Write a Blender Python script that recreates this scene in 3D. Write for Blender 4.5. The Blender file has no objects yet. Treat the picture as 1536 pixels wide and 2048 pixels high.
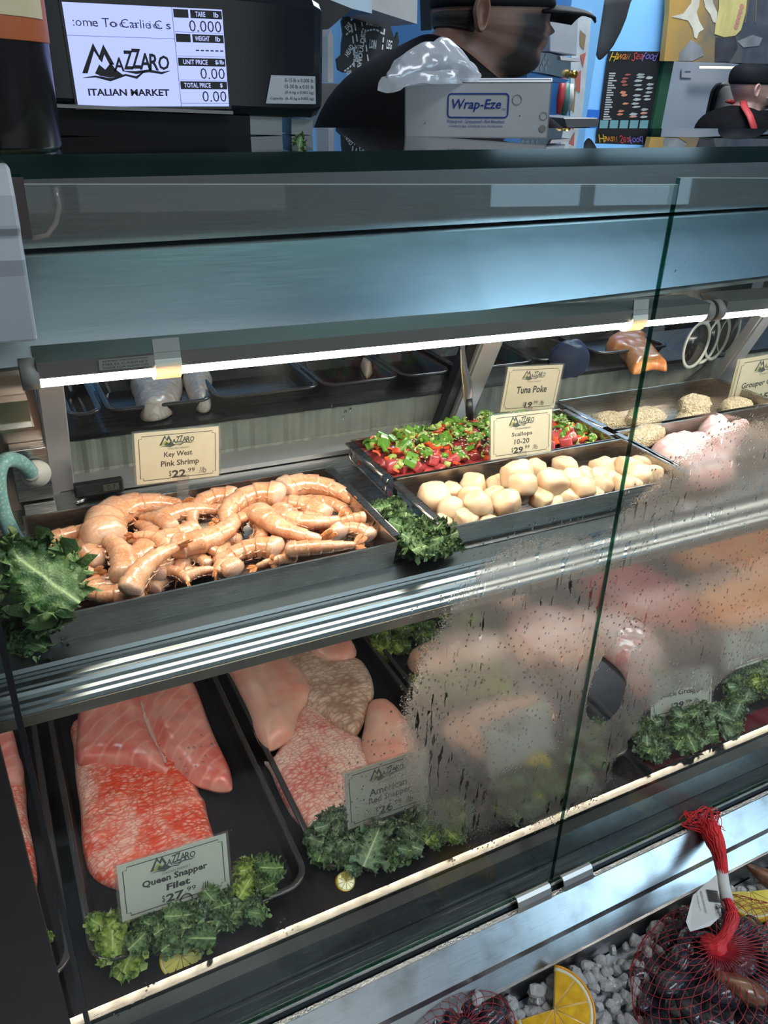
import bpy, bmesh, math, random
from mathutils import Vector, Matrix, noise, geometry
PI = math.pi
scene = bpy.context.scene
COL = scene.collection
# ------------------------------------------------------------------ camera, world, light, exposure
H = 1.45                                   # height of the eye above the shop floor
F = 1560.0                                 # focal length in pixels of the 1536x2048 frame
def nrm(v): return Vector(v).normalized()
AX = nrm((3332, -654, F)); AD = nrm((-160, 2905, F)); AD = (AD - AX * AD.dot(AX)).normalized()
AZ = -AD; AY = AZ.cross(AX)                # axes of the shop written in the eye's (right, down, forward)
CAM = Vector((0, 0, H))
cd = bpy.data.cameras.new('camera'); cam = bpy.data.objects.new('camera', cd); COL.objects.link(cam)
cd.sensor_fit = 'HORIZONTAL'; cd.sensor_width = 36; cd.lens = F / 1536 * 36; cd.clip_start = 0.02
R = Matrix(((AX[0], -AX[1], -AX[2]), (AY[0], -AY[1], -AY[2]), (AZ[0], -AZ[1], -AZ[2])))
cam.matrix_world = Matrix.Translation(CAM) @ R.to_4x4()
scene.camera = cam
def ray(u, v):
    c = Vector(((u - 768) / F, (v - 1024) / F, 1))
    return Vector((AX.dot(c), AY.dot(c), AZ.dot(c)))
def PZ(u, v, zr):                          # the point of a level surface (zr metres from eye height) at that place of the photo
    r = ray(u, v); k = zr / r.z; return Vector((r.x * k, r.y * k, H + zr))
def PY(u, v, y):                           # the same for an upright plane y metres in front of the eye
    r = ray(u, v); k = y / r.y; return Vector((r.x * k, y, H + r.z * k))
W = bpy.data.worlds.new('world'); scene.world = W; W.use_nodes = True
W.node_tree.nodes['Background'].inputs[0].default_value = (0.55, 0.65, 0.8, 1)
W.node_tree.nodes['Background'].inputs[1].default_value = 0.12
vs = scene.view_settings
scene.display_settings.display_device = 'sRGB'
vs.view_transform = 'Standard'; vs.look = 'None'; vs.gamma = 1; vs.use_curve_mapping = False
vs.exposure = 0.5
cy = scene.cycles
cy.use_denoising = True; cy.max_bounces = 14; cy.transparent_max_bounces = 24; cy.transmission_bounces = 12
cy.glossy_bounces = 6; cy.diffuse_bounces = 3; cy.caustics_reflective = False; cy.caustics_refractive = False
cy.sample_clamp_indirect = 6; cy.blur_glossy = 0.5
def area(name, loc, tgt, sx, sy, power, col):
    l = bpy.data.lights.new(name, 'AREA'); l.shape = 'RECTANGLE'; l.size = sx; l.size_y = sy; l.energy = power; l.color = col
    o = bpy.data.objects.new(name, l); COL.objects.link(o); o.location = loc
    o.rotation_euler = (Vector(tgt) - Vector(loc)).to_track_quat('-Z', 'Y').to_euler(); return o
area('ceiling_lamp_front', (1.2, -0.9, 3.1), (1.0, 0.2, 0), 1.8, 0.5, 26, (0.86, 0.93, 1.0))
area('ceiling_lamp_back', (2.4, 2.3, 3.1), (2.2, 2.6, 0), 2.0, 0.6, 56, (0.9, 0.95, 1.0))
area('ceiling_lamp_far', (4.6, 3.6, 2.9), (4.4, 3.9, 0), 0.9, 0.5, 16, (0.9, 0.95, 1.0))
area('side_lamp', (-1.2, 2.2, 3.1), (-0.3, 2.6, 0), 1.2, 0.5, 10, (0.9, 0.95, 1.0))
# ------------------------------------------------------------------ materials
def ntree(name):
    m = bpy.data.materials.new(name); m.use_nodes = True
    nt = m.node_tree; return m, nt, nt.nodes['Principled BSDF'], nt.nodes['Material Output']
def L(nt, a, b): nt.links.new(a, b)
def node(nt, t, **kw):
    n = nt.nodes.new(t)
    for k, v in kw.items(): setattr(n, k, v)
    return n
def tex(nt, kind, scale, vec=None, stretch=None, rot=None, **inp):
    n = nt.nodes.new(kind)
    n.inputs['Scale'].default_value = scale
    for k, v in inp.items(): n.inputs[k].default_value = v
    tc = node(nt, 'ShaderNodeTexCoord'); src = tc.outputs['Object']
    if stretch or rot:
        mp = node(nt, 'ShaderNodeMapping'); L(nt, src, mp.inputs['Vector'])
        if stretch: mp.inputs['Scale'].default_value = stretch
        if rot: mp.inputs['Rotation'].default_value = rot
        src = mp.outputs['Vector']
    L(nt, src, n.inputs['Vector']); return n
def ramp(nt, fac, stops, interp='LINEAR'):
    r = node(nt, 'ShaderNodeValToRGB'); r.color_ramp.interpolation = interp
    e = r.color_ramp.elements
    while len(e) < len(stops): e.new(0.5)
    for i, (p, c) in enumerate(stops):
        e[i].position = p; e[i].color = (c[0], c[1], c[2], 1) if not isinstance(c, float) else (c, c, c, 1)
    L(nt, fac, r.inputs[0]); return r.outputs[0]
def mixc(nt, f, a, b, mode='MIX'):
    m = node(nt, 'ShaderNodeMix', data_type='RGBA', blend_type=mode)
    for s, v in ((m.inputs[0], f), (m.inputs[6], a), (m.inputs[7], b)):
        if hasattr(v, 'links'): L(nt, v, s)
        elif isinstance(v, (int, float)): s.default_value = v
        else: s.default_value = (v[0], v[1], v[2], 1)
    return m.outputs[2]
def bump(nt, h, strength, dist=0.002, prev=None):
    b = node(nt, 'ShaderNodeBump'); b.inputs['Strength'].default_value = strength; b.inputs['Distance'].default_value = dist
    L(nt, h, b.inputs['Height'])
    if prev: L(nt, prev, b.inputs['Normal'])
    return b.outputs['Normal']
def P(name, col, rough=0.5, metal=0.0, var=0.0, vs=20.0, stretch=None, bmp=0.0, bs=200.0, sss=0.0, spec=0.5, emit=None, es=0.0, coat=0.0, bstretch=None):
    m, nt, b, out = ntree(name)
    b.inputs['Base Color'].default_value = (*col, 1); b.inputs['Roughness'].default_value = rough; b.inputs['Metallic'].default_value = metal
    b.inputs['Specular IOR Level'].default_value = spec
    if sss: b.inputs['Subsurface Weight'].default_value = sss; b.inputs['Subsurface Radius'].default_value = (0.012, 0.006, 0.004); b.inputs['Subsurface Scale'].default_value = 1.0
    if coat: b.inputs['Coat Weight'].default_value = coat; b.inputs['Coat Roughness'].default_value = 0.08
    if emit: b.inputs['Emission Color'].default_value = (*emit, 1); b.inputs['Emission Strength'].default_value = es
    n = tex(nt, 'ShaderNodeTexNoise', vs, stretch=stretch, Detail=4.0)
    v = var if var else 0.06
    c = ramp(nt, n.outputs[0], [(0.3, tuple(max(0, x * (1 - v)) for x in col)), (0.7, tuple(min(1, x * (1 + v)) for x in col))])
    L(nt, c, b.inputs['Base Color'])
    if bmp:
        n2 = tex(nt, 'ShaderNodeTexNoise', bs, stretch=bstretch, Detail=3.0); L(nt, bump(nt, n2.outputs[0], bmp), b.inputs['Normal'])
    return m
def brushed(name, col, rough=0.28, vary=0.12, along='x', s=1.0, metal=1.0, dirt=0.0):
    m, nt, b, out = ntree(name)
    st = {'x': (4 * s, 420 * s, 420 * s), 'y': (420 * s, 4 * s, 420 * s), 'z': (420 * s, 420 * s, 4 * s)}[along]
    n = tex(nt, 'ShaderNodeTexNoise', 4.0, stretch=st, Detail=3.0)
    vary *= .55
    c = ramp(nt, n.outputs[0], [(0.3, tuple(x * (1 - vary) for x in col)), (0.7, tuple(min(1, x * (1 + vary)) for x in col))])
    if dirt:
        d = tex(nt, 'ShaderNodeTexNoise', 22.0, Detail=6.0)
        c = mixc(nt, ramp(nt, d.outputs[0], [(0.45, 0.0), (0.7, dirt)]), c, (0.16, 0.13, 0.10))
    L(nt, c, b.inputs['Base Color']); b.inputs['Metallic'].default_value = metal
    rr = ramp(nt, n.outputs[0], [(0.2, max(0.05, rough - 0.02)), (0.8, rough + 0.03)]); L(nt, rr, b.inputs['Roughness'])
    L(nt, bump(nt, n.outputs[0], 0.015, 0.0003), b.inputs['Normal']); return m
def emis(name, col, s):
    m, nt, b, out = ntree(name); nt.nodes.remove(b)
    e = node(nt, 'ShaderNodeEmission'); e.inputs[0].default_value = (*col, 1); e.inputs[1].default_value = s
    L(nt, e.outputs[0], out.inputs[0]); return m
def clear(name, tint, refl=1.0, rough=0.0, ior=1.45, haze=0.0, hcol=(0.8, 0.8, 0.8)):
    m, nt, b, out = ntree(name); nt.nodes.remove(b)
    t = node(nt, 'ShaderNodeBsdfTransparent'); t.inputs[0].default_value = (*tint, 1)
    g = node(nt, 'ShaderNodeBsdfGlossy'); g.inputs['Roughness'].default_value = rough
    lw = node(nt, 'ShaderNodeLayerWeight'); lw.inputs[0].default_value = 0.5
    pw = node(nt, 'ShaderNodeMath', operation='POWER'); L(nt, lw.outputs['Facing'], pw.inputs[0]); pw.inputs[1].default_value = 5.0
    f0 = ((ior - 1) / (ior + 1)) ** 2
    mu = node(nt, 'ShaderNodeMath', operation='MULTIPLY_ADD', use_clamp=True); L(nt, pw.outputs[0], mu.inputs[0]); mu.inputs[1].default_value = (1 - f0) * refl; mu.inputs[2].default_value = f0 * refl
    x = node(nt, 'ShaderNodeMixShader'); L(nt, mu.outputs[0], x.inputs[0])
    base = t.outputs[0]
    if haze:
        d = node(nt, 'ShaderNodeBsdfTranslucent'); d.inputs[0].default_value = (*hcol, 1)
        d2 = node(nt, 'ShaderNodeBsdfDiffuse'); d2.inputs[0].default_value = (*hcol, 1)
        ad = node(nt, 'ShaderNodeMixShader'); ad.inputs[0].default_value = 0.5; L(nt, d.outputs[0], ad.inputs[1]); L(nt, d2.outputs[0], ad.inputs[2])
        y = node(nt, 'ShaderNodeMixShader'); y.inputs[0].default_value = haze; L(nt, base, y.inputs[1]); L(nt, ad.outputs[0], y.inputs[2]); base = y.outputs[0]
    L(nt, base, x.inputs[1]); L(nt, g.outputs[0], x.inputs[2]); L(nt, x.outputs[0], out.inputs[0]); return m
# ------------------------------------------------------------------ mesh kit
class MB:
    def __init__(s): s.v = []; s.f = []; s.m = []; s.sm = []
    def add(s, v, f, mi=0, smooth=False, M=None):
        o = len(s.v); s.v += [(M @ Vector(p)) if M else Vector(p) for p in v]
        s.f += [tuple(i + o for i in q) for q in f]; s.m += [mi] * len(f); s.sm += [smooth] * len(f); return s
    def box(s, a, b, mi=0, M=None):
        (x0, y0, z0), (x1, y1, z1) = a, b
        v = [(x0, y0, z0), (x1, y0, z0), (x1, y1, z0), (x0, y1, z0), (x0, y0, z1), (x1, y0, z1), (x1, y1, z1), (x0, y1, z1)]
        return s.add(v, [(0, 3, 2, 1), (4, 5, 6, 7), (0, 1, 5, 4), (1, 2, 6, 5), (2, 3, 7, 6), (3, 0, 4, 7)], mi, False, M)
    def prism(s, prof, x0, x1, mi=0, closed=True, smooth=False, dz=(0, 0), M=None):   # profile of (y, z) drawn out along x
        n = len(prof)
        v = [(x0, y, z + dz[0]) for y, z in prof] + [(x1, y, z + dz[1]) for y, z in prof]
        f = [(i, (i + 1) % n, n + (i + 1) % n, n + i) for i in range(n if closed else n - 1)]
        s.add(v, f, mi, smooth, M)
        if closed: o = len(s.v) - 2 * n; s.f += [tuple(range(o + n - 1, o - 1, -1)), tuple(range(o + n, o + 2 * n))]; s.m += [mi] * 2; s.sm += [False] * 2
        return s
    def loft(s, rings, cap=True, mi=0, smooth=True, loop=True, M=None):
        n = len(rings[0]); v = [p for r in rings for p in r]; f = []
        for i in range(len(rings) - 1):
            for j in range(n if loop else n - 1):
                a = i * n + j; b = i * n + (j + 1) % n; f.append((a, b, b + n, a + n))
        if cap and loop: f += [tuple(range(n - 1, -1, -1)), tuple(range((len(rings) - 1) * n, len(rings) * n))]
        return s.add(v, f, mi, smooth, M)
    def tube(s, pts, r, n=8, mi=0, cap=True, smooth=True, flat=1.0):
        pts = [Vector(p) for p in pts]; rings = []; up = Vector((0.123, 0.345, 0.9)).normalized()
        for i, p in enumerate(pts):
            t = (pts[min(i + 1, len(pts) - 1)] - pts[max(i - 1, 0)]).normalized()
            a = up - t * up.dot(t)
            if a.length < 1e-3: a = Vector((1, 0, 0)) - t * t.x
            a.normalize(); up = a; b = t.cross(a); rr = r[i] if isinstance(r, (list, tuple)) else r
            rings.append([p + a * rr * math.cos(2 * PI * k / n) * flat + b * rr * math.sin(2 * PI * k / n) for k in range(n)])
        return s.loft(rings, cap, mi, smooth)
    def lathe(s, prof, n=24, mi=0, M=None, smooth=True):          # profile of (radius, z)
        return s.loft([[(r * math.cos(2 * PI * k / n), r * math.sin(2 * PI * k / n), z) for k in range(n)] for r, z in prof], True, mi, smooth, M=M)
    def build(s, name, mat, parent=None, mods=None, bevel=0, sub=0):
        me = bpy.data.meshes.new(name); me.from_pydata([tuple(p) for p in s.v], [], s.f)
        mats = mat if isinstance(mat, (list, tuple)) else [mat]
        for m in mats: me.materials.append(m)
        me.polygons.foreach_set('material_index', s.m); me.polygons.foreach_set('use_smooth', s.sm)
        bm = bmesh.new(); bm.from_mesh(me); bmesh.ops.remove_doubles(bm, verts=bm.verts, dist=1e-6); bmesh.ops.recalc_face_normals(bm, faces=bm.faces); bm.to_mesh(me); bm.free()
        me.update()
        o = bpy.data.objects.new(name, me); COL.objects.link(o)
        if parent: o.parent = parent
        if bevel: b = o.modifiers.new('b', 'BEVEL'); b.width = bevel; b.segments = 2; b.limit_method = 'ANGLE'; b.harden_normals = False
        if sub: b = o.modifiers.new('s', 'SUBSURF'); b.levels = sub; b.render_levels = sub
        return o
def tag(o, label, cat, group=None, kind=None):
    o['label'] = label; o['category'] = cat
    if group: o['group'] = group
    if kind: o['kind'] = kind
    return o
def thing(name, label, cat, loc=(0, 0, 0), group=None):
    o = bpy.data.objects.new(name, None); o.empty_display_size = 0.02; COL.objects.link(o); o.location = loc
    return tag(o, label, cat, group)
def struct(o): o['kind'] = 'structure'; return o
def kids(o): return [c for c in bpy.data.objects if c.parent == o]
def local(o, M):                                                   # place a child in its thing's frame
    o.matrix_local = M; return o
_dg = None
def text(mb, s, cx, cy, w=None, h=None, bold=0.0, shear=0.0, font=None, mi=0, M=None, z=0.0, rot=0.0):
    c = bpy.data.curves.new('t', 'FONT'); c.body = s; c.size = 1; c.resolution_u = 2; c.offset = bold; c.shear = shear
    if font: c.font = font
    o = bpy.data.objects.new('t', c); COL.objects.link(o); bpy.context.view_layer.update()
    me = o.to_mesh(); vs_ = [v.co.copy() for v in me.vertices]; fs = [tuple(p.vertices) for p in me.polygons]
    o.to_mesh_clear(); bpy.data.objects.remove(o); bpy.data.curves.remove(c)
    if not vs_: return
    x0 = min(v.x for v in vs_); x1 = max(v.x for v in vs_); y0 = min(v.y for v in vs_); y1 = max(v.y for v in vs_)
    kx = w / (x1 - x0) if w else h / (y1 - y0); ky = h / (y1 - y0) if h else kx
    cr, sr = math.cos(rot), math.sin(rot); out = []
    for v in vs_:
        px = (v.x - (x0 + x1) / 2) * kx; py = (v.y - (y0 + y1) / 2) * ky
        out.append((cx + px * cr - py * sr, cy + px * sr + py * cr, z))
    mb.add(out, fs, mi, False, M)
def poly(mb, pts, z=0.0, mi=0, M=None):
    t = geometry.tessellate_polygon([[Vector((p[0], p[1], 0)) for p in pts]])
    mb.add([(p[0], p[1], z) for p in pts], [tuple(q) for q in t], mi, False, M)
def stroke(mb, pts, w, z=0.0, mi=0, M=None):                       # a flat pen line through 2-D points, w may vary
    pts = [Vector((p[0], p[1])) for p in pts]; n = len(pts); v = []; f = []
    for i, p in enumerate(pts):
        t = (pts[min(i + 1, n - 1)] - pts[max(i - 1, 0)]); t = t.normalized() if t.length > 1e-9 else Vector((1, 0)); q = Vector((-t.y, t.x))
        ww = (w[i] if isinstance(w, (list, tuple)) else w) / 2
        v += [(*(p + q * ww), z), (*(p - q * ww), z)]
    for i in range(n - 1): f.append((2 * i, 2 * i + 1, 2 * i + 3, 2 * i + 2))
    mb.add(v, f, mi, False, M)
def logo(mb, cx, cy, w, mi=0, mi2=None, M=None, z=0.0, sub=True, serif=True):
    k = w; T = lambda pts: [(cx + x * k, cy + y * k) for x, y in pts]
    if mi2 is not None:
        poly(mb, T([(-.46, -.10), (-.33, .05), (-.22, -.02), (-.12, -.10)]), z - 0.0001, mi2, M)
    poly(mb, T([(-.50, -.09), (-.335, .21), (-.275, .07), (-.30, .07), (-.335, .13), (-.44, -.09)]), z, mi, M)
    poly(mb, T([(-.30, .06), (-.225, .20), (-.13, .0), (-.185, .0), (-.228, .10), (-.265, .02)]), z, mi, M)
    poly(mb, T([(-.36, -.09), (-.30, .0), (-.24, -.05), (-.17, .02), (-.12, -.05), (-.05, -.10), (-.2, -.13), (-.3, -.115)]), z, mi, M)
    for ch, x, y, ww, hh in (('A', -.085, .005, .12, .14), ('Z', .03, .05, .12, .19), ('Z', .12, .065, .12, .20), ('A', .215, .04, .13, .17), ('R', .315, .035, .11, .17), ('O', .435, .03, .13, .15)):
        text(mb, ch, cx + x * k, cy + y * k, ww * k, hh * k, bold=0.022, shear=0.12, mi=mi, M=M, z=z)
    stroke(mb, T([(-.50, -.135), (-.36, -.12), (-.2, -.15), (-.02, -.10), (.1, -.125), (.22, -.05)]), [w * .004, w * .02, w * .035, w * .02, w * .03, w * .004], z, mi, M)
    stroke(mb, T([(-.05, -.06), (.1, -.075), (.25, -.055), (.4, -.075), (.5, -.05)]), [w * .004, w * .03, w * .03, w * .025, w * .004], z, mi, M)
    if sub: text(mb, 'ITALIAN MARKET', cx + .06 * k, cy - .215 * k, .62 * k, .055 * k, mi=mi, M=M, z=z)
def slab(outline, base, hfun, cell, thick=0.004, name='s', mat=None, parent=None, spread=1.0, bot=None):
    """A soft flat-bottomed body: a 2-D outline filled with a grid, its upper side raised by hfun(point, distance to the edge)."""
    P2 = [Vector(p[:2]) for p in outline]; n = len(P2)
    # a rounder outline by Catmull-Rom
    out = []
    for i in range(n):
        a, b, c, d = P2[i - 1], P2[i], P2[(i + 1) % n], P2[(i + 2) % n]
        seg = max(2, int((c - b).length / cell))
        for k in range(seg):
            t = k / seg; out.append(0.5 * ((2 * b) + (c - a) * t + (2 * a - 5 * b + 4 * c - d) * t * t + (3 * b - a - 3 * c + d) * t ** 3))
    m = len(out); xs = [p.x for p in out]; ys = [p.y for p in out]
    def inside(q):
        r = False; j = m - 1
        for i in range(m):
            if (out[i].y > q.y) != (out[j].y > q.y) and q.x < (out[j].x - out[i].x) * (q.y - out[i].y) / (out[j].y - out[i].y) + out[i].x: r = not r
            j = i
        return r
    def dist(q):
        best = 9
        for i in range(m):
            a, b = out[i], out[(i + 1) % m]; ab = b - a; t = max(0, min(1, (q - a).dot(ab) / max(ab.length_squared, 1e-12)))
            best = min(best, (q - a - ab * t).length)
        return best
    pts = list(out); dd = [0.0] * m; y = min(ys) + cell / 2; row = 0
    while y < max(ys):
        x = min(xs) + (cell / 2 if row % 2 else 0)
        while x < max(xs):
            q = Vector((x, y))
            if inside(q):
                d = dist(q)
                if d > cell * 0.45: pts.append(q); dd.append(d)
            x += cell
        y += cell * 0.87; row += 1
    r = geometry.delaunay_2d_cdt(pts, [(i, (i + 1) % m) for i in range(m)], [], 1, 1e-7)
    vv, ff = r[0], r[2]
    key = {}
    for i, q in enumerate(r[3]):
        key[i] = dd[q[0]] if q else 0.0
    top = []; low = []
    for i, p in enumerate(vv):
        d = key.get(i, 0.0); top.append((p.x, p.y, base(p) + thick + hfun(p, d))); low.append((p.x, p.y, base(p) + (0 if bot is None else bot(p, d))))
    mb = MB(); N = len(vv)
    mb.add(top + low, [tuple(f) for f in ff] + [tuple(N + i for i in reversed(f)) for f in ff], 0, True)
    edges = {}
    for f in ff:
        for a, b in zip(f, f[1:] + f[:1]): edges[(a, b)] = 1
    mb2 = [(a, b, N + b, N + a) for (a, b) in edges if (b, a) not in edges]
    mb.f += mb2; mb.m += [0] * len(mb2); mb.sm += [True] * len(mb2)
    return mb
def dome(h, w): return lambda p, d: h * math.sqrt(max(0, 1 - (1 - min(d, w) / w) ** 2))
def fbm(p, s, o=3): return noise.fractal(Vector((p[0] * s, p[1] * s, (p[2] if len(p) > 2 else 0) * s)), 1.0, 2.0, o)
# ------------------------------------------------------------------ the shop around the counter
def paint(name, col, rough=0.55): return P(name, col, rough, var=0.04, vs=3.0, bmp=0.08, bs=90)
M_blue = paint('blue_wall_paint', (0.20, 0.47, 0.80)); M_band = paint('dark_blue_band', (0.02, 0.13, 0.5))
M_white = paint('white_wall_paint', (0.62, 0.66, 0.70)); M_grey = paint('grey_wall_paint', (0.32, 0.33, 0.34)); M_dkfloor = P('shop_floor', (0.16, 0.14, 0.13), 0.35, var=0.2, vs=5)
def room():
    struct(MB().box((-2.6, -2.7, -0.1), (6.2, 5.2, 0)).build('floor', M_dkfloor))
    struct(MB().box((-2.6, -2.7, 3.2), (6.2, 5.2, 3.3)).build('ceiling', paint('ceiling_paint', (0.45, 0.47, 0.5))))
    struct(MB().box((-2.7, -2.7, 0), (-2.6, 5.2, 3.2)).build('wall_left', M_grey))
    struct(MB().box((6.2, -2.7, 0), (6.3, 5.2, 3.2)).build('wall_right', M_white))
    w = MB()                                                      # front wall of the shop, openings for two added glowing panels
    for x0, x1, z0, z1 in ((-2.6, -.4, 0, 3.2), (-.4, 1.45, 0, 1.15), (-.4, 1.45, 2.95, 3.2), (1.45, 2.55, 0, 3.2), (2.55, 4.15, 0, 1.15), (2.55, 4.15, 2.95, 3.2), (4.15, 6.2, 0, 3.2)): w.box((x0, -2.8, z0), (x1, -2.7, z1))
    struct(w.build('wall_front', M_grey))
    for n, x0, x1, col, e in (('glow_panel_1', -.4, 1.45, (0.80, 0.90, 0.92), 0.6), ('glow_panel_2', 2.55, 4.15, (0.52, 0.80, 1.0), PANEL_GLOW)):  # unseen panels, added so the canopy and rails have something bright to reflect
        g = struct(MB().box((x0, -2.79, 1.15), (x1, -2.77, 2.95)).build(n, emis('added_' + n, col, e)))
        f = MB()
        for x in (x0, x0 + (x1 - x0) * .45, x1): f.box((x - 0.03, -2.76, 1.15), (x + 0.03, -2.70, 2.95))
        for z in (1.15, 2.95): f.box((x0, -2.76, z - 0.04), (x1, -2.70, z + 0.04))
        o = f.build('glow_panel_frame', P('glow_panel_frame_metal', (0.1, 0.1, 0.11), 0.4, 0.6)); o.parent = g
    # back wall behind the fish counter, a door opening at the right
    d0, d1, dz = 3.12, 4.35, 1.67
    b = MB(); b.box((-2.6, 3.2, 0), (d0, 3.3, 3.2)); b.box((d0, 3.2, dz), (d1, 3.3, 3.2)); b.box((d1, 3.2, 0), (6.2, 3.3, 3.2))
    struct(b.build('wall_back', M_blue))
    struct(MB().box((1.2, 3.19, 0.9), (d0 - 0.06, 3.2, 1.43)).build('trim_1', M_band))
    d = MB(); d.box((d0 - 0.06, 3.17, 0), (d0, 3.31, dz + 0.05)); d.box((d1, 3.17, 0), (d1 + 0.06, 3.31, dz + 0.05)); d.box((d0 - 0.06, 3.17, dz), (d1 + 0.06, 3.31, dz + 0.05))
    struct(d.build('door_1', P('dark_green_door_frame', (0.02, 0.075, 0.04), 0.4)))
    struct(MB().box((2.4, 5.1, 0), (6.2, 5.2, 3.2)).build('wall_far', M_white))
    struct(MB().box((-2.6, 5.1, 0), (2.4, 5.2, 3.2)).build('wall_rear', M_grey))
    j = MB()                                                       # panel joints of the far white wall
    for z in (1.30, 1.14): j.box((3.0, 5.09, z - 0.006), (5.6, 5.1, z + 0.006))
    for x in (4.22, ): j.box((x - .005, 5.09, 0), (x + .005, 5.1, 1.3))
    struct(j.build('trim_2', P('grey_joint', (0.33, 0.36, 0.40), 0.6)))
    # pilaster with notices between the near blue wall and the far one
    struct(MB().box((1.55, 2.55, 0), (1.66, 3.2, 3.2)).build('trim_3', M_blue)); struct(MB().box((1.99, 2.55, 0), (2.13, 3.2, 3.2)).build('trim_4', M_blue))
PANEL_GLOW = 4.6  # strength of the added blue panel mirrored in the canopy
room()
# ------------------------------------------------------------------ the display case
TUBE = 36.0; STRIP = 52.0
M_steel = brushed('brushed_steel', (0.60, 0.60, 0.60), 0.27, 0.10, dirt=0.15)
M_steelup = brushed('canopy_steel', (0.50, 0.49, 0.47), 0.24, 0.12)
M_canopy = brushed('canopy_face_steel', (0.55, 0.62, 0.70), 0.24, 0.08)
M_pan = brushed('pan_steel', (0.46, 0.42, 0.38), 0.26, 0.12, dirt=0.25)
M_rail = brushed('rail_steel', (0.52, 0.54, 0.56), 0.28, 0.12, dirt=0.45)
M_mould = brushed('moulding_metal', (0.19, 0.215, 0.225), 0.30, 0.08)
M_lip = brushed('lip_steel', (0.38, 0.34, 0.29), 0.35, 0.2, dirt=0.4)
M_alu = brushed('grey_aluminium', (0.56, 0.56, 0.58), 0.38, 0.06, along='z', metal=0.7)
M_black = P('black_plastic', (0.012, 0.012, 0.014), 0.35, var=0.3)
M_blackm = P('dull_black', (0.02, 0.018, 0.018), 0.6, var=0.3)
M_sill = P('dark_polished_sill', (0.022, 0.028, 0.030), 0.12, var=0.35, vs=9, stretch=(1, 12, 12))
M_green = clear('green_glass_edge', (0.10, 0.30, 0.24), 1.4, 0.03)
M_edgelite = P('painted_lit_edge', (0.74, 0.80, 0.76), 0.25)  # light caught along the pane tops, put into a pale base colour
M_pane = clear('clear_glass', (0.965, 0.985, 0.975), 0.52)
M_shelfglass = clear('shelf_glass', (0.45, 0.58, 0.54), 1.5)
M_dkedge = P('thick_glass_edge', (0.004, 0.016, 0.014), 0.08, var=0.3)
M_tint = clear('door_glass', (0.86, 0.88, 0.88), 0.9)
TX = 0.026
def ztilt(x): return TX * (x - 0.3)        # the upper deck of the case runs up a little to the right
X0, X1 = -0.45, 2.1
GB, GT = (0.509, H - 0.955), (0.545, H - 0.0585)     # foot and head of the leaning front glass (y, z)
def glassy(z): return GB[0] + (GT[0] - GB[0]) * (z - GB[1]) / (GT[1] - GB[1])
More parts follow.
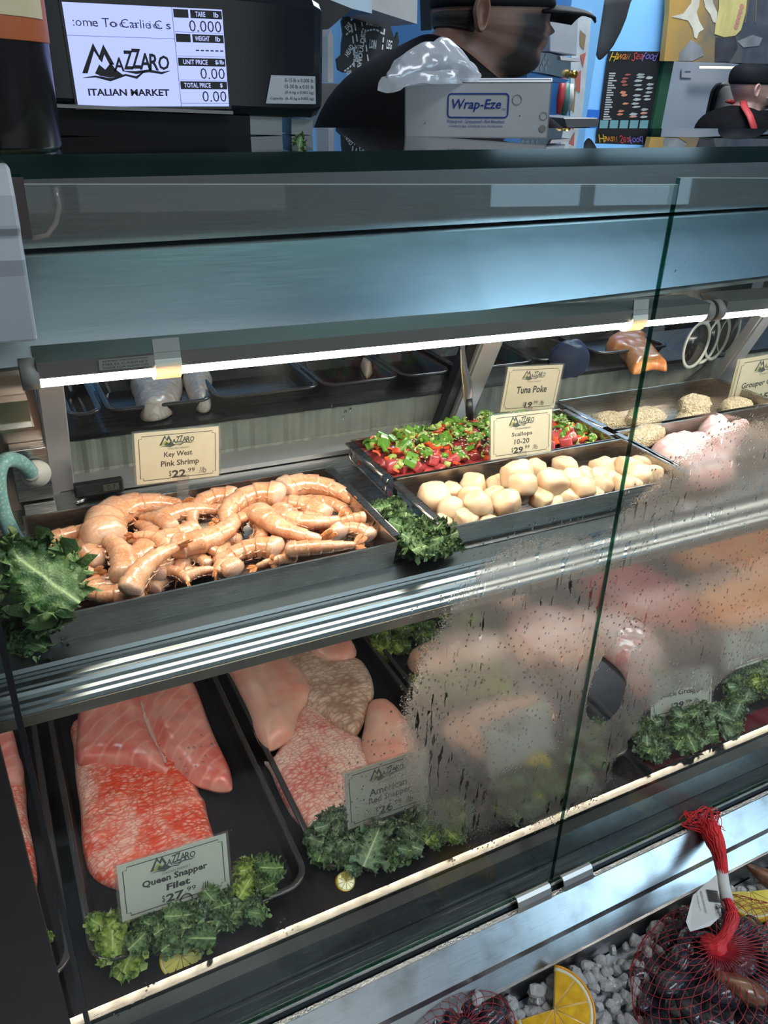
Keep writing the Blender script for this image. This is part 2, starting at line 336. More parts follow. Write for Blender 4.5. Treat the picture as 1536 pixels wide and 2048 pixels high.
def fogmat():
    m, nt, b, out = ntree('condensation'); nt.nodes.remove(b)
    geo = node(nt, 'ShaderNodeTexCoord'); sep = node(nt, 'ShaderNodeSeparateXYZ'); L(nt, geo.outputs['Object'], sep.inputs[0])
    def math_(op, a, b_=None, c=None, clamp=False):
        n = node(nt, 'ShaderNodeMath', operation=op, use_clamp=clamp)
        for i, v in enumerate((a, b_, c)):
            if v is None: continue
            if hasattr(v, 'links'): L(nt, v, n.inputs[i])
            else: n.inputs[i].default_value = v
        return n.outputs[0]
    X, Zc = sep.outputs[0], sep.outputs[2]
    def blob(x, z, rx, rz, p=1.0):          # 1 in the middle, 0 at the rim
        dx = math_('DIVIDE', math_('SUBTRACT', X, x), rx); dz = math_('DIVIDE', math_('SUBTRACT', Zc, z), rz)
        r = math_('SQRT', math_('ADD', math_('MULTIPLY', dx, dx), math_('MULTIPLY', dz, dz)))
        return math_('MULTIPLY', math_('SUBTRACT', 1.0, r, clamp=True), p, clamp=True)
    s = None
    for args in FOG:
        q = blob(*args); s = q if s is None else math_('MAXIMUM', s, q)
    for args in CLEAR: s = math_('SUBTRACT', s, blob(*args), clamp=True)
    big = tex(nt, 'ShaderNodeTexNoise', 14.0, stretch=(1, 0.02, 1), Detail=3.0)
    s = math_('ADD', s, math_('MULTIPLY', math_('SUBTRACT', big.outputs[0], 0.5), 0.35))
    run = tex(nt, 'ShaderNodeTexNoise', 1.0, stretch=(230, 1, 34), Detail=3.0)            # trickles that wiped the mist away
    runm = ramp(nt, run.outputs[0], [(0.615, 0.0), (0.64, 1.0)])
    runw = math_('MULTIPLY', runm, math_('MULTIPLY', math_('LESS_THAN', s, 0.97), 1.3))
    fine = tex(nt, 'ShaderNodeTexWhiteNoise', 1.0) if False else None
    grain = tex(nt, 'ShaderNodeTexNoise', 900.0, Detail=1.0)
    thr = math_('SUBTRACT', math_('MULTIPLY', math_('ADD', s, 0.0), 1.6), math_('MULTIPLY', runw, 1.0))
    fog = math_('GREATER_THAN', thr, grain.outputs[0])
    drops = tex(nt, 'ShaderNodeTexVoronoi', 170.0, Randomness=1.0, stretch=(1, 0.02, 0.75))
    dmask = ramp(nt, drops.outputs['Distance'], [(0.0, 1.0), (0.20, 1.0), (0.26, 0.0)])
    pick = ramp(nt, drops.outputs['Color'], [(0.50, 0.0), (0.52, 1.0)])
    dropm = math_('MULTIPLY', dmask, math_('MULTIPLY', pick, math_('GREATER_THAN', s, 0.06)))
    dropm = math_('GREATER_THAN', dropm, 0.5)
    t = node(nt, 'ShaderNodeBsdfTransparent'); t.inputs[0].default_value = (0.99, 0.99, 0.99, 1)
    rf = node(nt, 'ShaderNodeBsdfRefraction'); rf.inputs['IOR'].default_value = 1.33; rf.inputs['Roughness'].default_value = 0.15
    tr = node(nt, 'ShaderNodeBsdfTranslucent'); tr.inputs[0].default_value = (0.80, 0.70, 0.64, 1)
    df = node(nt, 'ShaderNodeBsdfDiffuse'); df.inputs[0].default_value = (0.78, 0.72, 0.68, 1)
    veil = node(nt, 'ShaderNodeMixShader'); veil.inputs[0].default_value = 0.25; L(nt, tr.outputs[0], veil.inputs[1]); L(nt, df.outputs[0], veil.inputs[2])
    fo = node(nt, 'ShaderNodeMixShader'); fo.inputs[0].default_value = 0.27; L(nt, rf.outputs[0], fo.inputs[1]); L(nt, veil.outputs[0], fo.inputs[2])
    dg = node(nt, 'ShaderNodeBsdfRefraction'); dg.inputs['IOR'].default_value = 1.33; dg.inputs['Roughness'].default_value = 0.05
    gl = node(nt, 'ShaderNodeBsdfGlossy'); gl.inputs['Roughness'].default_value = 0.08
    nb = bump(nt, drops.outputs['Distance'], 0.9, 0.004); L(nt, nb, dg.inputs['Normal']); L(nt, nb, gl.inputs['Normal'])
    dr = node(nt, 'ShaderNodeMixShader'); dr.inputs[0].default_value = 0.22; L(nt, dg.outputs[0], dr.inputs[1]); L(nt, gl.outputs[0], dr.inputs[2])
    x1 = node(nt, 'ShaderNodeMixShader'); L(nt, fog, x1.inputs[0]); L(nt, t.outputs[0], x1.inputs[1]); L(nt, fo.outputs[0], x1.inputs[2])
    x2 = node(nt, 'ShaderNodeMixShader'); L(nt, dropm, x2.inputs[0]); L(nt, x1.outputs[0], x2.inputs[1]); L(nt, dr.outputs[0], x2.inputs[2])
    L(nt, x2.outputs[0], out.inputs[0]); return m
# patches of mist on the inner side of the front glass, measured on the pane (x, z, half-width, half-height, strength)
FOG = [(0.80, H - 0.52, 0.30, 0.24, 3.0), (0.47, H - 0.60, 0.17, 0.24, 2.0), (0.57, H - 0.735, 0.14, 0.12, 1.6), (0.31, H - 0.66, 0.10, 0.13, 0.30)]
CLEAR = [(0.612, H - 0.635, 0.038, 0.07, 3.0), (0.745, H - 0.70, 0.07, 0.055, 0.9), (0.632, H - 0.565, 0.055, 0.055, 1.3), (0.775, H - 0.772, 0.14, 0.06, 3.0), (0.87, H - 0.70, 0.09, 0.07, 1.0), (0.93, H - 0.80, 0.22, 0.06, 3.0)]
def build_case():
    c = thing('display_case', 'long glass fronted refrigerated fish display case with steel canopy', 'display case', (0.6, 0.7, 0))
    iv = Matrix.Translation((-0.6, -0.7, 0))
    def part(mb, name, mat, par=c, **k):
        o = mb.build(name, mat, None, **k); o.parent = par
        o.matrix_parent_inverse = iv if par is c else Matrix(); return o
    # front glass: leaning panes, each with green edges; mist on the inner side
    fog = fogmat()
    for x0, x1, dz in ((X0, -0.0305, 0.0), (-0.0255, 0.5700, 0.0), (0.5712, 1.22, 0.0055), (1.225, X1, 0.0055)):
        t = 0.005; n = (GT[0] - GB[0]) / (GT[1] - GB[1]); z1 = GT[1] + dz; y1 = glassy(z1)
        g = MB(); A = [(x0, GB[0], GB[1]), (x1, GB[0], GB[1]), (x1, y1, z1), (x0, y1, z1)]; B = [(x, y + t, z) for x, y, z in A]
        g.add(A + B, [(0, 1, 2, 3), (7, 6, 5, 4)], 0); g.add(A + B, [(0, 4, 5, 1), (1, 5, 6, 2), (3, 7, 4, 0)], 1); g.add(A + B, [(2, 6, 7, 3)], 2)
        p = part(g, 'front_pane', [M_pane, M_green, M_edgelite])
        if x1 > 0.1 and x0 < 1.0:
            f = MB(); e = 0.0012; t2 = 0.0003
            C = [(x, y + e, z) for x, y, z in B]; D = [(x, y + t2, z) for x, y, z in C]
            f.add(C + D, [(0, 1, 2, 3), (7, 6, 5, 4), (0, 4, 5, 1), (1, 5, 6, 2), (2, 6, 7, 3), (3, 7, 4, 0)])
            q = f.build('condensation', fog); q.parent = p
            q['label'] = 'grey mist and water drops on the inside of the glass'
    # glass top shelf
    s = MB()
    y0, y1, th = 0.55, 0.83, 0.0135; zt = H - 0.0358
    v = [(x, y, zt - d + ztilt(x)) for d in (0, th) for x, y in ((X0, y0), (X1, y0), (X1, y1), (X0, y1))]
    s.add(v, [(0, 1, 2, 3), (7, 6, 5, 4)], 0); s.add(v, [(0, 4, 5, 1), (1, 5, 6, 2), (2, 6, 7, 3), (3, 7, 4, 0)], 1)
    part(s, 'glass_top_shelf', [M_shelfglass, M_dkedge])
    # steel canopy under it
    zz = (ztilt(X0), ztilt(X1))
    part(MB().prism([(0.732, H - 0.0495), (0.738, H - 0.1225), (0.80, H - 0.125), (0.80, H - 0.0495)], X0, X1, dz=zz), 'canopy_upper_panel', M_steelup)
    lowz = lambda x: .035 * (x - .3)
    part(MB().loft([[(x, .718, H - .1255 + ztilt(x)), (x, .688, H - .2030 + lowz(x)), (x, .694, H - .2085 + lowz(x)), (x, .80, H - .2085 + lowz(x)), (x, .80, H - .1255 + ztilt(x))] for x in [X0 + (X1 - X0) * i / 40 for i in range(41)]], True, 0, False), 'canopy_face_panel', M_canopy)
    part(MB().loft([[(x, .686, H - .2055 + lowz(x)), (x, .686, H - .2095 + lowz(x)), (x, .79, H - .2125 + lowz(x)), (x, .79, H - .2090 + lowz(x))] for x in (X0, X1)], True, 0, False), 'canopy_bottom_rail', M_lip)
    # rear sliding doors: frames lean towards the shopper, one black edged; rear counter beyond
    def door_y(z): return 0.945 - 0.42 * (z - (H - 0.455))
    zb, zt_ = H - 0.457, H - 0.2
    fr = MB()
    def bar(x0, x1, dy, mb, mi=0, lean=0.0):
        q = [(x, door_y(z) + dy + d, z) for z in (zb, zt_) for x, d in ((x0, 0), (x1, 0), (x1, .018), (x0, .018))]
        mb.add(q, [(0, 1, 2, 3), (7, 6, 5, 4), (0, 4, 5, 1), (1, 5, 6, 2), (2, 6, 7, 3), (3, 7, 4, 0)], mi)
    for a, b_, nm in ((0.040, 0.068, 'rear_door_frame'), (0.610, 0.648, 'rear_door_frame'), (1.175, 1.21, 'rear_door_frame')):
        m1 = MB(); bar(a, b_, 0.0, m1); part(m1, nm, M_alu, bevel=0.0015)
        m2 = MB(); bar(a + 0.002, a + 0.010, -0.004, m2); part(m2, 'rear_door_edge_strip', M_alu)
    m2 = MB(); bar(0.594, 0.609, 0.006, m2); part(m2, 'rear_door_seal', M_black)
    dgl = MB(); q = [(x, door_y(z) + 0.02 + d, z) for z in (zb + .02, zt_) for x, d in ((0.068, 0), (X1, 0), (X1, .004), (0.068, .004))]
    dgl.add(q, [(0, 1, 2, 3), (7, 6, 5, 4), (0, 4, 5, 1), (1, 5, 6, 2), (2, 6, 7, 3), (3, 7, 4, 0)]); part(dgl, 'rear_door_glass', M_tint)
    tr = MB().prism([(0.925, H - 0.4555), (0.925, H - 0.449), (0.975, H - 0.449), (0.975, H - 0.4555)], 0.068, X1); part(tr, 'rear_door_track', M_alu)
    # ribbed panel below the rear counter edge
    rb = MB(); n = 330; pts = []
    for i in range(n + 1):
        x = 0.066 + (X1 - 0.066) * i / n; pts.append((x, 0.975 + 0.0016 * (1 if (i // 2) % 2 else -1)))
    v = [(x, y, H - 0.456) for x, y in pts] + [(x, y, H - 0.401) for x, y in pts]
    rb.add(v, [(i, i + 1, n + 2 + i, n + 1 + i) for i in range(n)]); part(rb, 'ribbed_back_panel', P('grey_green_ribbed_plastic', (0.40, 0.41, 0.36), 0.35, var=0.12, vs=30))
    part(MB().box((0.066, 0.969, H - 0.4010), (X1, 1.13, H - 0.395)), 'rear_counter', P('dark_rear_counter', (0.02, 0.018, 0.018), 0.25, var=0.4))
    # upper shelf and its ridged front moulding
    part(MB().box((X0, 0.604, H - 0.462), (X1, 0.98, H - 0.457)), 'upper_shelf', M_steel)
    prof = [(.628, -.4525), (.606, -.4545), (.6035, -.4575), (.6035, -.4590), (.6015, -.4605), (.5995, -.4605), (.5985, -.463), (.595, -.4640), (.5935, -.4645), (.5925, -.4665), (.590, -.467), (.5875, -.4695), (.586, -.4725), (.5825, -.4735), (.5805, -.476), (.5775, -.477), (.576, -.480), (.576, -.481), (.60, -.481), (.63, -.463)]
    part(MB().prism([(y, H + z) for y, z in prof], X0, X1, smooth=False), 'shelf_moulding', M_mould)
    part(MB().box((X0, 0.5745, H - 0.492), (X1, 0.578, H - 0.481)), 'moulding_lip', M_lip)
    ls = MB(); n = 60
    for i in range(n): x = -0.4 + i * 0.0415; ls.box((x, 0.584, H - 0.4905), (x + 0.020, 0.596, H - 0.4885))
    part(MB().box((X0, 0.58, H - 0.488), (X1, 0.60, H - 0.481)), 'shelf_light_strip', M_alu)
    lo = part(ls, 'shelf_light_beads', emis('led_beads', (1.0, 0.88, 0.74), STRIP)); lo['kind'] = 'stuff'
    part(MB().box((X0, 0.74, H - 0.905), (X1, 1.20, H - 0.900)).box((X0, 0.562, H - 0.907), (X1, 0.80, H - 0.900)), 'lower_deck', P('black_deck', (0.010, 0.009, 0.010), 0.3, var=0.4))
    part(MB().box((X0, 1.19, H - 0.90), (X1, 1.20, H - 0.462)), 'deck_back_wall', M_blackm)
    # front ledge, dark sill, glass channel, steel rails
    part(MB().prism([(.563, H - .893), (.553, H - .8957), (.553, H - .9035), (.563, H - .908)], X0, X1), 'ledge_strip', brushed('ledge_steel', (0.27, 0.255, 0.23), 0.13, 0.1, dirt=.3))
    part(MB().prism([(.553, H - .9036), (.5485, H - .9235), (.56, H - .93), (.57, H - .908)], X0, X1), 'ledge_face', brushed('dim_ledge_steel', (0.30, 0.28, 0.26), 0.4, 0.1))
    part(MB().prism([(.5485, H - .9237), (.533, H - .9455), (.5325, H - .9475), (.506, H - .966), (.506, H - .98), (.56, H - .98), (.56, H - .93)], X0, X1), 'dark_sill', M_sill)
    part(MB().prism([(.5145, H - .9555), (.508, H - .9556), (.507, H - .9585), (.514, H - .961)], X0, X1), 'glass_channel', P('bright_channel_edge', (0.75, 0.76, 0.74), 0.25, 0.9))
    part(MB().prism([(.5015, H - .9625), (.4960, H - .9630), (.4960, H - .969), (.5015, H - .969)], X0, X1), 'crinkled_strip', P('crinkled_foil', (0.62, 0.60, 0.56), 0.22, 1.0, bmp=1.0, bs=420))
    part(MB().prism([(.4955, H - .9615), (.4940, H - .9612), (.4620, H - .9905), (.4600, H - .9995), (.4640, H - 1.004), (.4955, H - .975)], X0, X1, smooth=False), 'front_rail', M_rail)
    part(MB().prism([(.4610, H - 1.000), (.4450, H - 1.0185), (.4415, H - 1.0185), (.4415, H - 1.075), (.452, H - 1.075), (.4610, H - 1.02)], X0, X1), 'bin_rim_rail', M_rail)
    part(MB().box((X0, -0.02, H - 1.09), (X1, 0.46, H - 1.075)), 'ice_bin_floor', M_steel)
    part(MB().box((X0, 0.455, 0.0), (X1, 1.18, H - 1.08)).box((X0, -0.02, 0), (X1, -0.01, H - 1.0)).box((X0, -.01, 0), (X1, .455, .05)), 'base_cabinet', M_blackm)
    # clips that hold the panes
    for x0, x1 in ((0.505, 0.560), (0.582, 0.633), (0.005, 0.052)):
        pr = [(.5075, -.9440), (.5035, -.9430), (.4990, -.9465), (.4955, -.9540), (.4932, -.9628), (.4950, -.9632), (.4970, -.955), (.500, -.949), (.5040, -.9455), (.5075, -.9460)]
        part(MB().prism([(y, H + z) for y, z in pr], x0, x1), 'glass_clip', brushed('clip_steel', (0.74, 0.73, 0.70), 0.42, 0.06))
    # end bracket of the glass and the end of the case
    b = PY(0, 325, .54)
    hb = MB().prism([(.532, H - .047), (.523, H - .062), (.521, H - .080), (.526, H - .084), (.524, H - .098), (.528, H - .108), (.533, H - .150), (.545, H - .150), (.55, H - .047)], -0.06, 0.030)
    part(hb, 'glass_hinge_bracket', P('grey_bracket_plastic', (0.42, 0.43, 0.45), 0.4, var=0.05), bevel=0.002)
    part(MB().box((0.0305, .536, H - .088), (0.0365, .541, H - .054)), 'bracket_gasket', P('brown_rubber', (0.05, 0.035, 0.03), 0.6))
    lo_ = [PY(110, 375, .538), PY(118, 410, .538), PY(112, 445, .538), PY(95, 470, .538), PY(62, 477, .538)]
    part(MB().tube(lo_, 0.0016, 8), 'bracket_loop', clear('clear_plastic_rod', (0.75, 0.72, 0.70), 1.0, 0.1, haze=0.35, hcol=(0.7, 0.62, 0.58)))
    pa, pb = PY(0, 1492, .49), PY(140, 2045, .49); dd = pb - pa
    pc = pa - dd * 2.6; pd = pb + dd * 0.25
    ep = MB(); q = [(pc.x, .486, pc.z), (pd.x, .486, pd.z), (pd.x - .22, .486, pd.z), (pc.x - .22, .486, pc.z)]
    ep.add(q + [(x, y + .010, z) for x, y, z in q], [(0, 1, 2, 3), (7, 6, 5, 4), (0, 4, 5, 1), (1, 5, 6, 2), (2, 6, 7, 3), (3, 7, 4, 0)])
    part(ep, 'dark_end_panel', P('dark_brown_end_panel', (0.018, 0.012, 0.011), 0.45, var=0.2))
    js = MB(); q = [(x, glassy(z) - .002 + d, z) for z in (GB[1], GT[1]) for x, d in ((-0.0305, 0), (-0.0258, 0), (-0.0258, .007), (-0.0305, .007))]
    js.add(q, [(0, 1, 2, 3), (7, 6, 5, 4), (0, 4, 5, 1), (1, 5, 6, 2), (2, 6, 7, 3), (3, 7, 4, 0)]); part(js, 'pane_joint', M_black)
    # steel end pillar with the water inlet at the left
    part(MB().box((-0.20, 0.915, H - 0.457), (0.040, 0.955, H - 0.2)), 'end_pillar', brushed('brownish_steel', (0.33, 0.27, 0.24), 0.32, 0.15, along='z', dirt=0.3))
    part(MB().box((-0.012, 0.893, H - 0.345), (0.030, 0.914, H - 0.315)).box((-0.012, 0.885, H - 0.347), (0.032, 0.914, H - 0.343)), 'pillar_shelf_plate', M_steelup)
    part(MB().box((0.002, 0.893, H - 0.437), (0.0405, 0.9145, H - 0.372)).box((0.006, 0.889, H - 0.456), (0.0405, 0.9145, H - 0.439)), 'inlet_plate', M_steel, bevel=0.001)
    return c
CASE = build_case()
def tube_light(name, x0, x1, label, clips):
    t = thing(name, label, 'light', ((x0 + x1) / 2, 0.66, H - 0.2))
    y, z = 0.655, H - 0.2095; dz = (0, 0); base = t.matrix_world.inverted() if False else Matrix.Translation(-t.location)
    def part(mb, nm, m): o = mb.build(nm, m); o.parent = t; o.matrix_parent_inverse = Matrix.Translation(-Vector(t.location)); return o
    k = 14
    low = [(y + .011 * math.cos(a), z - .002 + .0095 * math.sin(a)) for a in [PI + PI * i / k for i in range(k + 1)]]
    part(MB().prism(low, x0 + .012, x1 - .012, smooth=True, dz=dz), 'diffuser', emis('lit_tube', (1.0, 0.90, 0.76), TUBE))
    part(MB().prism([(y - .0115, z - .0015), (y - .0125, z + .012), (y + .03, z + .0135), (y + .03, z + .012), (y + .0115, z - .0015)], x0 + .012, x1 - .012, dz=dz), 'lamp_body', brushed('lamp_body_metal', (0.34, 0.30, 0.27), 0.4, 0.1, metal=0.8))
    for a, b in ((x0, x0 + .013), (x1 - .013, x1)):
        ring = [(y + .0128 * math.cos(q), z + .0125 * math.sin(q)) for q in [2 * PI * i / 20 for i in range(20)]]
        part(MB().prism(ring, a, b, smooth=True, dz=dz), 'end_cap', P('lamp_end_cap', (0.30, 0.27, 0.25), 0.5))
    for cx in clips:
        arc = [(y + .0150 * math.cos(a), z + .0145 * math.sin(a)) for a in [PI * .78 + PI * 1.15 * i / 12 for i in range(13)]]
        arc2 = [(y + .0125 * math.cos(a), z + .0120 * math.sin(a)) for a in [PI * .78 + PI * 1.15 * i / 12 for i in range(13)]]
        part(MB().prism(arc + arc2[::-1], cx - .011, cx + .011, dz=dz), 'mounting_clip', P('white_clip_plastic', (0.80, 0.76, 0.68), 0.4, sss=0.2))
        part(MB().prism([(y - .0135, z + .006), (y - .0105, z + .0225), (y - .0085, z + .0225), (y - .0115, z + .006)], cx - .011, cx + .011, dz=dz), 'clip_tab', P('grey_tab_plastic', (0.42, 0.39, 0.36), 0.5))
    return t
TL = tube_light('tube_light', 0.020, 0.775, 'lit tube light under the canopy above the shrimp pan', (0.133, 0.655))
tube_light('tube_light', 0.780, 1.55, 'lit tube light above the breaded pieces, right of the tube over the shrimp', (0.885, 1.4))
lb = MB(); lm = Matrix.Translation((0.10, 0.6415, H - 0.2035)) @ Matrix.Rotation(PI / 2, 4, 'X')
poly(lb, [(-.022, -.0045), (.022, -.0045), (.022, .0045), (-.022, .0045)], 0, 0, lm)
for i, s in enumerate(('EQUIPMENT SURFACE MOUNTING', 'FIELD CABINET', 'MADE FOR DAMP USE')): text(lb, s, -.001, .0028 - i * .0028, .036, .0017, mi=1, M=lm, z=.0002)
lo = lb.build('rating_label', [P('grey_label', (0.32, 0.29, 0.26), 0.5), P('dark_print', (0.06, 0.05, 0.05), 0.6)]); lo.parent = TL; lo.matrix_parent_inverse = Matrix.Translation(-Vector(TL.location)); lo['label'] = 'printed rating label'
# ------------------------------------------------------------------ pans on the upper shelf
def put(mb, nm, mat, root, **k):           # a mesh given in shop coordinates becomes a part of root
    o = mb.build(nm, mat, None, **k); o.parent = root; o.matrix_parent_inverse = root.matrix_basis.inverted(); return o
SH = H - 0.4567
def steel_pan(label, x0, x1, y0, y1, zr=-0.42, handle=False, lips=(1, 1), name='steel_pan'):
    t = thing(name, label, 'pan', ((x0 + x1) / 2, (y0 + y1) / 2, SH))
    z1 = H + zr; z0 = SH + 0.0004; k = 0.0035; w = 0.0011
    def ring(i, z): return [(x0 + i, y0 + i, z), (x1 - i, y0 + i, z), (x1 - i, y1 - i, z), (x0 + i, y1 - i, z)]
    rings = [ring(k, z0), ring(0, z1 - .0012), ring(-.0004, z1), ring(w - .0004, z1), ring(w, z1 - .0012), ring(k + w, z0 + w)]
    m = MB().loft(rings, True, 0, False); m.f[-1] = tuple(m.f[-1])
    put(m, 'pan_body', M_pan, t)
    for s, on in ((0, lips[0]), (1, lips[1])):
        if not on: continue
        xa, xb = ((x0 - .009, x0 + .0002) if s == 0 else (x1 - .0002, x1 + .009))
        l = MB().box((xa, y0 + .012, z1 - .0012), (xb, y1 - .006, z1)); xe = xa if s == 0 else xb
        l.tube([(xe, y0 + .012, z1 - .002), (xe, y1 - .006, z1 - .002)], .0022, 8); put(l, 'rim_lip', M_pan, t)
    if handle:
        h = MB().tube([(x0 - .0035, y0 + .006, z1 - .004), (x0 - .0055, y0 + .008, z1 - .014), (x0 - .004, y0 + .010, z1 - .026), (x0 - .004, y1 - .010, z1 - .026), (x0 - .0055, y1 - .008, z1 - .012), (x0 - .0035, y1 - .006, z1 - .004)], .0018, 8)
        put(h, 'rolled_side_bead', M_pan, t)
    return t
steel_pan('wide steel pan heaped with raw pink shrimp', .003, .355, .625, .825, lips=(0, 1))
steel_pan('steel pan of diced tuna poke, behind the scallop pan', .4225, .781, .7665, .893, handle=True)
steel_pan('steel pan of raw cream scallops at the front of the shelf', .4245, .790, .6315, .7625)
steel_pan('steel pan of breaded pieces at the back of the shelf', .8035, 1.150, .795, .9255)
steel_pan('steel pan of pale pink fillets, right of the scallop pan', .8025, 1.150, .655, .787)
# ------------------------------------------------------------------ price cards
M_card = P('cream_card', (0.80, 0.73, 0.55), 0.45, var=0.03); M_ink = P('black_ink', (0.012, 0.011, 0.010), 0.55); M_logoy = P('olive_ink', (0.45, 0.46, 0.10), 0.5); M_logog = P('dark_green_ink', (0.03, 0.06, 0.045), 0.5)
M_sleeve = clear('plastic_sleeve', (0.96, 0.96, 0.95), 1.0, 0.06, haze=0.06); M_clip = clear('clear_clip', (0.9, 0.9, 0.88), 1.2, 0.05, haze=0.12)
M_cardw = P('pale_green_white_card', (0.66, 0.70, 0.62), 0.45, var=0.03)
def frame(TL, TR, BR, BL):
    c = (TL + TR + BR + BL) / 4; ex = (TR - TL + BR - BL) / 2; ey = (TL - BL + TR - BR) / 2; w, h = ex.length, ey.length
    ex.normalize(); ey = (ey - ex * ey.dot(ex)).normalized(); n = ex.cross(ey)
    return Matrix(((ex.x, ey.x, n.x, c.x), (ex.y, ey.y, n.y, c.y), (ex.z, ey.z, n.z, c.z), (0, 0, 0, 1))), w, h
def price_card(label, corners, lines, sleeve=True, clip=True, mat=None, group=None, stack=1, clipx=0.5):
    M, w, h = frame(*corners); t = thing('price_card', label, 'price card', M.translation, group)
    t.matrix_world = M; mat = mat or M_card
    def kid(mb, nm, m): o = mb.build(nm, m); o.parent = t; return o
    for i in range(stack):
        kid(MB().box((-w / 2 - .0015 * i, -h / 2, -.0008 - .0012 * i), (w / 2 - .0015 * i, h / 2, -.0012 * i)), 'card', mat)
    bo = MB(); a, b, n = w * .455, h * .43, w * .035
    outl = [(-a + n, -b), (a - n, -b), (a - n, -b + n * .8), (a, -b + n * .8), (a, b - n * .8), (a - n, b - n * .8), (a - n, b), (-a + n, b), (-a + n, b - n * .8), (-a, b - n * .8), (-a, -b + n * .8), (-a + n, -b + n * .8), (-a + n, -b)]
    stroke(bo, outl, w * .008, .0003); kid(bo, 'printed_border', M_ink)
    lg = MB(); logo(lg, -0.01 * w, h * .29, w * .42, 0, 1, z=.0003); kid(lg, 'printed_logo', [M_logog, M_logoy])
    tx = MB()
    for s, x, y, ww, hh, bold in lines: text(tx, s, x * w, y * h, ww * w, hh * h, bold=bold, shear=.04, z=.0003, rot=0.0)
    kid(tx, 'lettering', M_ink)
    if sleeve: kid(MB().box((-w * .525, -h * .53, -.0012 - .0012 * stack), (w * .525, h * .53, -.0010 - .0012 * stack)).box((-w * .525, -h * .53, .0007), (w * .525, h * .53, .0009)), 'plastic_sleeve', M_sleeve)
    if clip:
        k = MB(); cx = (clipx - .5) * w
        k.box((cx - .0065, -h * .5 - .026, -.004), (cx + .0065, -h * .5 + .004, -.0028)); k.box((cx - .0065, -h * .5 - .004, -.004), (cx + .0065, -h * .5 + .006, .0022)); k.box((cx - .009, -h * .5 - .028, -.007), (cx + .009, -h * .5 - .024, .002))
        kid(k, 'clear_clip', M_clip)
    return t
def price(s, c, x, y, k=1.0):              # $ big figures raised cents /lb
    return [('$', x - .165 * k, y + .01, .028 * k, .13 * k, .01), (s, x - .06 * k, y, .17 * k, .15 * k, .035), ('.' + c, x + .085 * k, y + .045, .105 * k, .085 * k, .008), ('/lb', x + .235 * k, y + .02, .09 * k, .12 * k, .0)]
q = lambda y, *p: [PY(u, v, yy) for (u, v), yy in zip(p, y if isinstance(y, (list, tuple)) else [y] * 4)]
price_card('cream price card reading Key West Pink Shrimp, behind the shrimp pan', q(.806, (262, 870), (433, 852), (442, 952), (280, 968)),
           [('Key West', .0, .03, .34, .13, .02), ('Pink Shrimp', .02, -.15, .46, .15, .02)] + price('22', '99', .06, -.355, 1.0), clipx=.55)
price_card('cream price card reading Tuna Poke', q(.868, (1007, 737), (1117, 731), (1117, 815), (1010, 822)),
           [('Tuna Poke', .0, -.02, .56, .16, .025)] + price('19', '99', .04, -.37, .85), clip=True)
price_card('cream price card reading Scallops 10-20, at the back rim of the scallop pan', q([.765, .765, .752, .752], (989, 832), (1112, 818), (1094, 903), (975, 920)),
           [('Scallops', .0, .0, .34, .12, .015), ('10-20', .0, -.16, .25, .12, .015)] + price('29', '99', .0, -.355, .95), clip=True)
price_card('cream price card reading Grouper Cheeks, stacked three thick', q(.86, (1457, 735), (1580, 708), (1592, 790), (1478, 808)),
           [('Grouper Cheeks', .0, -.05, .74, .15, .02)] + price('15', '99', .12, -.33, .9), clip=False, stack=3)
# ------------------------------------------------------------------ shrimp
def shrimpmat():
    m, nt, b, out = ntree('raw_shrimp'); tc = node(nt, 'ShaderNodeTexCoord'); sep = node(nt, 'ShaderNodeSeparateXYZ'); L(nt, tc.outputs['Object'], sep.inputs[0])
    n = tex(nt, 'ShaderNodeTexNoise', 5.0, Detail=4.0); n2 = tex(nt, 'ShaderNodeTexNoise', 30.0, Detail=4.0, stretch=(1, 1.5, 1))
    c = ramp(nt, n.outputs[0], [(0.3, (0.58, 0.22, 0.095)), (0.5, (0.68, 0.335, 0.175)), (0.7, (0.77, 0.45, 0.28))])
    c = mixc(nt, ramp(nt, n2.outputs[0], [(0.50, 0.0), (0.66, 0.45)]), c, (0.86, 0.60, 0.42))
    at = node(nt, 'ShaderNodeAttribute', attribute_name='cut'); f1 = node(nt, 'ShaderNodeMath', operation='MULTIPLY'); f1.inputs[1].default_value = .6; L(nt, at.outputs['Fac'], f1.inputs[0]); c = mixc(nt, f1.outputs[0], c, (0.84, 0.62, 0.52))
    a2 = node(nt, 'ShaderNodeAttribute', attribute_name='shell'); f2 = node(nt, 'ShaderNodeMath', operation='MULTIPLY'); f2.inputs[1].default_value = .85; L(nt, a2.outputs['Fac'], f2.inputs[0]); c = mixc(nt, f2.outputs[0], c, (0.62, 0.24, 0.13))
    L(nt, c, b.inputs['Base Color']); b.inputs['Roughness'].default_value = 0.17
    b.inputs['Subsurface Weight'].default_value = 0.45; b.inputs['Subsurface Radius'].default_value = (0.012, 0.005, 0.003); b.inputs['Subsurface Scale'].default_value = 1.0
    b.inputs['Coat Weight'].default_value = 0.9; b.inputs['Coat Roughness'].default_value = 0.08
    L(nt, bump(nt, n2.outputs[0], 0.12, 0.01), b.inputs['Normal']); return m
M_shrimp = shrimpmat(); M_tail = P('shrimp_tail', (0.66, 0.24, 0.09), 0.25, var=0.4, vs=40, sss=0.2); M_legs = P('shrimp_legs', (0.80, 0.42, 0.28), 0.35, var=0.3, vs=30, sss=0.2)
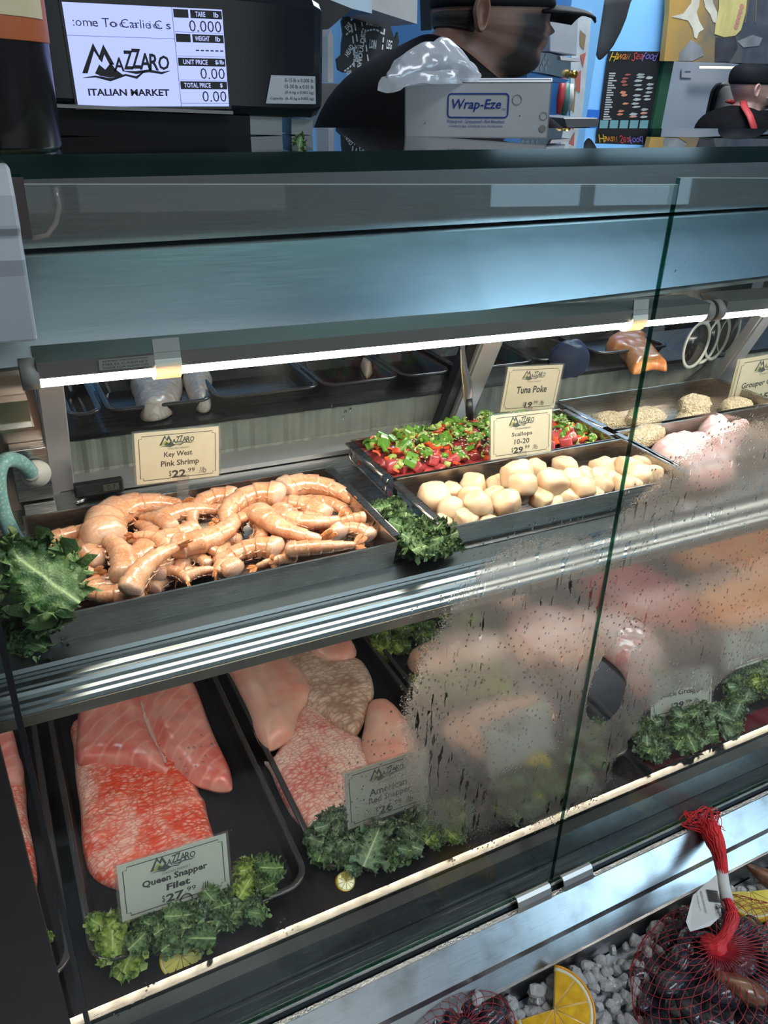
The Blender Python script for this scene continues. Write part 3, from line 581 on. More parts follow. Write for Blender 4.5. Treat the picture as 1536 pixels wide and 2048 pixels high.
def shrimp_meshes(arc, fat, seed):
    """Unit chord along +x, back bulging to +y. Returns meshes of body, tail fan, legs."""
    rnd = random.Random(seed); n, k = 96, 18
    if arc < .01: arc = .01
    Rr = 1 / (2 * math.sin(arc / 2)) if arc < PI * .98 else 0.52
    def sp(t):
        a = PI / 2 + arc / 2 - arc * t; return Vector((.5 + Rr * math.cos(a), Rr * (math.sin(a) - math.cos(arc / 2)), 0)), Vector((math.cos(a), math.sin(a), 0))
    rings = []; cut = []; sgl = []
    for i in range(n + 1):
        t = i / n * .86; p, o = sp(t)
        f = t / .86; seg = f * 6.0; ph = seg - math.floor(seg)
        r = fat * (1.06 - .42 * f - .27 * f ** 3) * (.91 + .15 * ph ** 1.5 if f < .97 else 1)
        if i < 7: r *= (.18, .48, .67, .80, .89, .95, .98)[i]
        if f > .97: r *= .86
        ring = []
        for j in range(k):
            a = 2 * PI * j / k; ry = math.cos(a) * r * (1.08 if math.cos(a) > 0 else .92); rz = math.sin(a) * r * .82
            ring.append(p + o * ry + Vector((0, 0, rz)))
        rings.append(ring); cut.append(max(0, 1 - f * 9)); sgl.append(max(0, ph - .80) / .2 if f < .97 else .3)
    body = MB().loft(rings)
    cutv = [c for c in cut for _ in range(k)]
    tail = MB(); p, o = sp(.84); tt = (sp(.86)[0] - sp(.82)[0]).normalized()
    for ang, ln, off in ((0, .16, 0), (.42, .22, .5), (-.42, .22, -.5), (.8, .19, .8), (-.8, .19, -.8)):
        d = (tt * math.cos(ang) + Vector((0, 0, 1)) * math.sin(ang)).normalized(); q = d.cross(o)
        rr = []
        for s, wv, hh in ((0, .3, .02), (.25, .75, .018), (.6, 1, .012), (.88, .75, .007), (1, .2, .003)):
            c = p + d * ln * s + o * (.015 * abs(ang) - .02 * s); wv *= .042
            rr.append([c + q * wv * math.cos(x) + o * hh * .6 * math.sin(x) for x in [2 * PI * z / 8 for z in range(8)]])
        tail.loft(rr)
    legs = MB()
    for i in range(5):
        t = .10 + .13 * i; p, o = sp(t)
        for sz in (-1, 1):
            b0 = p - o * fat * .75 + Vector((0, 0, sz * fat * .35)); tn = (sp(t + .02)[0] - p).normalized()
            b1 = b0 - o * .02 + tn * .04 + Vector((0, 0, sz * -.01)); b2 = b1 - o * .002 + tn * .05
            legs.tube([b0, b1, b2], [.014, .011, .003], 5, flat=.5)
    res = []
    for mb, nm, mt in ((body, 'body', M_shrimp), (tail, 'tail_fan', M_tail), (legs, 'swimming_legs', M_legs)):
        o = mb.build(nm, mt); me = o.data; bpy.data.objects.remove(o); res.append((nm, me))
    at = res[0][1].attributes.new('cut', 'FLOAT', 'POINT')
    for i in range(min(len(cutv), len(at.data))): at.data[i].value = cutv[i]
    at = res[0][1].attributes.new('shell', 'FLOAT', 'POINT'); sv = [c for c in sgl for _ in range(k)]
    for i in range(min(len(sv), len(at.data))): at.data[i].value = sv[i]
    return res
SHR = [(a, shrimp_meshes(a, f, i)) for i, (a, f) in enumerate(((.5, .135), (1.0, .145), (1.6, .16), (2.3, .185), (2.9, .205)))]
SHG = 'raw shrimp piled in the steel pan'
def shrimp(a, b, m, za, zb, label=None, fat=1.0, grp=True):
    s = lambda p: (30 + p[0] / 1.92, 840 + p[1] / 1.92)
    A = PZ(*s(a), za); B = PZ(*s(b), zb); Mi = PZ(*s(m), (za + zb) / 2 + .004); X = B - A; ch = X.length; X.normalize()
    Y = Mi - (A + B) / 2; sag = Y.length; Y = Y - X * Y.dot(X)
    if Y.length < 1e-5: Y = Vector((0, 0, 1)).cross(X)
    Y.normalize(); Zv = X.cross(Y); ratio = sag / ch
    best = min(SHR, key=lambda v: abs((1 - math.cos(v[0] / 2)) / (2 * math.sin(v[0] / 2)) - ratio))
    t = thing('shrimp', label or 'raw pink headless shrimp lying in the heap of the steel pan', 'shrimp', A, SHG)
    M = Matrix(((X.x, Y.x, Zv.x, A.x), (X.y, Y.y, Zv.y, A.y), (X.z, Y.z, Zv.z, A.z), (0, 0, 0, 1))) @ Matrix.Diagonal((ch, ch, ch * fat, 1))
    t.matrix_world = M
    for nm, me in best[1]:
        o = bpy.data.objects.new(nm, me); COL.objects.link(o); o.parent = t
    return t
B0, B1, B2, B3 = -.443, -.433, -.421, -.409
for a, b, m, za, zb in (
    # a layer at the bottom of the pan
    ((120, 560), (300, 520), (210, 500), B0, B0), ((250, 690), (480, 640), (350, 620), B0, B0), ((520, 660), (760, 590), (640, 590), B0, B0), ((780, 600), (1010, 560), (900, 530), B0, B0),
    ((480, 520), (700, 560), (590, 480), B0, B0), ((700, 540), (880, 420), (760, 450), B0, B0), ((900, 480), (1080, 540), (1000, 460), B0, B0), ((1080, 440), (1330, 480), (1210, 410), B0, B0),
    ((420, 400), (600, 330), (480, 330), B0, B0), ((690, 330), (860, 350), (780, 290), B0, B0), ((1060, 340), (1290, 400), (1180, 320), B0, B0), ((160, 530), (400, 480), (260, 470), B0, B0), ((960, 330), (1130, 300), (1040, 275), B0, B0),
    ((330, 470), (150, 600), (220, 500), B0, B0), ((1370, 430), (1200, 500), (1290, 440), B0, B0)):
    shrimp(a, b, m, za, zb)
for a, b, m, za, zb, lb in (
    ((82, 478), (412, 385), (260, 425), B1, B1, 'long raw shrimp along the left back of the pan, red tail'),
    ((372, 470), (712, 362), (500, 330), B2, B1, 'raw shrimp arched over the left back of the heap'),
    ((605, 425), (455, 385), (530, 380), B2, B1, 'short raw shrimp with its cut end turned to the glass'),
    ((225, 490), (345, 600), (255, 560), B1, B1, None),
    ((412, 615), (292, 438), (400, 510), B2, B2, 'raw shrimp with its tail pointing to the back left rim'),
    ((555, 560), (415, 460), (545, 465), B1, B2, None),
    ((212, 690), (455, 655), (335, 628), B1, B1, 'raw shrimp nearest the front left corner of the pan'),
    ((440, 670), (668, 478), (520, 560), B2, B3, 'raw shrimp with a dark tail across the left front'),
    ((855, 300), (720, 430), (730, 320), B2, B1, 'raw shrimp curled high at the back middle of the heap'),
    ((600, 485), (822, 355), (745, 445), B2, B2, None),
    ((1030, 292), (848, 432), (880, 300), B3, B2, 'raw shrimp bent over with its dark tail hanging to the front'),
    ((915, 385), (860, 520), (930, 460), B2, B1, None),
    ((1020, 275), (1310, 345), (1180, 262), B2, B1, 'long raw shrimp along the right back of the heap'),
    ((1025, 345), (1262, 365), (1160, 388), B2, B2, 'orange raw shrimp arched at the upper right of the heap'),
    ((935, 345), (1225, 462), (1050, 430), B3, B2, 'long orange raw shrimp sloping down to the right'),
    ((1350, 375), (1180, 425), (1270, 385), B2, B1, 'raw shrimp with a white cut end near the right rim'),
    ((1372, 455), (1180, 470), (1290, 425), B1, B1, None),
    ((1038, 500), (1345, 478), (1190, 486), B2, B2, 'straight raw shrimp lying at the right front edge'),
    ((1022, 500), (768, 618), (905, 490), B2, B1, 'big raw shrimp arched at the middle front'),
    ((870, 470), (655, 462), (770, 448), B1, B2, None),
    ((850, 560), (665, 472), (770, 500), B1, B2, 'raw shrimp with its pale tail tip raised in the middle'),
    ((745, 560), (590, 545), (665, 525), B1, B1, None), ((560, 590), (670, 645), (620, 592), B1, B1, None), ((640, 620), (800, 580), (720, 580), B1, B1, None),
    ((1080, 530), (900, 575), (990, 540), B1, B1, None), ((1060, 375), (1240, 420), (1150, 385), B1, B1, None)):
    shrimp(a, b, m, za, zb, lb)
rsh = random.Random(31)
for i in range(16):                                          # more of the heap, showing between the ones on top
    f, g = (i % 8 + rsh.uniform(.2, .8)) / 8, (i // 8 + rsh.uniform(.25, .75)) / 2; a = rsh.uniform(0, 2 * PI); l = .042
    c = Vector((.055 + .245 * f, .665 + .115 * g, 0)); d = Vector((math.cos(a), math.sin(a), 0)) * l; e = Vector((-d.y, d.x, 0)) * rsh.choice((-.5, .5, .3)); zz = rsh.uniform(-.437, -.428)
    inv = lambda p: (lambda cc: ((768 + F * cc[0] / cc[2] - 30) * 1.92, (1024 + F * cc[1] / cc[2] - 840) * 1.92))([p.x * AX[k] + p.y * AY[k] + zz * AZ[k] for k in range(3)])
    c.x = min(max(c.x, .06), .30); shrimp(inv(c - d), inv(c + d), inv(c + e), zz, zz)
# ------------------------------------------------------------------ scallops
def scalmat():
    m, nt, b, out = ntree('raw_scallop'); n = tex(nt, 'ShaderNodeTexNoise', 60.0, Detail=4.0)
    c = ramp(nt, n.outputs[0], [(0.35, (0.78, 0.52, 0.31)), (0.65, (0.88, 0.67, 0.47))]); L(nt, c, b.inputs['Base Color'])
    b.inputs['Roughness'].default_value = 0.25; b.inputs['Subsurface Weight'].default_value = 0.5; b.inputs['Subsurface Radius'].default_value = (0.015, 0.008, 0.004); b.inputs['Subsurface Scale'].default_value = 1.0
    b.inputs['Coat Weight'].default_value = 0.4; b.inputs['Coat Roughness'].default_value = 0.15
    f = tex(nt, 'ShaderNodeTexNoise', 120.0, stretch=(1, 1, .15), Detail=3.0); L(nt, bump(nt, f.outputs[0], 0.25, 0.002), b.inputs['Normal']); return m
M_scal = scalmat()
def lump(r, h, seed, e=.55, am=.12, n=20, k=28):
    mb = MB(); rings = []
    for i in range(n + 1):
        f = -PI / 2 + PI * i / n; cz, sz = math.cos(f), math.sin(f); rr = r * abs(cz) ** e; z = h * (abs(sz) ** e) * (1 if sz > 0 else -1); ring = []
        for j in range(k):
            a = 2 * PI * j / k; d = 1 + am * noise.noise(Vector((math.cos(a) * 1.1 + seed * 7.3, math.sin(a) * 1.1, sz * .9 + seed)))  + am * .35 * noise.noise(Vector((math.cos(a) * 3 + seed, math.sin(a) * 3, sz * 2.5)))
            ring.append((rr * d * math.cos(a), rr * d * math.sin(a), z * (1 + am * noise.noise(Vector((math.cos(a) * rr / r * 1.5, math.sin(a) * rr / r * 1.5, seed * 3.1))))))
        rings.append(ring)
    return mb.loft(rings)
SC = []
for i in range(6):
    o = lump(1, .78, i, .60, .22).build('scallop', M_scal); SC.append(o.data); bpy.data.objects.remove(o)
def copyof(meshes, name, label, cat, grp, loc, rot, sc, rnd):
    o = bpy.data.objects.new(name, rnd.choice(meshes)); COL.objects.link(o); o.location = loc; o.rotation_euler = rot; o.scale = sc if isinstance(sc, (tuple, list)) else (sc, sc, sc)
    return tag(o, label, cat, grp)
rs = random.Random(5)
sx = lambda p: (680 + p[0] / 2.56, 680 + p[1] / 2.56)
for x, y, r, zz in ((480, 805, 92, -.430), (568, 775, 60, -.434), (575, 868, 88, -.436), (645, 915, 66, -.438), (682, 742, 70, -.434), (672, 800, 74, -.434), (705, 838, 78, -.424), (790, 795, 62, -.432), (806, 748, 66, -.438), (850, 832, 80, -.428), (838, 872, 58, -.438),
                    (905, 690, 92, -.412), (936, 738, 78, -.414), (1004, 660, 60, -.424), (1086, 732, 90, -.418), (938, 805, 58, -.436), (1030, 812, 70, -.432), (1152, 655, 72, -.434), (1192, 718, 66, -.428), (1252, 705, 64, -.434), (1238, 758, 74, -.426), (1165, 812, 66, -.434),
                    (1335, 655, 68, -.436), (1330, 700, 58, -.430), (1345, 745, 62, -.428), (1300, 792, 55, -.436), (1480, 660, 76, -.432), (1455, 745, 66, -.426), (1395, 725, 64, -.432), (1530, 700, 70, -.430), (1540, 640, 60, -.438), (1500, 745, 60, -.434), (1090, 840, 60, -.438), (740, 880, 60, -.440), (1590, 690, 64, -.434), (530, 925, 50, -.442), (1410, 655, 55, -.438), (760, 935, 55, -.442)):
    p = PZ(*sx((x, y)), zz); r_ = r / 2.56 * p.length / F * 1.0 * (1.0 + 0.0); r_ = r / 2.56 * ((p - CAM).length) / F * .92
    copyof(SC, 'scallop', 'raw cream scallop in the steel pan', 'scallop', 'raw scallops in the front pan', p, (rs.uniform(-.5, .5), rs.uniform(-.5, .5), rs.uniform(0, 6)), r_, rs)
# ------------------------------------------------------------------ tuna poke
def bits(kind, seed):
    r = random.Random(seed); mb = MB()
    if kind == 'cube':
        o = bmesh.new(); bmesh.ops.create_cube(o, size=1.6); bmesh.ops.subdivide_edges(o, edges=o.edges, cuts=3, use_grid_fill=True)
        for v in o.verts: v.co = v.co * .8 + v.co.normalized() * .22 + Vector((noise.noise(v.co * .9 + Vector((seed, 0, 0))), noise.noise(v.co * .9 + Vector((0, seed, 3))), noise.noise(v.co * .8 + Vector((4, 0, seed))))) * .22
        mb.v = [v.co.copy() for v in o.verts]; mb.f = [tuple(v.index for v in f.verts) for f in o.faces]; mb.m = [0] * len(mb.f); mb.sm = [True] * len(mb.f); o.free()
    elif kind == 'ring':                                     # curved strip of pepper or onion
        a0, da = r.uniform(0, 6), r.uniform(1.6, 3.6); w = r.uniform(.55, .9); rr = []
        for i in range(11):
            a = a0 + da * i / 10; c = Vector((math.cos(a), math.sin(a), 0)); rr.append([c * 1.0 + Vector((0, 0, -w)), c * 1.0 + Vector((0, 0, w)), c * .76 + Vector((0, 0, w)), c * .76 + Vector((0, 0, -w))])
        mb.loft(rr, True, 0, True)
    else:                                                    # diced pepper with a bent skin
        w, l, h = r.uniform(.8, 1.2), r.uniform(.7, 1.1), r.uniform(.22, .36); rr = []
        for i in range(7):
            x = -w + 2 * w * i / 6; b = -.35 * (x / w) ** 2; rr.append([(x, -l, b - h), (x, l * r.uniform(.85, 1.1), b - h), (x, l, b + h), (x, -l, b + h)])
        mb.loft(rr, True, 0, False)
    return mb
def meshof(mb, mat, nm):
    o = mb.build(nm, mat); me = o.data; bpy.data.objects.remove(o); return me
M_tuna = P('raw_tuna', (0.48, 0.07, 0.075), 0.22, var=0.35, vs=40, sss=0.25, coat=0.4, stretch=(1, 3, 1)); M_gpep = P('green_pepper', (0.12, 0.29, 0.03), 0.22, var=0.5, vs=25, sss=0.1, coat=0.3)
M_lime = P('pale_green_onion', (0.42, 0.56, 0.14), 0.25, var=0.4, vs=20, sss=0.2, coat=0.3); M_rpep = P('red_pepper', (0.80, 0.10, 0.025), 0.2, var=0.3, vs=25, sss=0.15, coat=0.4)
TU = [meshof(bits('cube', i), M_tuna, 'tuna_cube') for i in range(4)]
GP = [meshof(bits('dice', i), M_gpep, 'green_pepper_piece') for i in range(4)] + [meshof(bits('ring', i), M_gpep, 'green_pepper_piece') for i in range(3)]
LI = [meshof(bits('ring', 20 + i), M_lime, 'green_onion_piece') for i in range(4)] + [meshof(bits('dice', 30 + i), M_lime, 'green_onion_piece') for i in range(2)]
RP = [meshof(bits('dice', 40 + i), M_rpep, 'red_pepper_piece') for i in range(4)]
rp = random.Random(11)
def poke_z(x, y):
    u = (x - .4225) / .3585; v = (y - .7665) / .1265
    return H - .4285 + .016 * max(0, 1 - (2 * u - 1) ** 4) * max(0, 1 - (2 * v - 1.15) ** 2) - .010 * (u > .86)
def scatter(n, meshes, name, label, cat, grp, s0, s1, dz, gap, xs=(.433, .770), ys=(.777, .884)):
    done = []; tries = 0
    while len(done) < n and tries < n * 60:
        tries += 1; x, y = rp.uniform(*xs), rp.uniform(*ys)
        if any((x - a) ** 2 + (y - b) ** 2 < gap * gap for a, b in done): continue
        done.append((x, y)); s = rp.uniform(s0, s1)
        copyof(meshes, name, label, cat, grp, (x, y, poke_z(x, y) + dz + rp.uniform(-.002, .003)), (rp.uniform(-.7, .7), rp.uniform(-.7, .7), rp.uniform(0, 6.3)), s, rp)
    return done
fill = MB(); gx, gy = 90, 34                                # the bed of tuna and marinade under the loose pieces
v = []
for j in range(gy + 1):
    for i in range(gx + 1):
        x = .4275 + .3485 * i / gx; y = .7715 + .1165 * j / gy; v.append((x, y, poke_z(x, y) - .006 + .006 * noise.noise(Vector((x * 90, y * 90, 0)))))
fill.add(v, [(j * (gx + 1) + i, j * (gx + 1) + i + 1, (j + 1) * (gx + 1) + i + 1, (j + 1) * (gx + 1) + i) for j in range(gy) for i in range(gx)], 0, True)
fb = fill.build('chopped_tuna_bed', M_tuna); sm_ = fb.modifiers.new('s', 'SOLIDIFY'); sm_.thickness = .018; sm_.offset = -1
tag(fb, 'dark red bed of chopped tuna filling the poke pan', 'tuna', None, 'stuff')
scatter(40, TU, 'tuna_cube', 'dark red raw tuna cube in the poke', 'tuna cube', 'tuna cubes in the poke', .0062, .0088, .000, .015)
scatter(14, TU, 'tuna_cube', 'dark red raw tuna cube in the poke', 'tuna cube', 'tuna cubes in the poke', .0075, .0105, .003, .014, ys=(.775, .800))
scatter(150, RP, 'red_pepper_piece', 'bright red diced pepper piece in the poke', 'pepper piece', 'red pepper in the poke', .0036, .0060, .0065, .006)
scatter(120, LI, 'green_onion_piece', 'pale green onion piece in the poke', 'onion piece', 'green onion in the poke', .0040, .0064, .0075, .006)
scatter(100, GP, 'green_pepper_piece', 'deep green pepper piece in the poke', 'pepper piece', 'green pepper in the poke', .0052, .0085, .0095, .0068, ys=(.788, .886))
se = MB()
for i in range(520):
    cxx, cyy = rp.choice(((.545, .80), (.60, .82), (.52, .83), (.60, .85), (.48, .80), (.66, .84), (.74, .82), (.57, .79)))
    x, y = min(.772, max(.43, rp.gauss(cxx, .02))), min(.886, max(.774, rp.gauss(cyy, .013))); z = poke_z(x, y) + .0150 + rp.uniform(-.002, .003); s = rp.uniform(.0010, .0015); a = rp.uniform(0, 6)
    M = Matrix.Translation((x, y, z)) @ Matrix.Rotation(a, 4, 'Z') @ Matrix.Rotation(rp.uniform(-.6, .6), 4, 'X')
    se.add([(s * 1.4, 0, 0), (-s * 1.4, 0, 0), (0, s * .8, 0), (0, -s * .8, 0), (0, 0, s * .6), (0, 0, -s * .6)], [(0, 2, 4), (2, 1, 4), (1, 3, 4), (3, 0, 4), (2, 0, 5), (1, 2, 5), (3, 1, 5), (0, 3, 5)], int(rp.random() < .5), True, M)
tag(se.build('sesame_seeds', [P('white_sesame', (0.82, 0.74, 0.58), 0.4), P('black_sesame', (0.012, 0.01, 0.012), 0.35)]), 'black and white sesame seeds strewn over the poke', 'sesame', None, 'stuff')
# spoon standing in the poke
sp_ = thing('serving_spoon', 'steel serving spoon standing upright in the tuna poke', 'spoon', PY(938, 835, .875))
pa = [PY(940, 842, .870), PY(938, 815, .872), PY(936, 795, .874), PY(934, 765, .876), PY(928, 735, .878), PY(925, 700, .878), PY(924, 660, .876)]
mb = MB(); rings = []
for p, w in zip(pa, (.0042, .0050, .0072, .0082, .0058, .0040, .0045)): rings.append([p + Vector((w * math.cos(a), .0016 * math.sin(a), 0)) for a in [2 * PI * i / 12 for i in range(12)]])
put(mb.loft(rings), 'handle', P('polished_steel', (0.75, 0.74, 0.72), 0.12, 1.0), sp_)
put(MB().tube([PY(940, 838, .870), PY(937, 797, .8735)], .0056, 10, flat=.9), 'black_grip_sleeve', M_black, sp_)
# ------------------------------------------------------------------ breaded pieces, pink fillets
def crumbmat():
    m, nt, b, out = ntree('bread_crumbs'); n = tex(nt, 'ShaderNodeTexNoise', 260.0, Detail=4.0); n2 = tex(nt, 'ShaderNodeTexVoronoi', 420.0)
    c = ramp(nt, n.outputs[0], [(0.35, (0.56, 0.42, 0.24)), (0.6, (0.82, 0.70, 0.50))]); L(nt, c, b.inputs['Base Color']); b.inputs['Roughness'].default_value = 0.8
    L(nt, bump(nt, n2.outputs['Distance'], 1.0, 0.003), b.inputs['Normal']); return m
M_crumb = crumbmat()
for i, (u, v, r1, r2, zz, rz, lb) in enumerate(((1290, 838, .036, .022, -.426, .2, 'breaded fish piece in the middle of the back right pan'), (1388, 812, .034, .020, -.420, .1, 'breaded fish piece heaped at the right of the back right pan'), (1215, 848, .032, .020, -.437, -.3, 'breaded fish piece at the left end of the back right pan'),
                                            (1290, 872, .048, .018, -.438, .25, 'flat breaded fish piece along the front of the back right pan'), (1390, 838, .038, .018, -.436, .2, 'breaded fish piece below the heap in the back right pan'), (1470, 815, .034, .02, -.436, .2, 'breaded fish piece under the card for grouper cheeks'))):
    mb = lump(1, 1, 50 + i, .8, .25, 40, 70)
    for p in mb.v:
        d = 1 + .05 * noise.noise(p * 16) + .04 * noise.noise(p * 34); p.x *= r1 * d; p.y *= r2 * 1.15 * d; p.z *= .0165 * d
    o = mb.build('breaded_fish_piece', M_crumb); o.location = PZ(u, v, zz); o.rotation_euler = (0, 0, rz); tag(o, lb, 'breaded fish', 'breaded fish pieces')
def fleshmat(name, c0, c1, c2, sc=18.0, bands=0.0, ang=0.5, white=0.0):
    m, nt, b, out = ntree(name); n = tex(nt, 'ShaderNodeTexNoise', sc, Detail=3.0, Distortion=0.6)
    c = ramp(nt, n.outputs[0], [(0.32, c0), (0.52, c1), (0.72, c2)])
    if bands:
        w = tex(nt, 'ShaderNodeTexWave', bands, rot=(0, 0, ang), Distortion=3.5, Detail=2.0); w.inputs['Detail Scale'].default_value = 1.2
        c = mixc(nt, ramp(nt, w.outputs[0], [(0.80, 0.0), (0.98, 0.34)]), c, tuple(min(1, x * 1.12 + .05) for x in c2))
        L(nt, bump(nt, w.outputs[0], 0.12, 0.003), b.inputs['Normal'])
    else:
        n3 = tex(nt, 'ShaderNodeTexNoise', 70.0, Detail=3.0, stretch=(1, .3, 1)); L(nt, bump(nt, n3.outputs[0], 0.12, 0.003), b.inputs['Normal'])
    L(nt, c, b.inputs['Base Color']); b.inputs['Roughness'].default_value = 0.28; b.inputs['Coat Weight'].default_value = 0.35; b.inputs['Coat Roughness'].default_value = 0.15
    b.inputs['Subsurface Weight'].default_value = 0.35; b.inputs['Subsurface Radius'].default_value = (0.014, 0.006, 0.005); b.inputs['Subsurface Scale'].default_value = 1.0; return m
M_pinkf = fleshmat('pale_pink_flesh', (0.82, 0.42, 0.42), (0.88, 0.58, 0.56), (0.92, 0.74, 0.70), 40)
for i, (pts, zz, h, lb) in enumerate((([(1300, 900), (1345, 880), (1400, 882), (1440, 905), (1430, 945), (1370, 950), (1320, 930)], -.446, .022, 'pale pink fillet folded at the left of the right front pan'),
                                     ([(1395, 855), (1430, 842), (1465, 862), (1475, 900), (1450, 925), (1410, 905)], -.440, .022, 'pale pink fillet standing up at the back of the right front pan'),
                                     ([(1340, 930), (1390, 905), (1450, 915), (1470, 950), (1410, 975), (1360, 965)], -.440, .020, 'pale pink fillet at the front of the right front pan'),
                                     ([(1440, 860), (1480, 842), (1500, 850), (1480, 875), (1450, 885)], -.440, .014, 'small pale pink strip at the back rim of the right front pan'))):
    W_ = [PZ(u, v, zz) for u, v in pts]
    mb = slab(W_, lambda p, zz=zz: H + zz - .006, lambda p, d, h=h, i=i: h * min(1, d / .014) ** .5 + .005 * fbm((p.x, p.y, i), 60) * min(1, d / .01), .004)
    tag(mb.build('pink_fish_fillet', M_pinkf), lb, 'fish fillet', 'pale pink fillets')
# ------------------------------------------------------------------ black trays on the lower deck
M_tray = P('black_tray', (0.014, 0.012, 0.013), 0.36, spec=0.3, var=0.3, vs=15); M_trim = clear('tray_rim', (0.10, 0.09, 0.09), 1.6, 0.05)
M_trayw = P('wine_red_tray', (0.10, 0.006, 0.012), 0.2, var=0.3)
def rrect(x0, x1, y0, y1, r, z, n=7):
    out = []
    for cx, cy_, a0 in ((x1 - r, y1 - r, 0), (x0 + r, y1 - r, PI / 2), (x0 + r, y0 + r, PI), (x1 - r, y0 + r, 1.5 * PI)):
        for i in range(n): a = a0 + PI / 2 * i / (n - 1); out.append((cx + r * math.cos(a), cy_ + r * math.sin(a), z))
    return out
def tray(label, x0, x1, y0, y1, zb, zr, mat=None, r=.03, name='food_tray', cat='tray', grp=None):
    mat = mat or M_tray
    t = thing(name, label, cat, ((x0 + x1) / 2, (y0 + y1) / 2, zb), grp)
    k = .012
    rg = [rrect(x0 + k, x1 - k, y0 + k, y1 - k, r - .006, zb), rrect(x0 + .004, x1 - .004, y0 + .004, y1 - .004, r, zr - .004), rrect(x0 + .0035, x1 - .0035, y0 + .0035, y1 - .0035, r, zr),
          rrect(x0 + .006, x1 - .006, y0 + .006, y1 - .006, r, zr), rrect(x0 + k + .002, x1 - k - .002, y0 + k + .002, y1 - k - .002, r - .006, zb + .0015)]
    put(MB().loft(rg, True, 0, False), 'tray_body', mat, t)
    rim = MB(); c = [Vector(p) for p in rrect(x0 + .003, x1 - .003, y0 + .003, y1 - .003, r, zr)]
    rings = []
    for i, p in enumerate(c):
        tn = (c[(i + 1) % len(c)] - c[i - 1]).normalized(); q_ = Vector((tn.y, -tn.x, 0)); rings.append([p + q_ * .0045 * math.cos(a) + Vector((0, 0, .0022 * math.sin(a))) for a in [2 * PI * j / 8 for j in range(8)]])
    rings.append(rings[0]); rim.loft(rings, False); put(rim, 'tray_rim', P('glossy_black_rim', (0.05, 0.045, 0.045), 0.08), t)
    return t
TZ, TR = H - .8990, H - .878
tray('black tray at the left end of the deck, mostly behind the dark end panel', -.285, -.034, .605, 1.12, TZ, TR)
tray('black tray with the queen snapper fillets', -.016, .248, .597, 1.12, TZ, TR)
tray('black tray with the american red snapper fillets', .266, .528, .600, 1.12, TZ, TR)
tray('black tray behind the misted middle of the glass', .538, .792, .602, 1.12, TZ, TR)
tray('black tray with the grouper card', .803, 1.062, .598, 1.12, TZ, TR)
tray('black tray with the tuna card at the right edge', 1.075, 1.335, .60, 1.12, TZ, TR)
tray('black tray beyond the tuna card tray, at the far right', 1.345, 1.60, .60, 1.12, TZ, TR)
tag(MB().box((.80, .570, H - .8998), (1.66, .598, H - .8985)).build('red_liner', M_trayw), 'dark red liner sheet under the front of the right hand trays', 'liner')
# ------------------------------------------------------------------ fish skins
def skinmat(name, deep, mid, pale, line, sc=95.0, bands=((0.35, 0.0), (0.6, 1.0)), big=9.0):
    m, nt, b, out = ntree(name)
    wob = tex(nt, 'ShaderNodeTexNoise', 40.0, Detail=2.0)
    tc = node(nt, 'ShaderNodeTexCoord'); mp = node(nt, 'ShaderNodeMapping'); mp.inputs['Scale'].default_value = (0.8, 1.5, 0.5); L(nt, tc.outputs['Object'], mp.inputs['Vector'])
    add = node(nt, 'ShaderNodeVectorMath', operation='MULTIPLY_ADD'); L(nt, wob.outputs['Color'], add.inputs[0]); add.inputs[1].default_value = (.022, .020, 0); L(nt, mp.outputs[0], add.inputs[2])
    v = node(nt, 'ShaderNodeTexVoronoi'); v.inputs['Scale'].default_value = sc; v.inputs['Randomness'].default_value = 0.75; L(nt, add.outputs[0], v.inputs['Vector'])
    ve = node(nt, 'ShaderNodeTexVoronoi', feature='DISTANCE_TO_EDGE'); ve.inputs['Scale'].default_value = sc; ve.inputs['Randomness'].default_value = 0.75; L(nt, add.outputs[0], ve.inputs['Vector'])
    lo = tex(nt, 'ShaderNodeTexNoise', big, Detail=4.0, Distortion=0.8)
    c = mixc(nt, ramp(nt, lo.outputs[0], list(bands)), mid, pale)
    c2 = mixc(nt, ramp(nt, lo.outputs[0], [(0.40, 0.85), (0.56, 0.05)]), c, deep)
    cell = mixc(nt, ramp(nt, v.outputs['Distance'], [(0.10, 0.80), (0.62, 0.0)]), c2, pale)
    c3 = mixc(nt, ramp(nt, ve.outputs['Distance'], [(0.01, 0.70), (0.11, 0.0)]), cell, line)
    L(nt, c3, b.inputs['Base Color']); b.inputs['Roughness'].default_value = 0.3; b.inputs['Coat Weight'].default_value = 0.4; b.inputs['Coat Roughness'].default_value = 0.2
    b.inputs['Subsurface Weight'].default_value = 0.15; b.inputs['Subsurface Radius'].default_value = (0.008, 0.004, 0.003); b.inputs['Subsurface Scale'].default_value = 1.0
    L(nt, bump(nt, v.outputs['Distance'], 0.45, 0.003), b.inputs['Normal']); return m
M_qskin = skinmat('queen_snapper_skin', (0.80, 0.055, 0.02), (0.82, 0.17, 0.09), (0.92, 0.62, 0.52), (0.74, 0.10, 0.05), 150, ((0.42, 0.0), (0.66, 1.0)), 13)
M_rskin = skinmat('red_snapper_skin', (0.70, 0.16, 0.13), (0.80, 0.42, 0.35), (0.92, 0.74, 0.66), (0.62, 0.14, 0.12), 130, ((0.40, 0.0), (0.62, 1.0)), 10)
M_gskin = skinmat('brown_snapper_skin', (0.42, 0.27, 0.19), (0.56, 0.38, 0.28), (0.82, 0.64, 0.52), (0.40, 0.24, 0.18), 88, ((0.40, 0.0), (0.62, 1.0)), 12)
M_pskin = skinmat('pale_grey_skin', (0.60, 0.50, 0.45), (0.72, 0.62, 0.56), (0.85, 0.77, 0.70), (0.50, 0.38, 0.33), 85)
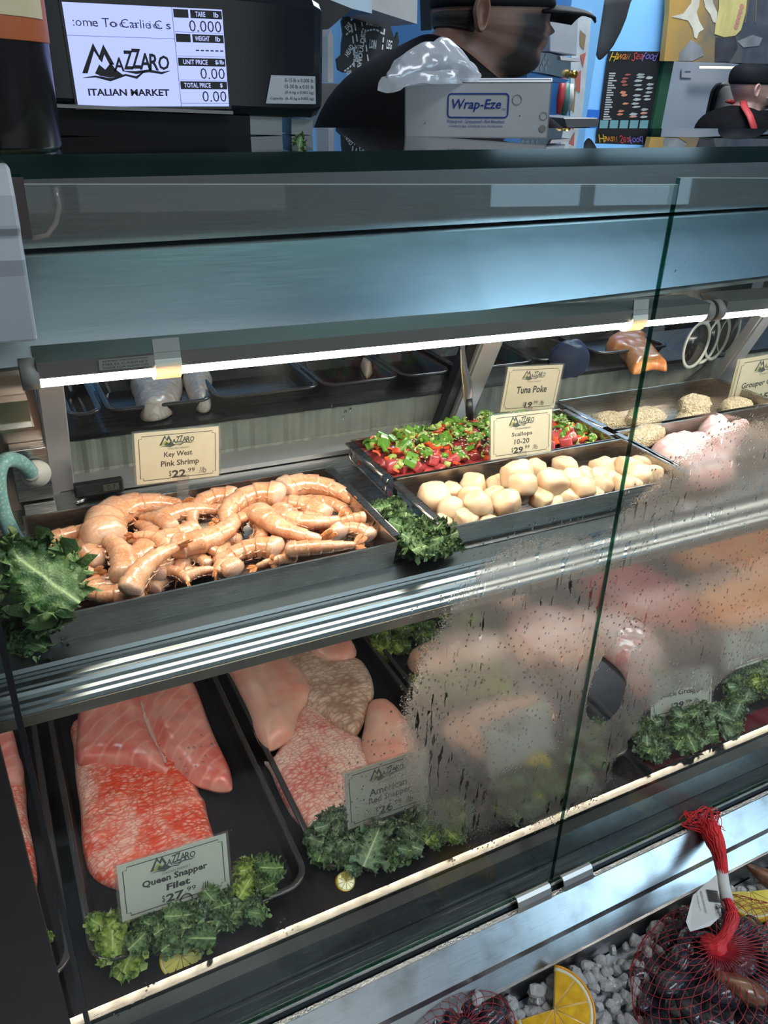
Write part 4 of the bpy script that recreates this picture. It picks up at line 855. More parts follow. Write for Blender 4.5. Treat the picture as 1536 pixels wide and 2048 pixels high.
M_qflesh = fleshmat('queen_snapper_flesh', (0.72, 0.15, 0.13), (0.82, 0.31, 0.26), (0.88, 0.48, 0.41), 16, bands=14.0, ang=.9)
M_rflesh = fleshmat('red_snapper_flesh', (0.80, 0.36, 0.28), (0.86, 0.49, 0.39), (0.90, 0.62, 0.52), 14)
M_pale = fleshmat('pale_fillet_flesh', (0.76, 0.46, 0.33), (0.84, 0.56, 0.43), (0.88, 0.68, 0.56), 14)
M_white = fleshmat('white_fillet_flesh', (0.80, 0.34, 0.33), (0.88, 0.66, 0.62), (0.93, 0.82, 0.78), 40)
M_tunaL = fleshmat('tuna_loin', (0.34, 0.03, 0.04), (0.48, 0.06, 0.06), (0.60, 0.12, 0.10), 20, bands=10)
M_salm = fleshmat('salmon_flesh', (0.80, 0.22, 0.06), (0.88, 0.33, 0.10), (0.92, 0.45, 0.18), 16, bands=22, ang=.6)
def seg_d(p, line):
    best = 9
    for a, b in zip(line, line[1:]):
        ab = b - a; t = max(0, min(1, (p - a).dot(ab) / max(ab.length_squared, 1e-9))); best = min(best, (p - a - ab * t).length)
    return best
def fillet(label, pts, mat, lift=0.0, h=.018, w=.03, zmap=-.885, cell=.0048, groove=None, gd=.010, gw=.006, rip=.0022, name='fish_fillet', grp=None, wave=0.0, base=None):
    P_ = [PZ(u, v, zmap) for u, v in pts]; G = [Vector(PZ(u, v, zmap)[:2]) for u, v in groove] if groove else None
    def hf(p, d):
        k = math.sqrt(max(0, 1 - (1 - min(d, w) / w) ** 2)); z = h * k + rip * fbm((p.x, p.y, len(pts)), 45) * min(1, d / .012) + wave * math.sin(p.y * 60 + p.x * 25) * k
        if G: z -= gd * math.exp(-(seg_d(Vector((p.x, p.y)), G) / gw) ** 2) * min(1, d / .012)
        return z
    mb = slab(P_, base or (lambda p: H - .8975 + lift), hf, cell, .004)
    return tag(mb.build(name, mat), label, 'fish fillet', grp)
fillet('queen snapper fillet lying skin side up, bright red scales', [(145, 1440), (146, 1492), (150, 1550), (159, 1613), (163, 1690), (182, 1742), (226, 1767), (300, 1775), (400, 1740), (440, 1700), (428, 1666), (415, 1625), (408, 1593), (396, 1573), (380, 1500), (300, 1440), (220, 1420)], M_qskin, 0, .016, .03, rip=.0025)
QF = fillet('queen snapper fillet lying flesh side up on the red skinned one', [(190, 1330), (161, 1415), (155, 1476), (157, 1532), (205, 1534), (258, 1540), (300, 1548), (335, 1552), (352, 1545), (372, 1562), (398, 1577), (418, 1583), (440, 1588), (464, 1583), (461, 1549), (447, 1515), (432, 1484), (418, 1450), (404, 1411), (392, 1380), (375, 1350), (350, 1290), (250, 1270)], M_qflesh, .014, .022, .035,
       groove=[(268, 1290), (283, 1405), (292, 1440), (308, 1480), (335, 1530), (352, 1552)], gd=.022, gw=.010)
sm_ = QF.data; seam = [PZ(u, v, -.8795) for u, v in ((280, 1395), (286, 1420), (295, 1446), (308, 1480), (322, 1508), (336, 1532))]
mb = MB(); pts = [a + (b - a) * t for a, b in zip(seam, seam[1:]) for t in (0, .25, .5, .75)] + [seam[-1]]
mb.tube([p + Vector((noise.noise(p * 200) * .002, 0, noise.noise(p * 160) * .001)) for p in pts], [.0012 + .0026 * math.sin(PI * (i + 1) / (len(pts) + 1)) for i in range(len(pts))], 10, flat=.8)
o = mb.build('pale_seam', P('pale_fat', (.86, .66, .58), .35, var=.2, vs=60, sss=.3, bmp=.4, bs=220)); o.parent = QF; o['label'] = 'whitish seam between the two lobes'
fillet('pink flesh fillet at the left end, cut off by the dark end panel', [(-90, 1400), (-20, 1405), (20, 1450), (38, 1510), (48, 1560), (20, 1580), (-60, 1590)], M_qflesh, .012, .018, .03)
fillet('red skinned fillet at the left end, cut off by the dark end panel', [(-70, 1480), (30, 1500), (48, 1560), (52, 1620), (66, 1690), (72, 1750), (62, 1790), (20, 1800), (-60, 1700)], M_qskin, 0, .016, .03)
fillet('red snapper fillet skin side up, red edged scales, in the front of the tray', [(590, 1425), (547, 1508), (528, 1514), (541, 1535), (559, 1578), (582, 1621), (618, 1660), (640, 1690), (680, 1700), (740, 1640), (760, 1570), (745, 1510), (719, 1469), (664, 1442), (630, 1400)], M_rskin, 0, .017, .03)
fillet('brownish skinned red snapper fillet in the middle of the tray', [(540, 1310), (563, 1345), (600, 1380), (612, 1414), (664, 1446), (700, 1474), (718, 1466), (742, 1407), (748, 1383), (740, 1350), (719, 1325), (672, 1320), (641, 1310), (617, 1295), (570, 1280)], M_gskin, .010, .018, .03)
fillet('pale pink flesh fillet along the left side of the red snapper tray', [(440, 1300), (446, 1338), (465, 1368), (481, 1399), (500, 1440), (508, 1469), (522, 1496), (539, 1506), (565, 1494), (586, 1477), (594, 1450), (600, 1428), (623, 1399), (621, 1378), (605, 1352), (585, 1335), (559, 1318), (540, 1290), (520, 1250), (460, 1260)], M_rflesh, .014, .024, .03, groove=[(480, 1310), (520, 1370), (548, 1430)], gd=.005, gw=.008)
fillet('pale pink flesh fillet at the back right of the red snapper tray', [(570, 1260), (600, 1293), (625, 1325), (655, 1340), (690, 1338), (712, 1322), (705, 1300), (688, 1280), (660, 1250), (600, 1230)], M_rflesh, .024, .018, .03)
fillet('pink flesh fillet at the right edge of the red snapper tray, behind the card', [(735, 1415), (752, 1405), (778, 1408), (805, 1434), (824, 1469), (836, 1498), (830, 1540), (790, 1570), (740, 1540), (722, 1500), (728, 1455)], M_rflesh, .010, .020, .03)
fillet('small red strip at the back of the misted tray', [(722, 1262), (738, 1252), (752, 1262), (748, 1280), (735, 1290)], M_qflesh, 0, .012, .02)
fillet('beige fillet at the back of the misted tray, between two kale rows', [(815, 1315), (860, 1285), (920, 1270), (985, 1272), (1010, 1295), (1005, 1335), (930, 1348), (850, 1350)], M_pale, 0, .034, .03)
fillet('beige fillet in the middle of the misted tray, behind its card', [(880, 1460), (930, 1425), (1000, 1402), (1070, 1395), (1110, 1420), (1100, 1470), (1020, 1500), (930, 1510)], M_pale, 0, .034, .03)
fillet('pinkish fillet at the right back of the misted tray', [(1005, 1255), (1060, 1215), (1130, 1220), (1185, 1255), (1180, 1310), (1110, 1330), (1040, 1310)], M_rflesh, 0, .022, .03)
fillet('pink fillet under the shelf lip behind the middle pane', [(965, 1185), (1000, 1160), (1045, 1165), (1050, 1195), (1010, 1208)], M_rflesh, 0, .02, .02)
fillet('white fillet with red blood lines behind the grouper card', [(1150, 1210), (1185, 1232), (1235, 1232), (1290, 1252), (1325, 1290), (1322, 1345), (1290, 1388), (1262, 1372), (1245, 1335), (1205, 1300), (1165, 1270)], M_white, 0, .026, .03)
fillet('dark red tuna loin behind the mist on the right pane', [(1150, 1150), (1215, 1120), (1290, 1145), (1370, 1190), (1400, 1240), (1340, 1262), (1260, 1240), (1190, 1205)], M_tunaL, 0, .035, .03, name='tuna_loin')
fillet('orange salmon fillet at the back behind the mist', [(1330, 1090), (1420, 1055), (1530, 1040), (1620, 1090), (1600, 1140), (1480, 1130), (1390, 1135)], M_salm, 0, .034, .03, name='salmon_fillet')
fillet('orange salmon fillet in front of the other one behind the mist', [(1385, 1200), (1450, 1165), (1540, 1140), (1640, 1170), (1620, 1230), (1500, 1245), (1420, 1240)], M_salm, 0, .034, .03, name='salmon_fillet')
# ------------------------------------------------------------------ kale
def kalemat(name, c0, c1, vein):
    m, nt, b, out = ntree(name); tc = node(nt, 'ShaderNodeTexCoord'); sep = node(nt, 'ShaderNodeSeparateXYZ'); L(nt, tc.outputs['Object'], sep.inputs[0])
    n = tex(nt, 'ShaderNodeTexNoise', 6.0, Detail=5.0); c = ramp(nt, n.outputs[0], [(0.3, c0), (0.7, c1)])
    at = node(nt, 'ShaderNodeAttribute', attribute_name='vein'); c = mixc(nt, at.outputs['Fac'], c, vein)
    L(nt, c, b.inputs['Base Color']); b.inputs['Roughness'].default_value = 0.42; b.inputs['Subsurface Weight'].default_value = 0.12; b.inputs['Subsurface Radius'].default_value = (0.003, 0.006, 0.002); b.inputs['Subsurface Scale'].default_value = 1.0
    n2 = tex(nt, 'ShaderNodeTexNoise', 40.0, Detail=3.0); L(nt, bump(nt, n2.outputs[0], 0.25, 0.02), b.inputs['Normal']); return m
M_kale = kalemat('kale_leaf', (0.035, 0.085, 0.022), (0.095, 0.19, 0.050), (0.36, 0.48, 0.22))
M_kaley = kalemat('young_kale_leaf', (0.11, 0.20, 0.025), (0.27, 0.38, 0.055), (0.48, 0.56, 0.22))
M_kaleb = kalemat('blue_green_kale_leaf', (0.055, 0.12, 0.060), (0.15, 0.25, 0.13), (0.42, 0.52, 0.33))
def leafmesh(seed, mat, frill=1.0):
    r = random.Random(seed); ns, nt_ = 90, 26; mb = MB(); v = []; vein = []
    f1, f2, ph1, ph2, ph3, ph4 = r.uniform(5, 7), r.uniform(13, 17), *[r.uniform(0, 6) for _ in range(4)]; curl = r.uniform(-.25, .35)
    for i in range(ns + 1):
        s = i / ns
        for j in range(nt_ + 1):
            t = -1 + 2 * j / nt_; a = abs(t); sd = 1 if t > 0 else -1
            w = .44 * max(.02, math.sin(PI * min(1, .06 + .94 * s ** .75))) ** .55
            e = max(a, max(0, (s - .72) / .28) ** .8); e2 = e ** 2.2; e4 = e ** 5
            x = s; y = t * w * (1 - .12 * e4)
            p1 = ph1 if sd > 0 else ph2; p2 = ph3 if sd > 0 else ph4
            ang = (s + .035 * noise.noise(Vector((s * 7, seed, 3 + sd)))) * 2 * PI * (1 - .25 * e) + (t * 1.3 if s > .7 else 0)
            z = frill * (.12 * e2 * math.sin(f1 * ang / 1.0 + p1) + .12 * e4 * math.sin(f2 * ang + p2) + .075 * e4 * e * math.sin(27 * ang + p1 * 3))
            nn = noise.noise(Vector((s * 5 + seed, t * 4, seed * 2.0))); z += .09 * nn * e2 * frill + .035 * nn
            k = frill * e4 * .085; x += k * math.cos(f2 * ang + p2) + k * .7 * math.cos(31 * ang + p1); y += sd * k * math.sin(f1 * ang + p2) + sd * k * .6 * math.sin(31 * ang)
            z += curl * (s - .3) ** 2 * (1 if s > .3 else 0) - .16 * a * a * w
            v.append((x, y, z))
            mid = math.exp(-(t * w / (.018 * (1.15 - s))) ** 2); side = max(0, math.cos((s * 1.0 - a * .42) * 2 * PI * 5.5)) ** 14 * (a < .72) * .55 * (s > .12)
            vein.append(min(1, mid + side * (1 - a) + .30 * max(0, e - .8) / .2))
    q_ = nt_ + 1
    mb.add(v, [(i * q_ + j, (i + 1) * q_ + j, (i + 1) * q_ + j + 1, i * q_ + j + 1) for i in range(ns) for j in range(nt_)], 0, True)
    st = [(-.22, .0, -.02), (0, 0, -.008), (.3, 0, -.012 + curl * 0), (.55, 0, .0 + curl * .05)]
    o = mb.build('leaf', mat); me = o.data; bpy.data.objects.remove(o)
    at = me.attributes.new('vein', 'FLOAT', 'POINT')
    for i in range(min(len(vein), len(at.data))): at.data[i].value = vein[i]
    return me
LV = {k: [leafmesh(10 * ki + i, m, 1.0) for i in range(4)] for ki, (k, m) in enumerate((('d', M_kale), ('y', M_kaley), ('b', M_kaleb)))}
rk = random.Random(21)
view = lambda p: (CAM - Vector(p)).normalized()
def kale(label, leaves, tone='d', size=.05, grp=None, upright=.5, name='kale_garnish'):
    """leaves: (u, v, zr[, size factor[, tone]]) places of leaf middles in shop space, read off the photo at height zr"""
    c = sum((PZ(l[0], l[1], l[2]) for l in leaves), Vector()) / len(leaves)
    t = thing(name, label, 'kale', c, grp)
    for l in leaves:
        p = PZ(l[0], l[1], l[2]); s = size * (l[3] if len(l) > 3 else 1) * rk.uniform(.85, 1.15); tn = l[4] if len(l) > 4 else tone
        n = (view(p) * upright + Vector((0, 0, 1)) * (1 - upright) + Vector((rk.uniform(-.5, .5), rk.uniform(-.5, .5), rk.uniform(-.3, .3)))).normalized()
        a = l[5] if len(l) > 5 else rk.uniform(0, 2 * PI)
        x = Vector((math.cos(a), 0.3, math.sin(a))); x = (x - n * x.dot(n)).normalized(); y = n.cross(x)
        M = Matrix(((x.x, y.x, n.x, p.x - x.x * s * .5), (x.y, y.y, n.y, p.y - x.y * s * .5), (x.z, y.z, n.z, p.z - x.z * s * .5), (0, 0, 0, 1))) @ Matrix.Diagonal((s, s, s, 1))
        o = bpy.data.objects.new('leaf', rk.choice(LV[tn])); COL.objects.link(o); o.parent = t; o.matrix_parent_inverse = Matrix.Translation(-c); o.matrix_basis = M
    return t
def cluster(u0, u1, v0, v1, zr, n, slope=0.0, jz=.012, big=.80, tones=None):
    out = []; n = int(n * 1.7)
    for i in range(n):
        f = rk.random(); u = u0 + (u1 - u0) * f; v = rk.uniform(v0, v1) + slope * f
        out.append((u, v, zr + rk.uniform(-jz, jz), big * rk.uniform(.8, 1.15)) + ((rk.choice(tones),) if tones else ()))
    return out
kale('big curly kale leaf standing left of the shrimp pan, pale midrib', [(82, 1150, -.378, 1.85, 'd', 2.2), (125, 1130, -.405, .7), (140, 1175, -.410, .6), (25, 1110, -.415, .8), (90, 1235, -.42, .9), (60, 1105, -.41, .6), (30, 1200, -.425, 1.2), (110, 1110, -.41, .8), (120, 1190, -.42, .9), (60, 1225, -.43, 1.1), (20, 1250, -.44, 1.2), (60, 1270, -.445, 1.0), (10, 1290, -.45, 1.0), (40, 1140, -.42, 1.0), (-20, 1180, -.42, 1.3), (75, 1290, -.45, .8)], 'd', .048, upright=.75)
kale('dark curly kale tuft wedged between the shrimp and scallop pans', [(775, 1025, -.43, .8)] + cluster(745, 800, 1000, 1050, -.432, 9, 10) + cluster(780, 905, 1040, 1085, -.436, 20, 20) + cluster(810, 900, 1070, 1105, -.445, 12, -5), 'd', .034, upright=.6)
kale('curly kale in front of the queen snapper card, yellow green at its left', [(225, 1870, -.865, 1.1, 'y'), (200, 1850, -.865, .8, 'y'), (240, 1835, -.86, .9, 'y'), (215, 1900, -.875, .9, 'y'), (265, 1905, -.875, 1.2, 'y'), (250, 1930, -.885, .9, 'y')] + cluster(270, 400, 1840, 1900, -.872, 16, -20) + cluster(380, 500, 1790, 1850, -.875, 12, -30, tones='db'), 'd', .038, upright=.6)
kale('curly kale tuft at the right front of the queen snapper tray', [(500, 1740, -.86, 1.0, 'y')] + cluster(470, 540, 1730, 1790, -.868, 11, 0, tones='yd') + cluster(440, 520, 1790, 1840, -.880, 7, -10, tones='bd'), 'd', .034, upright=.6)
kale('wide bed of curly kale in front of the american red snapper card', cluster(625, 700, 1660, 1720, -.872, 14, 0, tones='ddb') + cluster(690, 830, 1660, 1740, -.872, 20, -30, tones='bbd') + cluster(820, 930, 1625, 1690, -.872, 18, -20, tones='bdy') + cluster(640, 680, 1630, 1660, -.862, 5, 0) + [(745, 1690, -.86, 1.5, 'b', 1.0), (850, 1640, -.86, 1.4, 'b', .6)], 'b', .037, upright=.6)
kale('row of kale at the back of the misted tray', cluster(755, 950, 1225, 1310, -.875, 26, -25, tones='yd'), 'y', .042, upright=.5)
kale('row of kale between the two beige fillets of the misted tray', cluster(830, 1010, 1350, 1400, -.875, 20, -25, tones='yd'), 'y', .042, upright=.5)
kale('kale at the front of the misted tray, beside the lemon', cluster(995, 1090, 1560, 1630, -.875, 16, -20, tones='yb') + cluster(1090, 1215, 1480, 1590, -.872, 20, -40, tones='bd'), 'b', .036, upright=.6)
kale('curly kale in front of the grouper card', cluster(1275, 1340, 1440, 1510, -.872, 14, 0, tones='db') + cluster(1340, 1480, 1430, 1490, -.872, 24, -25, tones='bd') + cluster(1300, 1330, 1350, 1370, -.87, 3, 0, tones='y'), 'b', .037, upright=.6)
kale('curly kale in front of the tuna card at the right edge', cluster(1460, 1545, 1350, 1400, -.872, 14, -20, tones='ydb'), 'y', .037, upright=.6)
kale('sprig of pale kale in the left end tray, beside the dark end panel', [(82, 1885, -.875, .8, 'y'), (70, 1900, -.88, .7, 'y'), (90, 1870, -.87, .5, 'y')], 'y', .03)
# ------------------------------------------------------------------ cards and lemons of the lower deck
M_wire = P('dark_wire', (0.05, 0.05, 0.05), 0.3, 0.8)
pc = price_card('white price card reading Queen Snapper Filet', q([.652, .652, .628, .628], (230, 1732), (449, 1669), (463, 1770), (248, 1845)), [('Queen Snapper', .0, .02, .60, .15, .035), ('Filet', .02, -.14, .22, .12, .035)] + price('27', '99', .04, -.34, 1.0), sleeve=True, clip=False, mat=M_cardw)
M_, w_, h_ = frame(*q([.652, .652, .628, .628], (230, 1732), (449, 1669), (463, 1770), (248, 1845)))
o = MB().tube([(.010 + .0075 * math.cos(a), -h_ * .5 + .009 * math.sin(a) + .001, .0012) for a in [PI * i / 12 for i in range(13)]], .0006, 6).build('wire_loop', M_wire); o.parent = pc
price_card('white price card reading American Red Snapper', q([.652, .652, .632, .632], (678, 1556), (843, 1496), (868, 1600), (707, 1652)), [('American', .0, .02, .46, .13, .02), ('Red Snapper', .02, -.14, .52, .14, .02)] + price('26', '99', .02, -.345, 1.0), sleeve=True, clip=False, mat=M_cardw)
price_card('white price card behind the mist, lemon at its foot', q([.66, .66, .632, .632], (962, 1455), (1095, 1398), (1110, 1500), (980, 1560)), [], sleeve=True, clip=False, mat=M_cardw)
price_card('white price card reading Black Grouper', q([.66, .66, .632, .632], (1300, 1350), (1424, 1332), (1424, 1410), (1305, 1440)), [('Black Grouper', .0, -.02, .72, .16, .025)] + price('29', '99', .0, -.30, 1.0), sleeve=True, clip=False, mat=M_cardw)
price_card('white price card reading Ahi Tuna at the right edge', q([.70, .70, .675, .675], (1448, 1268), (1560, 1232), (1562, 1310), (1450, 1345)), [('Ahi Tuna', .0, .0, .5, .16, .025)] + price('29', '99', .0, -.30, 1.0), sleeve=True, clip=False, mat=M_cardw)
M_peel = P('lemon_peel', (0.80, 0.55, 0.015), 0.35, var=0.12, bmp=0.3, bs=500); M_pulp = P('lemon_pulp', (0.82, 0.66, 0.12), 0.2, var=0.2, vs=60, sss=0.2, coat=0.4); M_pith = P('pith', (0.88, 0.80, 0.55), 0.5, sss=0.2)
M_opeel = P('orange_peel', (0.88, 0.36, 0.015), 0.35, var=0.1, bmp=0.35, bs=420); M_opulp = P('orange_pulp', (0.88, 0.46, 0.02), 0.18, var=0.25, vs=70, sss=0.2, coat=0.5)
def citrus(name, label, cat, A, axis, face, R_, peel, pulp, a0=-1.5, a1=1.5, thick=.012):
    """A cut slice: a sector from angle a0 to a1 seen along 'face', with rind, pith and segments."""
    n = Vector(face).normalized(); x = Vector(axis); x = (x - n * x.dot(n)).normalized(); y = n.cross(x)
    t = thing(name, label, cat, A); t.matrix_world = Matrix(((x.x, y.x, n.x, A.x), (x.y, y.y, n.y, A.y), (x.z, y.z, n.z, A.z), (0, 0, 0, 1)))
    def kid(mb, nm, m): o = mb.build(nm, m); o.parent = t; return o
    def sector(r0, r1, z0, z1, b=0.0):
        k = 40; mb = MB(); rr = []
        for i in range(k + 1):
            a = a0 + (a1 - a0) * i / k; c, s = math.cos(a), math.sin(a)
            rr.append([(r0 * c, r0 * s, z0), (r1 * c, r1 * s, z0), ((r1 + b) * c, (r1 + b) * s, (z0 + z1) / 2), (r1 * c, r1 * s, z1), (r0 * c, r0 * s, z1)])
        return mb.loft(rr, True, 0, True)
    kid(sector(R_ * .945, R_, -thick, 0, R_ * .02), 'rind', peel); kid(sector(R_ * .86, R_ * .946, -thick * .98, -.0002), 'pith', M_pith)
    sg = MB(); ns = max(3, round((a1 - a0) / (PI / 5)))
    for i in range(ns):
        b0, b1 = a0 + (a1 - a0) * i / ns + .03, a0 + (a1 - a0) * (i + 1) / ns - .03; pts = [(R_ * .06 * math.cos((b0 + b1) / 2), R_ * .06 * math.sin((b0 + b1) / 2))] + [(R_ * .855 * math.cos(b0 + (b1 - b0) * k / 8), R_ * .855 * math.sin(b0 + (b1 - b0) * k / 8)) for k in range(9)]
        v0 = [(x_, y_, -thick * .95) for x_, y_ in pts]; v1 = [(x_, y_, .0006) for x_, y_ in pts]; sg.loft([v0, v1], True, 0, False)
    kid(sg, 'segments', pulp); kid(sector(R_ * .02, R_ * .87, -thick * .96, -.0008), 'membrane', P('membrane', tuple(min(1, .5 * x + .5 * y) for x, y in zip(pulp.node_tree.nodes['Principled BSDF'].inputs['Base Color'].default_value[:3], (.9, .75, .4))), .3, sss=.2)); return t
citrus('lemon_slice', 'yellow lemon slice under the kale of the queen snapper tray', 'lemon', PZ(362, 1912, -.893), (.9, -.4, 0), (0, -.6, .8), .024, M_peel, M_pulp, -PI * .999, PI * .999)
citrus('lemon_slice', 'small bit of lemon at the front left corner of the red snapper tray', 'lemon', PZ(692, 1762, -.893), (1, 0, 0), (0, -.5, .85), .012, M_peel, M_pulp, -PI * .999, PI * .999)
citrus('lemon_slice', 'lemon slice behind the mist at the foot of the blank card', 'lemon', PZ(1080, 1535, -.865), (.3, 0, 1), (.1, -.9, .4), .022, M_peel, M_pulp, -PI * .999, PI * .999)
# ------------------------------------------------------------------ trays on the rear counter, seen through the sliding doors
RZ = H - .3948
M_rtray = P('rear_black_tray', (0.016, 0.014, 0.015), 0.2, var=0.3)
for i, (x0, x1, lb) in enumerate(((.075, .118, 'narrow black box on the rear counter at the left door frame'), (.124, .262, 'black tray on the rear counter holding pale skinned fillets'), (.268, .42, 'empty black tray on the rear counter, second from the pale fillets'),
                                  (.425, .55, 'black tray on the rear counter with a fish tail hanging in'), (.555, .64, 'black wet tray on the rear counter left of the door frame'), (.655, .80, 'black tray on the rear counter behind the tuna card'), (.805, .915, 'black tray on the rear counter with orange salmon'), (.935, 1.10, 'black tray under the stacked white lids on the rear counter'))):
    tray(lb, x0, x1, .990, 1.125, RZ + .0002, H - .376, M_rtray, .018)
RB = lambda p: H - .3925
fillet('pale scaled fillet with its broad end to the door, in the rear tray', [(262, 740), (268, 790), (280, 826), (300, 832), (330, 826), (348, 812), (360, 790), (366, 760), (362, 735)], M_pskin, 0, .022, .02, zmap=-.385, cell=.004, base=RB)
fillet('pale scaled fillet tail beside the broad one in the rear tray', [(360, 740), (372, 775), (385, 805), (404, 815), (420, 808), (421, 780), (418, 740)], M_pskin, .004, .02, .02, zmap=-.385, cell=.004, base=RB)
fillet('pale fish tail tip in the rear tray above the middle of the shelf', [(722, 715), (730, 738), (738, 741), (748, 728), (746, 712)], M_pale, 0, .012, .01, zmap=-.38, cell=.003, base=RB)
fillet('orange salmon tail in the rear tray, behind the front glass joint', [(1216, 672), (1222, 690), (1250, 700), (1270, 728), (1310, 720), (1338, 722), (1320, 700), (1300, 676), (1290, 662), (1240, 660)], M_salm, 0, .018, .02, zmap=-.375, cell=.004, base=RB)
gl = MB(); p = PZ(1150, 738, -.385)
o = lump(1, 1, 77, .7, .3).build('blue_glove', P('blue_nitrile', (0.02, 0.045, 0.13), 0.5, var=0.2)); o.location = p + Vector((0, .02, .012)); o.scale = (.033, .03, .028); tag(o, 'crumpled blue glove in the rear tray behind the tuna card', 'glove')
wl = P('white_lid_plastic', (0.62, 0.64, 0.60), 0.35)
for i, (u, v, s_) in enumerate(((1392, 690, 1.0), (1412, 682, 1.0), (1434, 676, .97), (1456, 668, .95))):
    c = PZ(u, v, -.352); mb = MB(); a_ = [Vector((math.cos(a), .25 * math.cos(a), math.sin(a))) for a in [2 * PI * k / 40 for k in range(40)]]; r0 = .040 * s_
    mb.loft([[c + p_ * r0 for p_ in a_], [c + p_ * (r0 + .002) + Vector((0, -.002, 0)) for p_ in a_], [c + p_ * (r0 - .002) + Vector((0, -.003, 0)) for p_ in a_], [c + p_ * (r0 - .0045) + Vector((0, -.002, 0)) for p_ in a_], [c + p_ * (r0 - .004) + Vector((0, .004, 0)) for p_ in a_], [c + p_ * r0 for p_ in a_]], False)
    o = mb.build('container_lid', wl); tag(o, 'white rimmed round lid standing in the stack on the rear counter', 'lid', 'stacked lids on the rear counter')
    kidof_ = MB().loft([[c + p_ * (r0 - .004) + Vector((0, y_, 0)) for p_ in a_] for y_ in (.0005, .0025)]).build('lid_disc', M_rtray); kidof_.parent = o
pb = [PY(1335, 782, .968), PY(1370, 765, .967), PY(1410, 735, .966), PY(1440, 700, .965), PY(1462, 660, .964), PY(1480, 630, .963)]
tag(MB().tube(pb, [.003, .005, .006, .007, .008, .009], 10, flat=.6).build('plastic_strap', clear('translucent_strap', (0.6, 0.6, 0.6), 1.0, 0.2, haze=.4, hcol=(.5, .5, .5))), 'grey translucent plastic strap hanging behind the door at the right', 'strap')
# thermometer on the back of the shelf, water hose at the left
t = thing('thermometer', 'black digital thermometer behind the shrimp pan', 'thermometer', PY(200, 970, .925)); t.location.z = SH + .0
a, b = PY(150, 990, .915), PY(248, 975, .915)
put(MB().box((a.x, .912, SH + .004), (b.x, .924, SH + .021)), 'case', M_black, t, bevel=.002)
put(MB().box((a.x + .033, .9112, SH + .0085), (b.x - .006, .9122, SH + .0175)), 'display', P('grey_lcd', (0.16, 0.18, 0.15), 0.2), t)
tx = MB(); text(tx, '0.7', b.x - .015, SH + .013, .010, .0065, M=Matrix(((1, 0, 0, 0), (0, 0, -1, .911), (0, 1, 0, 0), (0, 0, 0, 1)))); put(tx, 'digits', M_ink, t)
put(MB().tube([(a.x + .014, .918, SH + .002), (a.x + .006, .905, SH + .004), (a.x - .004, .902, SH + .004)], .0022, 8), 'probe', M_steel, t)
hs = thing('water_hose', 'pale turquoise braided hose bending into the white inlet at the left', 'hose', PY(40, 1080, .86))
hp = [PY(66, 950, .885), PY(48, 930, .872), PY(25, 919, .862), PY(5, 925, .852), PY(-4, 950, .846), PY(-2, 990, .842), PY(8, 1030, .838), PY(24, 1065, .834), PY(45, 1100, .828), PY(60, 1130, .822)]
def smooth(pts, k=6):
    o = []
    for i in range(len(pts) - 1):
        a, b, c, d = pts[max(i - 1, 0)], pts[i], pts[i + 1], pts[min(i + 2, len(pts) - 1)]
        for j in range(k): t_ = j / k; o.append(0.5 * ((2 * b) + (c - a) * t_ + (2 * a - 5 * b + 4 * c - d) * t_ * t_ + (3 * b - a - 3 * c + d) * t_ ** 3))
    return o + [pts[-1]]
def braid():
    m, nt, b, out = ntree('braided_hose'); v = tex(nt, 'ShaderNodeTexVoronoi', 260.0); c = ramp(nt, v.outputs['Distance'], [(0.25, (0.42, 0.62, 0.58)), (0.55, (0.22, 0.44, 0.42))]); L(nt, c, b.inputs['Base Color']); b.inputs['Roughness'].default_value = .3; return m
put(MB().tube(smooth(hp), .0085, 14), 'braided_tube', braid(), hs)
fc = PY(72, 948, .888)
put(MB().lathe([(0, .012), (.006, .012), (.011, .006), (.0155, .004), (.0165, .0), (.0165, -.003), (0, -.003)], 28, M=Matrix.Translation(fc + Vector((0, .001, 0))) @ Matrix.Rotation(PI / 2, 4, 'X')), 'inlet_fitting', P('white_fitting', (0.72, 0.68, 0.62), 0.4, var=.1, vs=60), hs)
put(MB().tube([hp[0], hp[0] + (hp[1] - hp[0]) * .25], .0092, 14), 'hose_clamp', P('grey_clamp', (0.45, 0.44, 0.42), .4), hs)
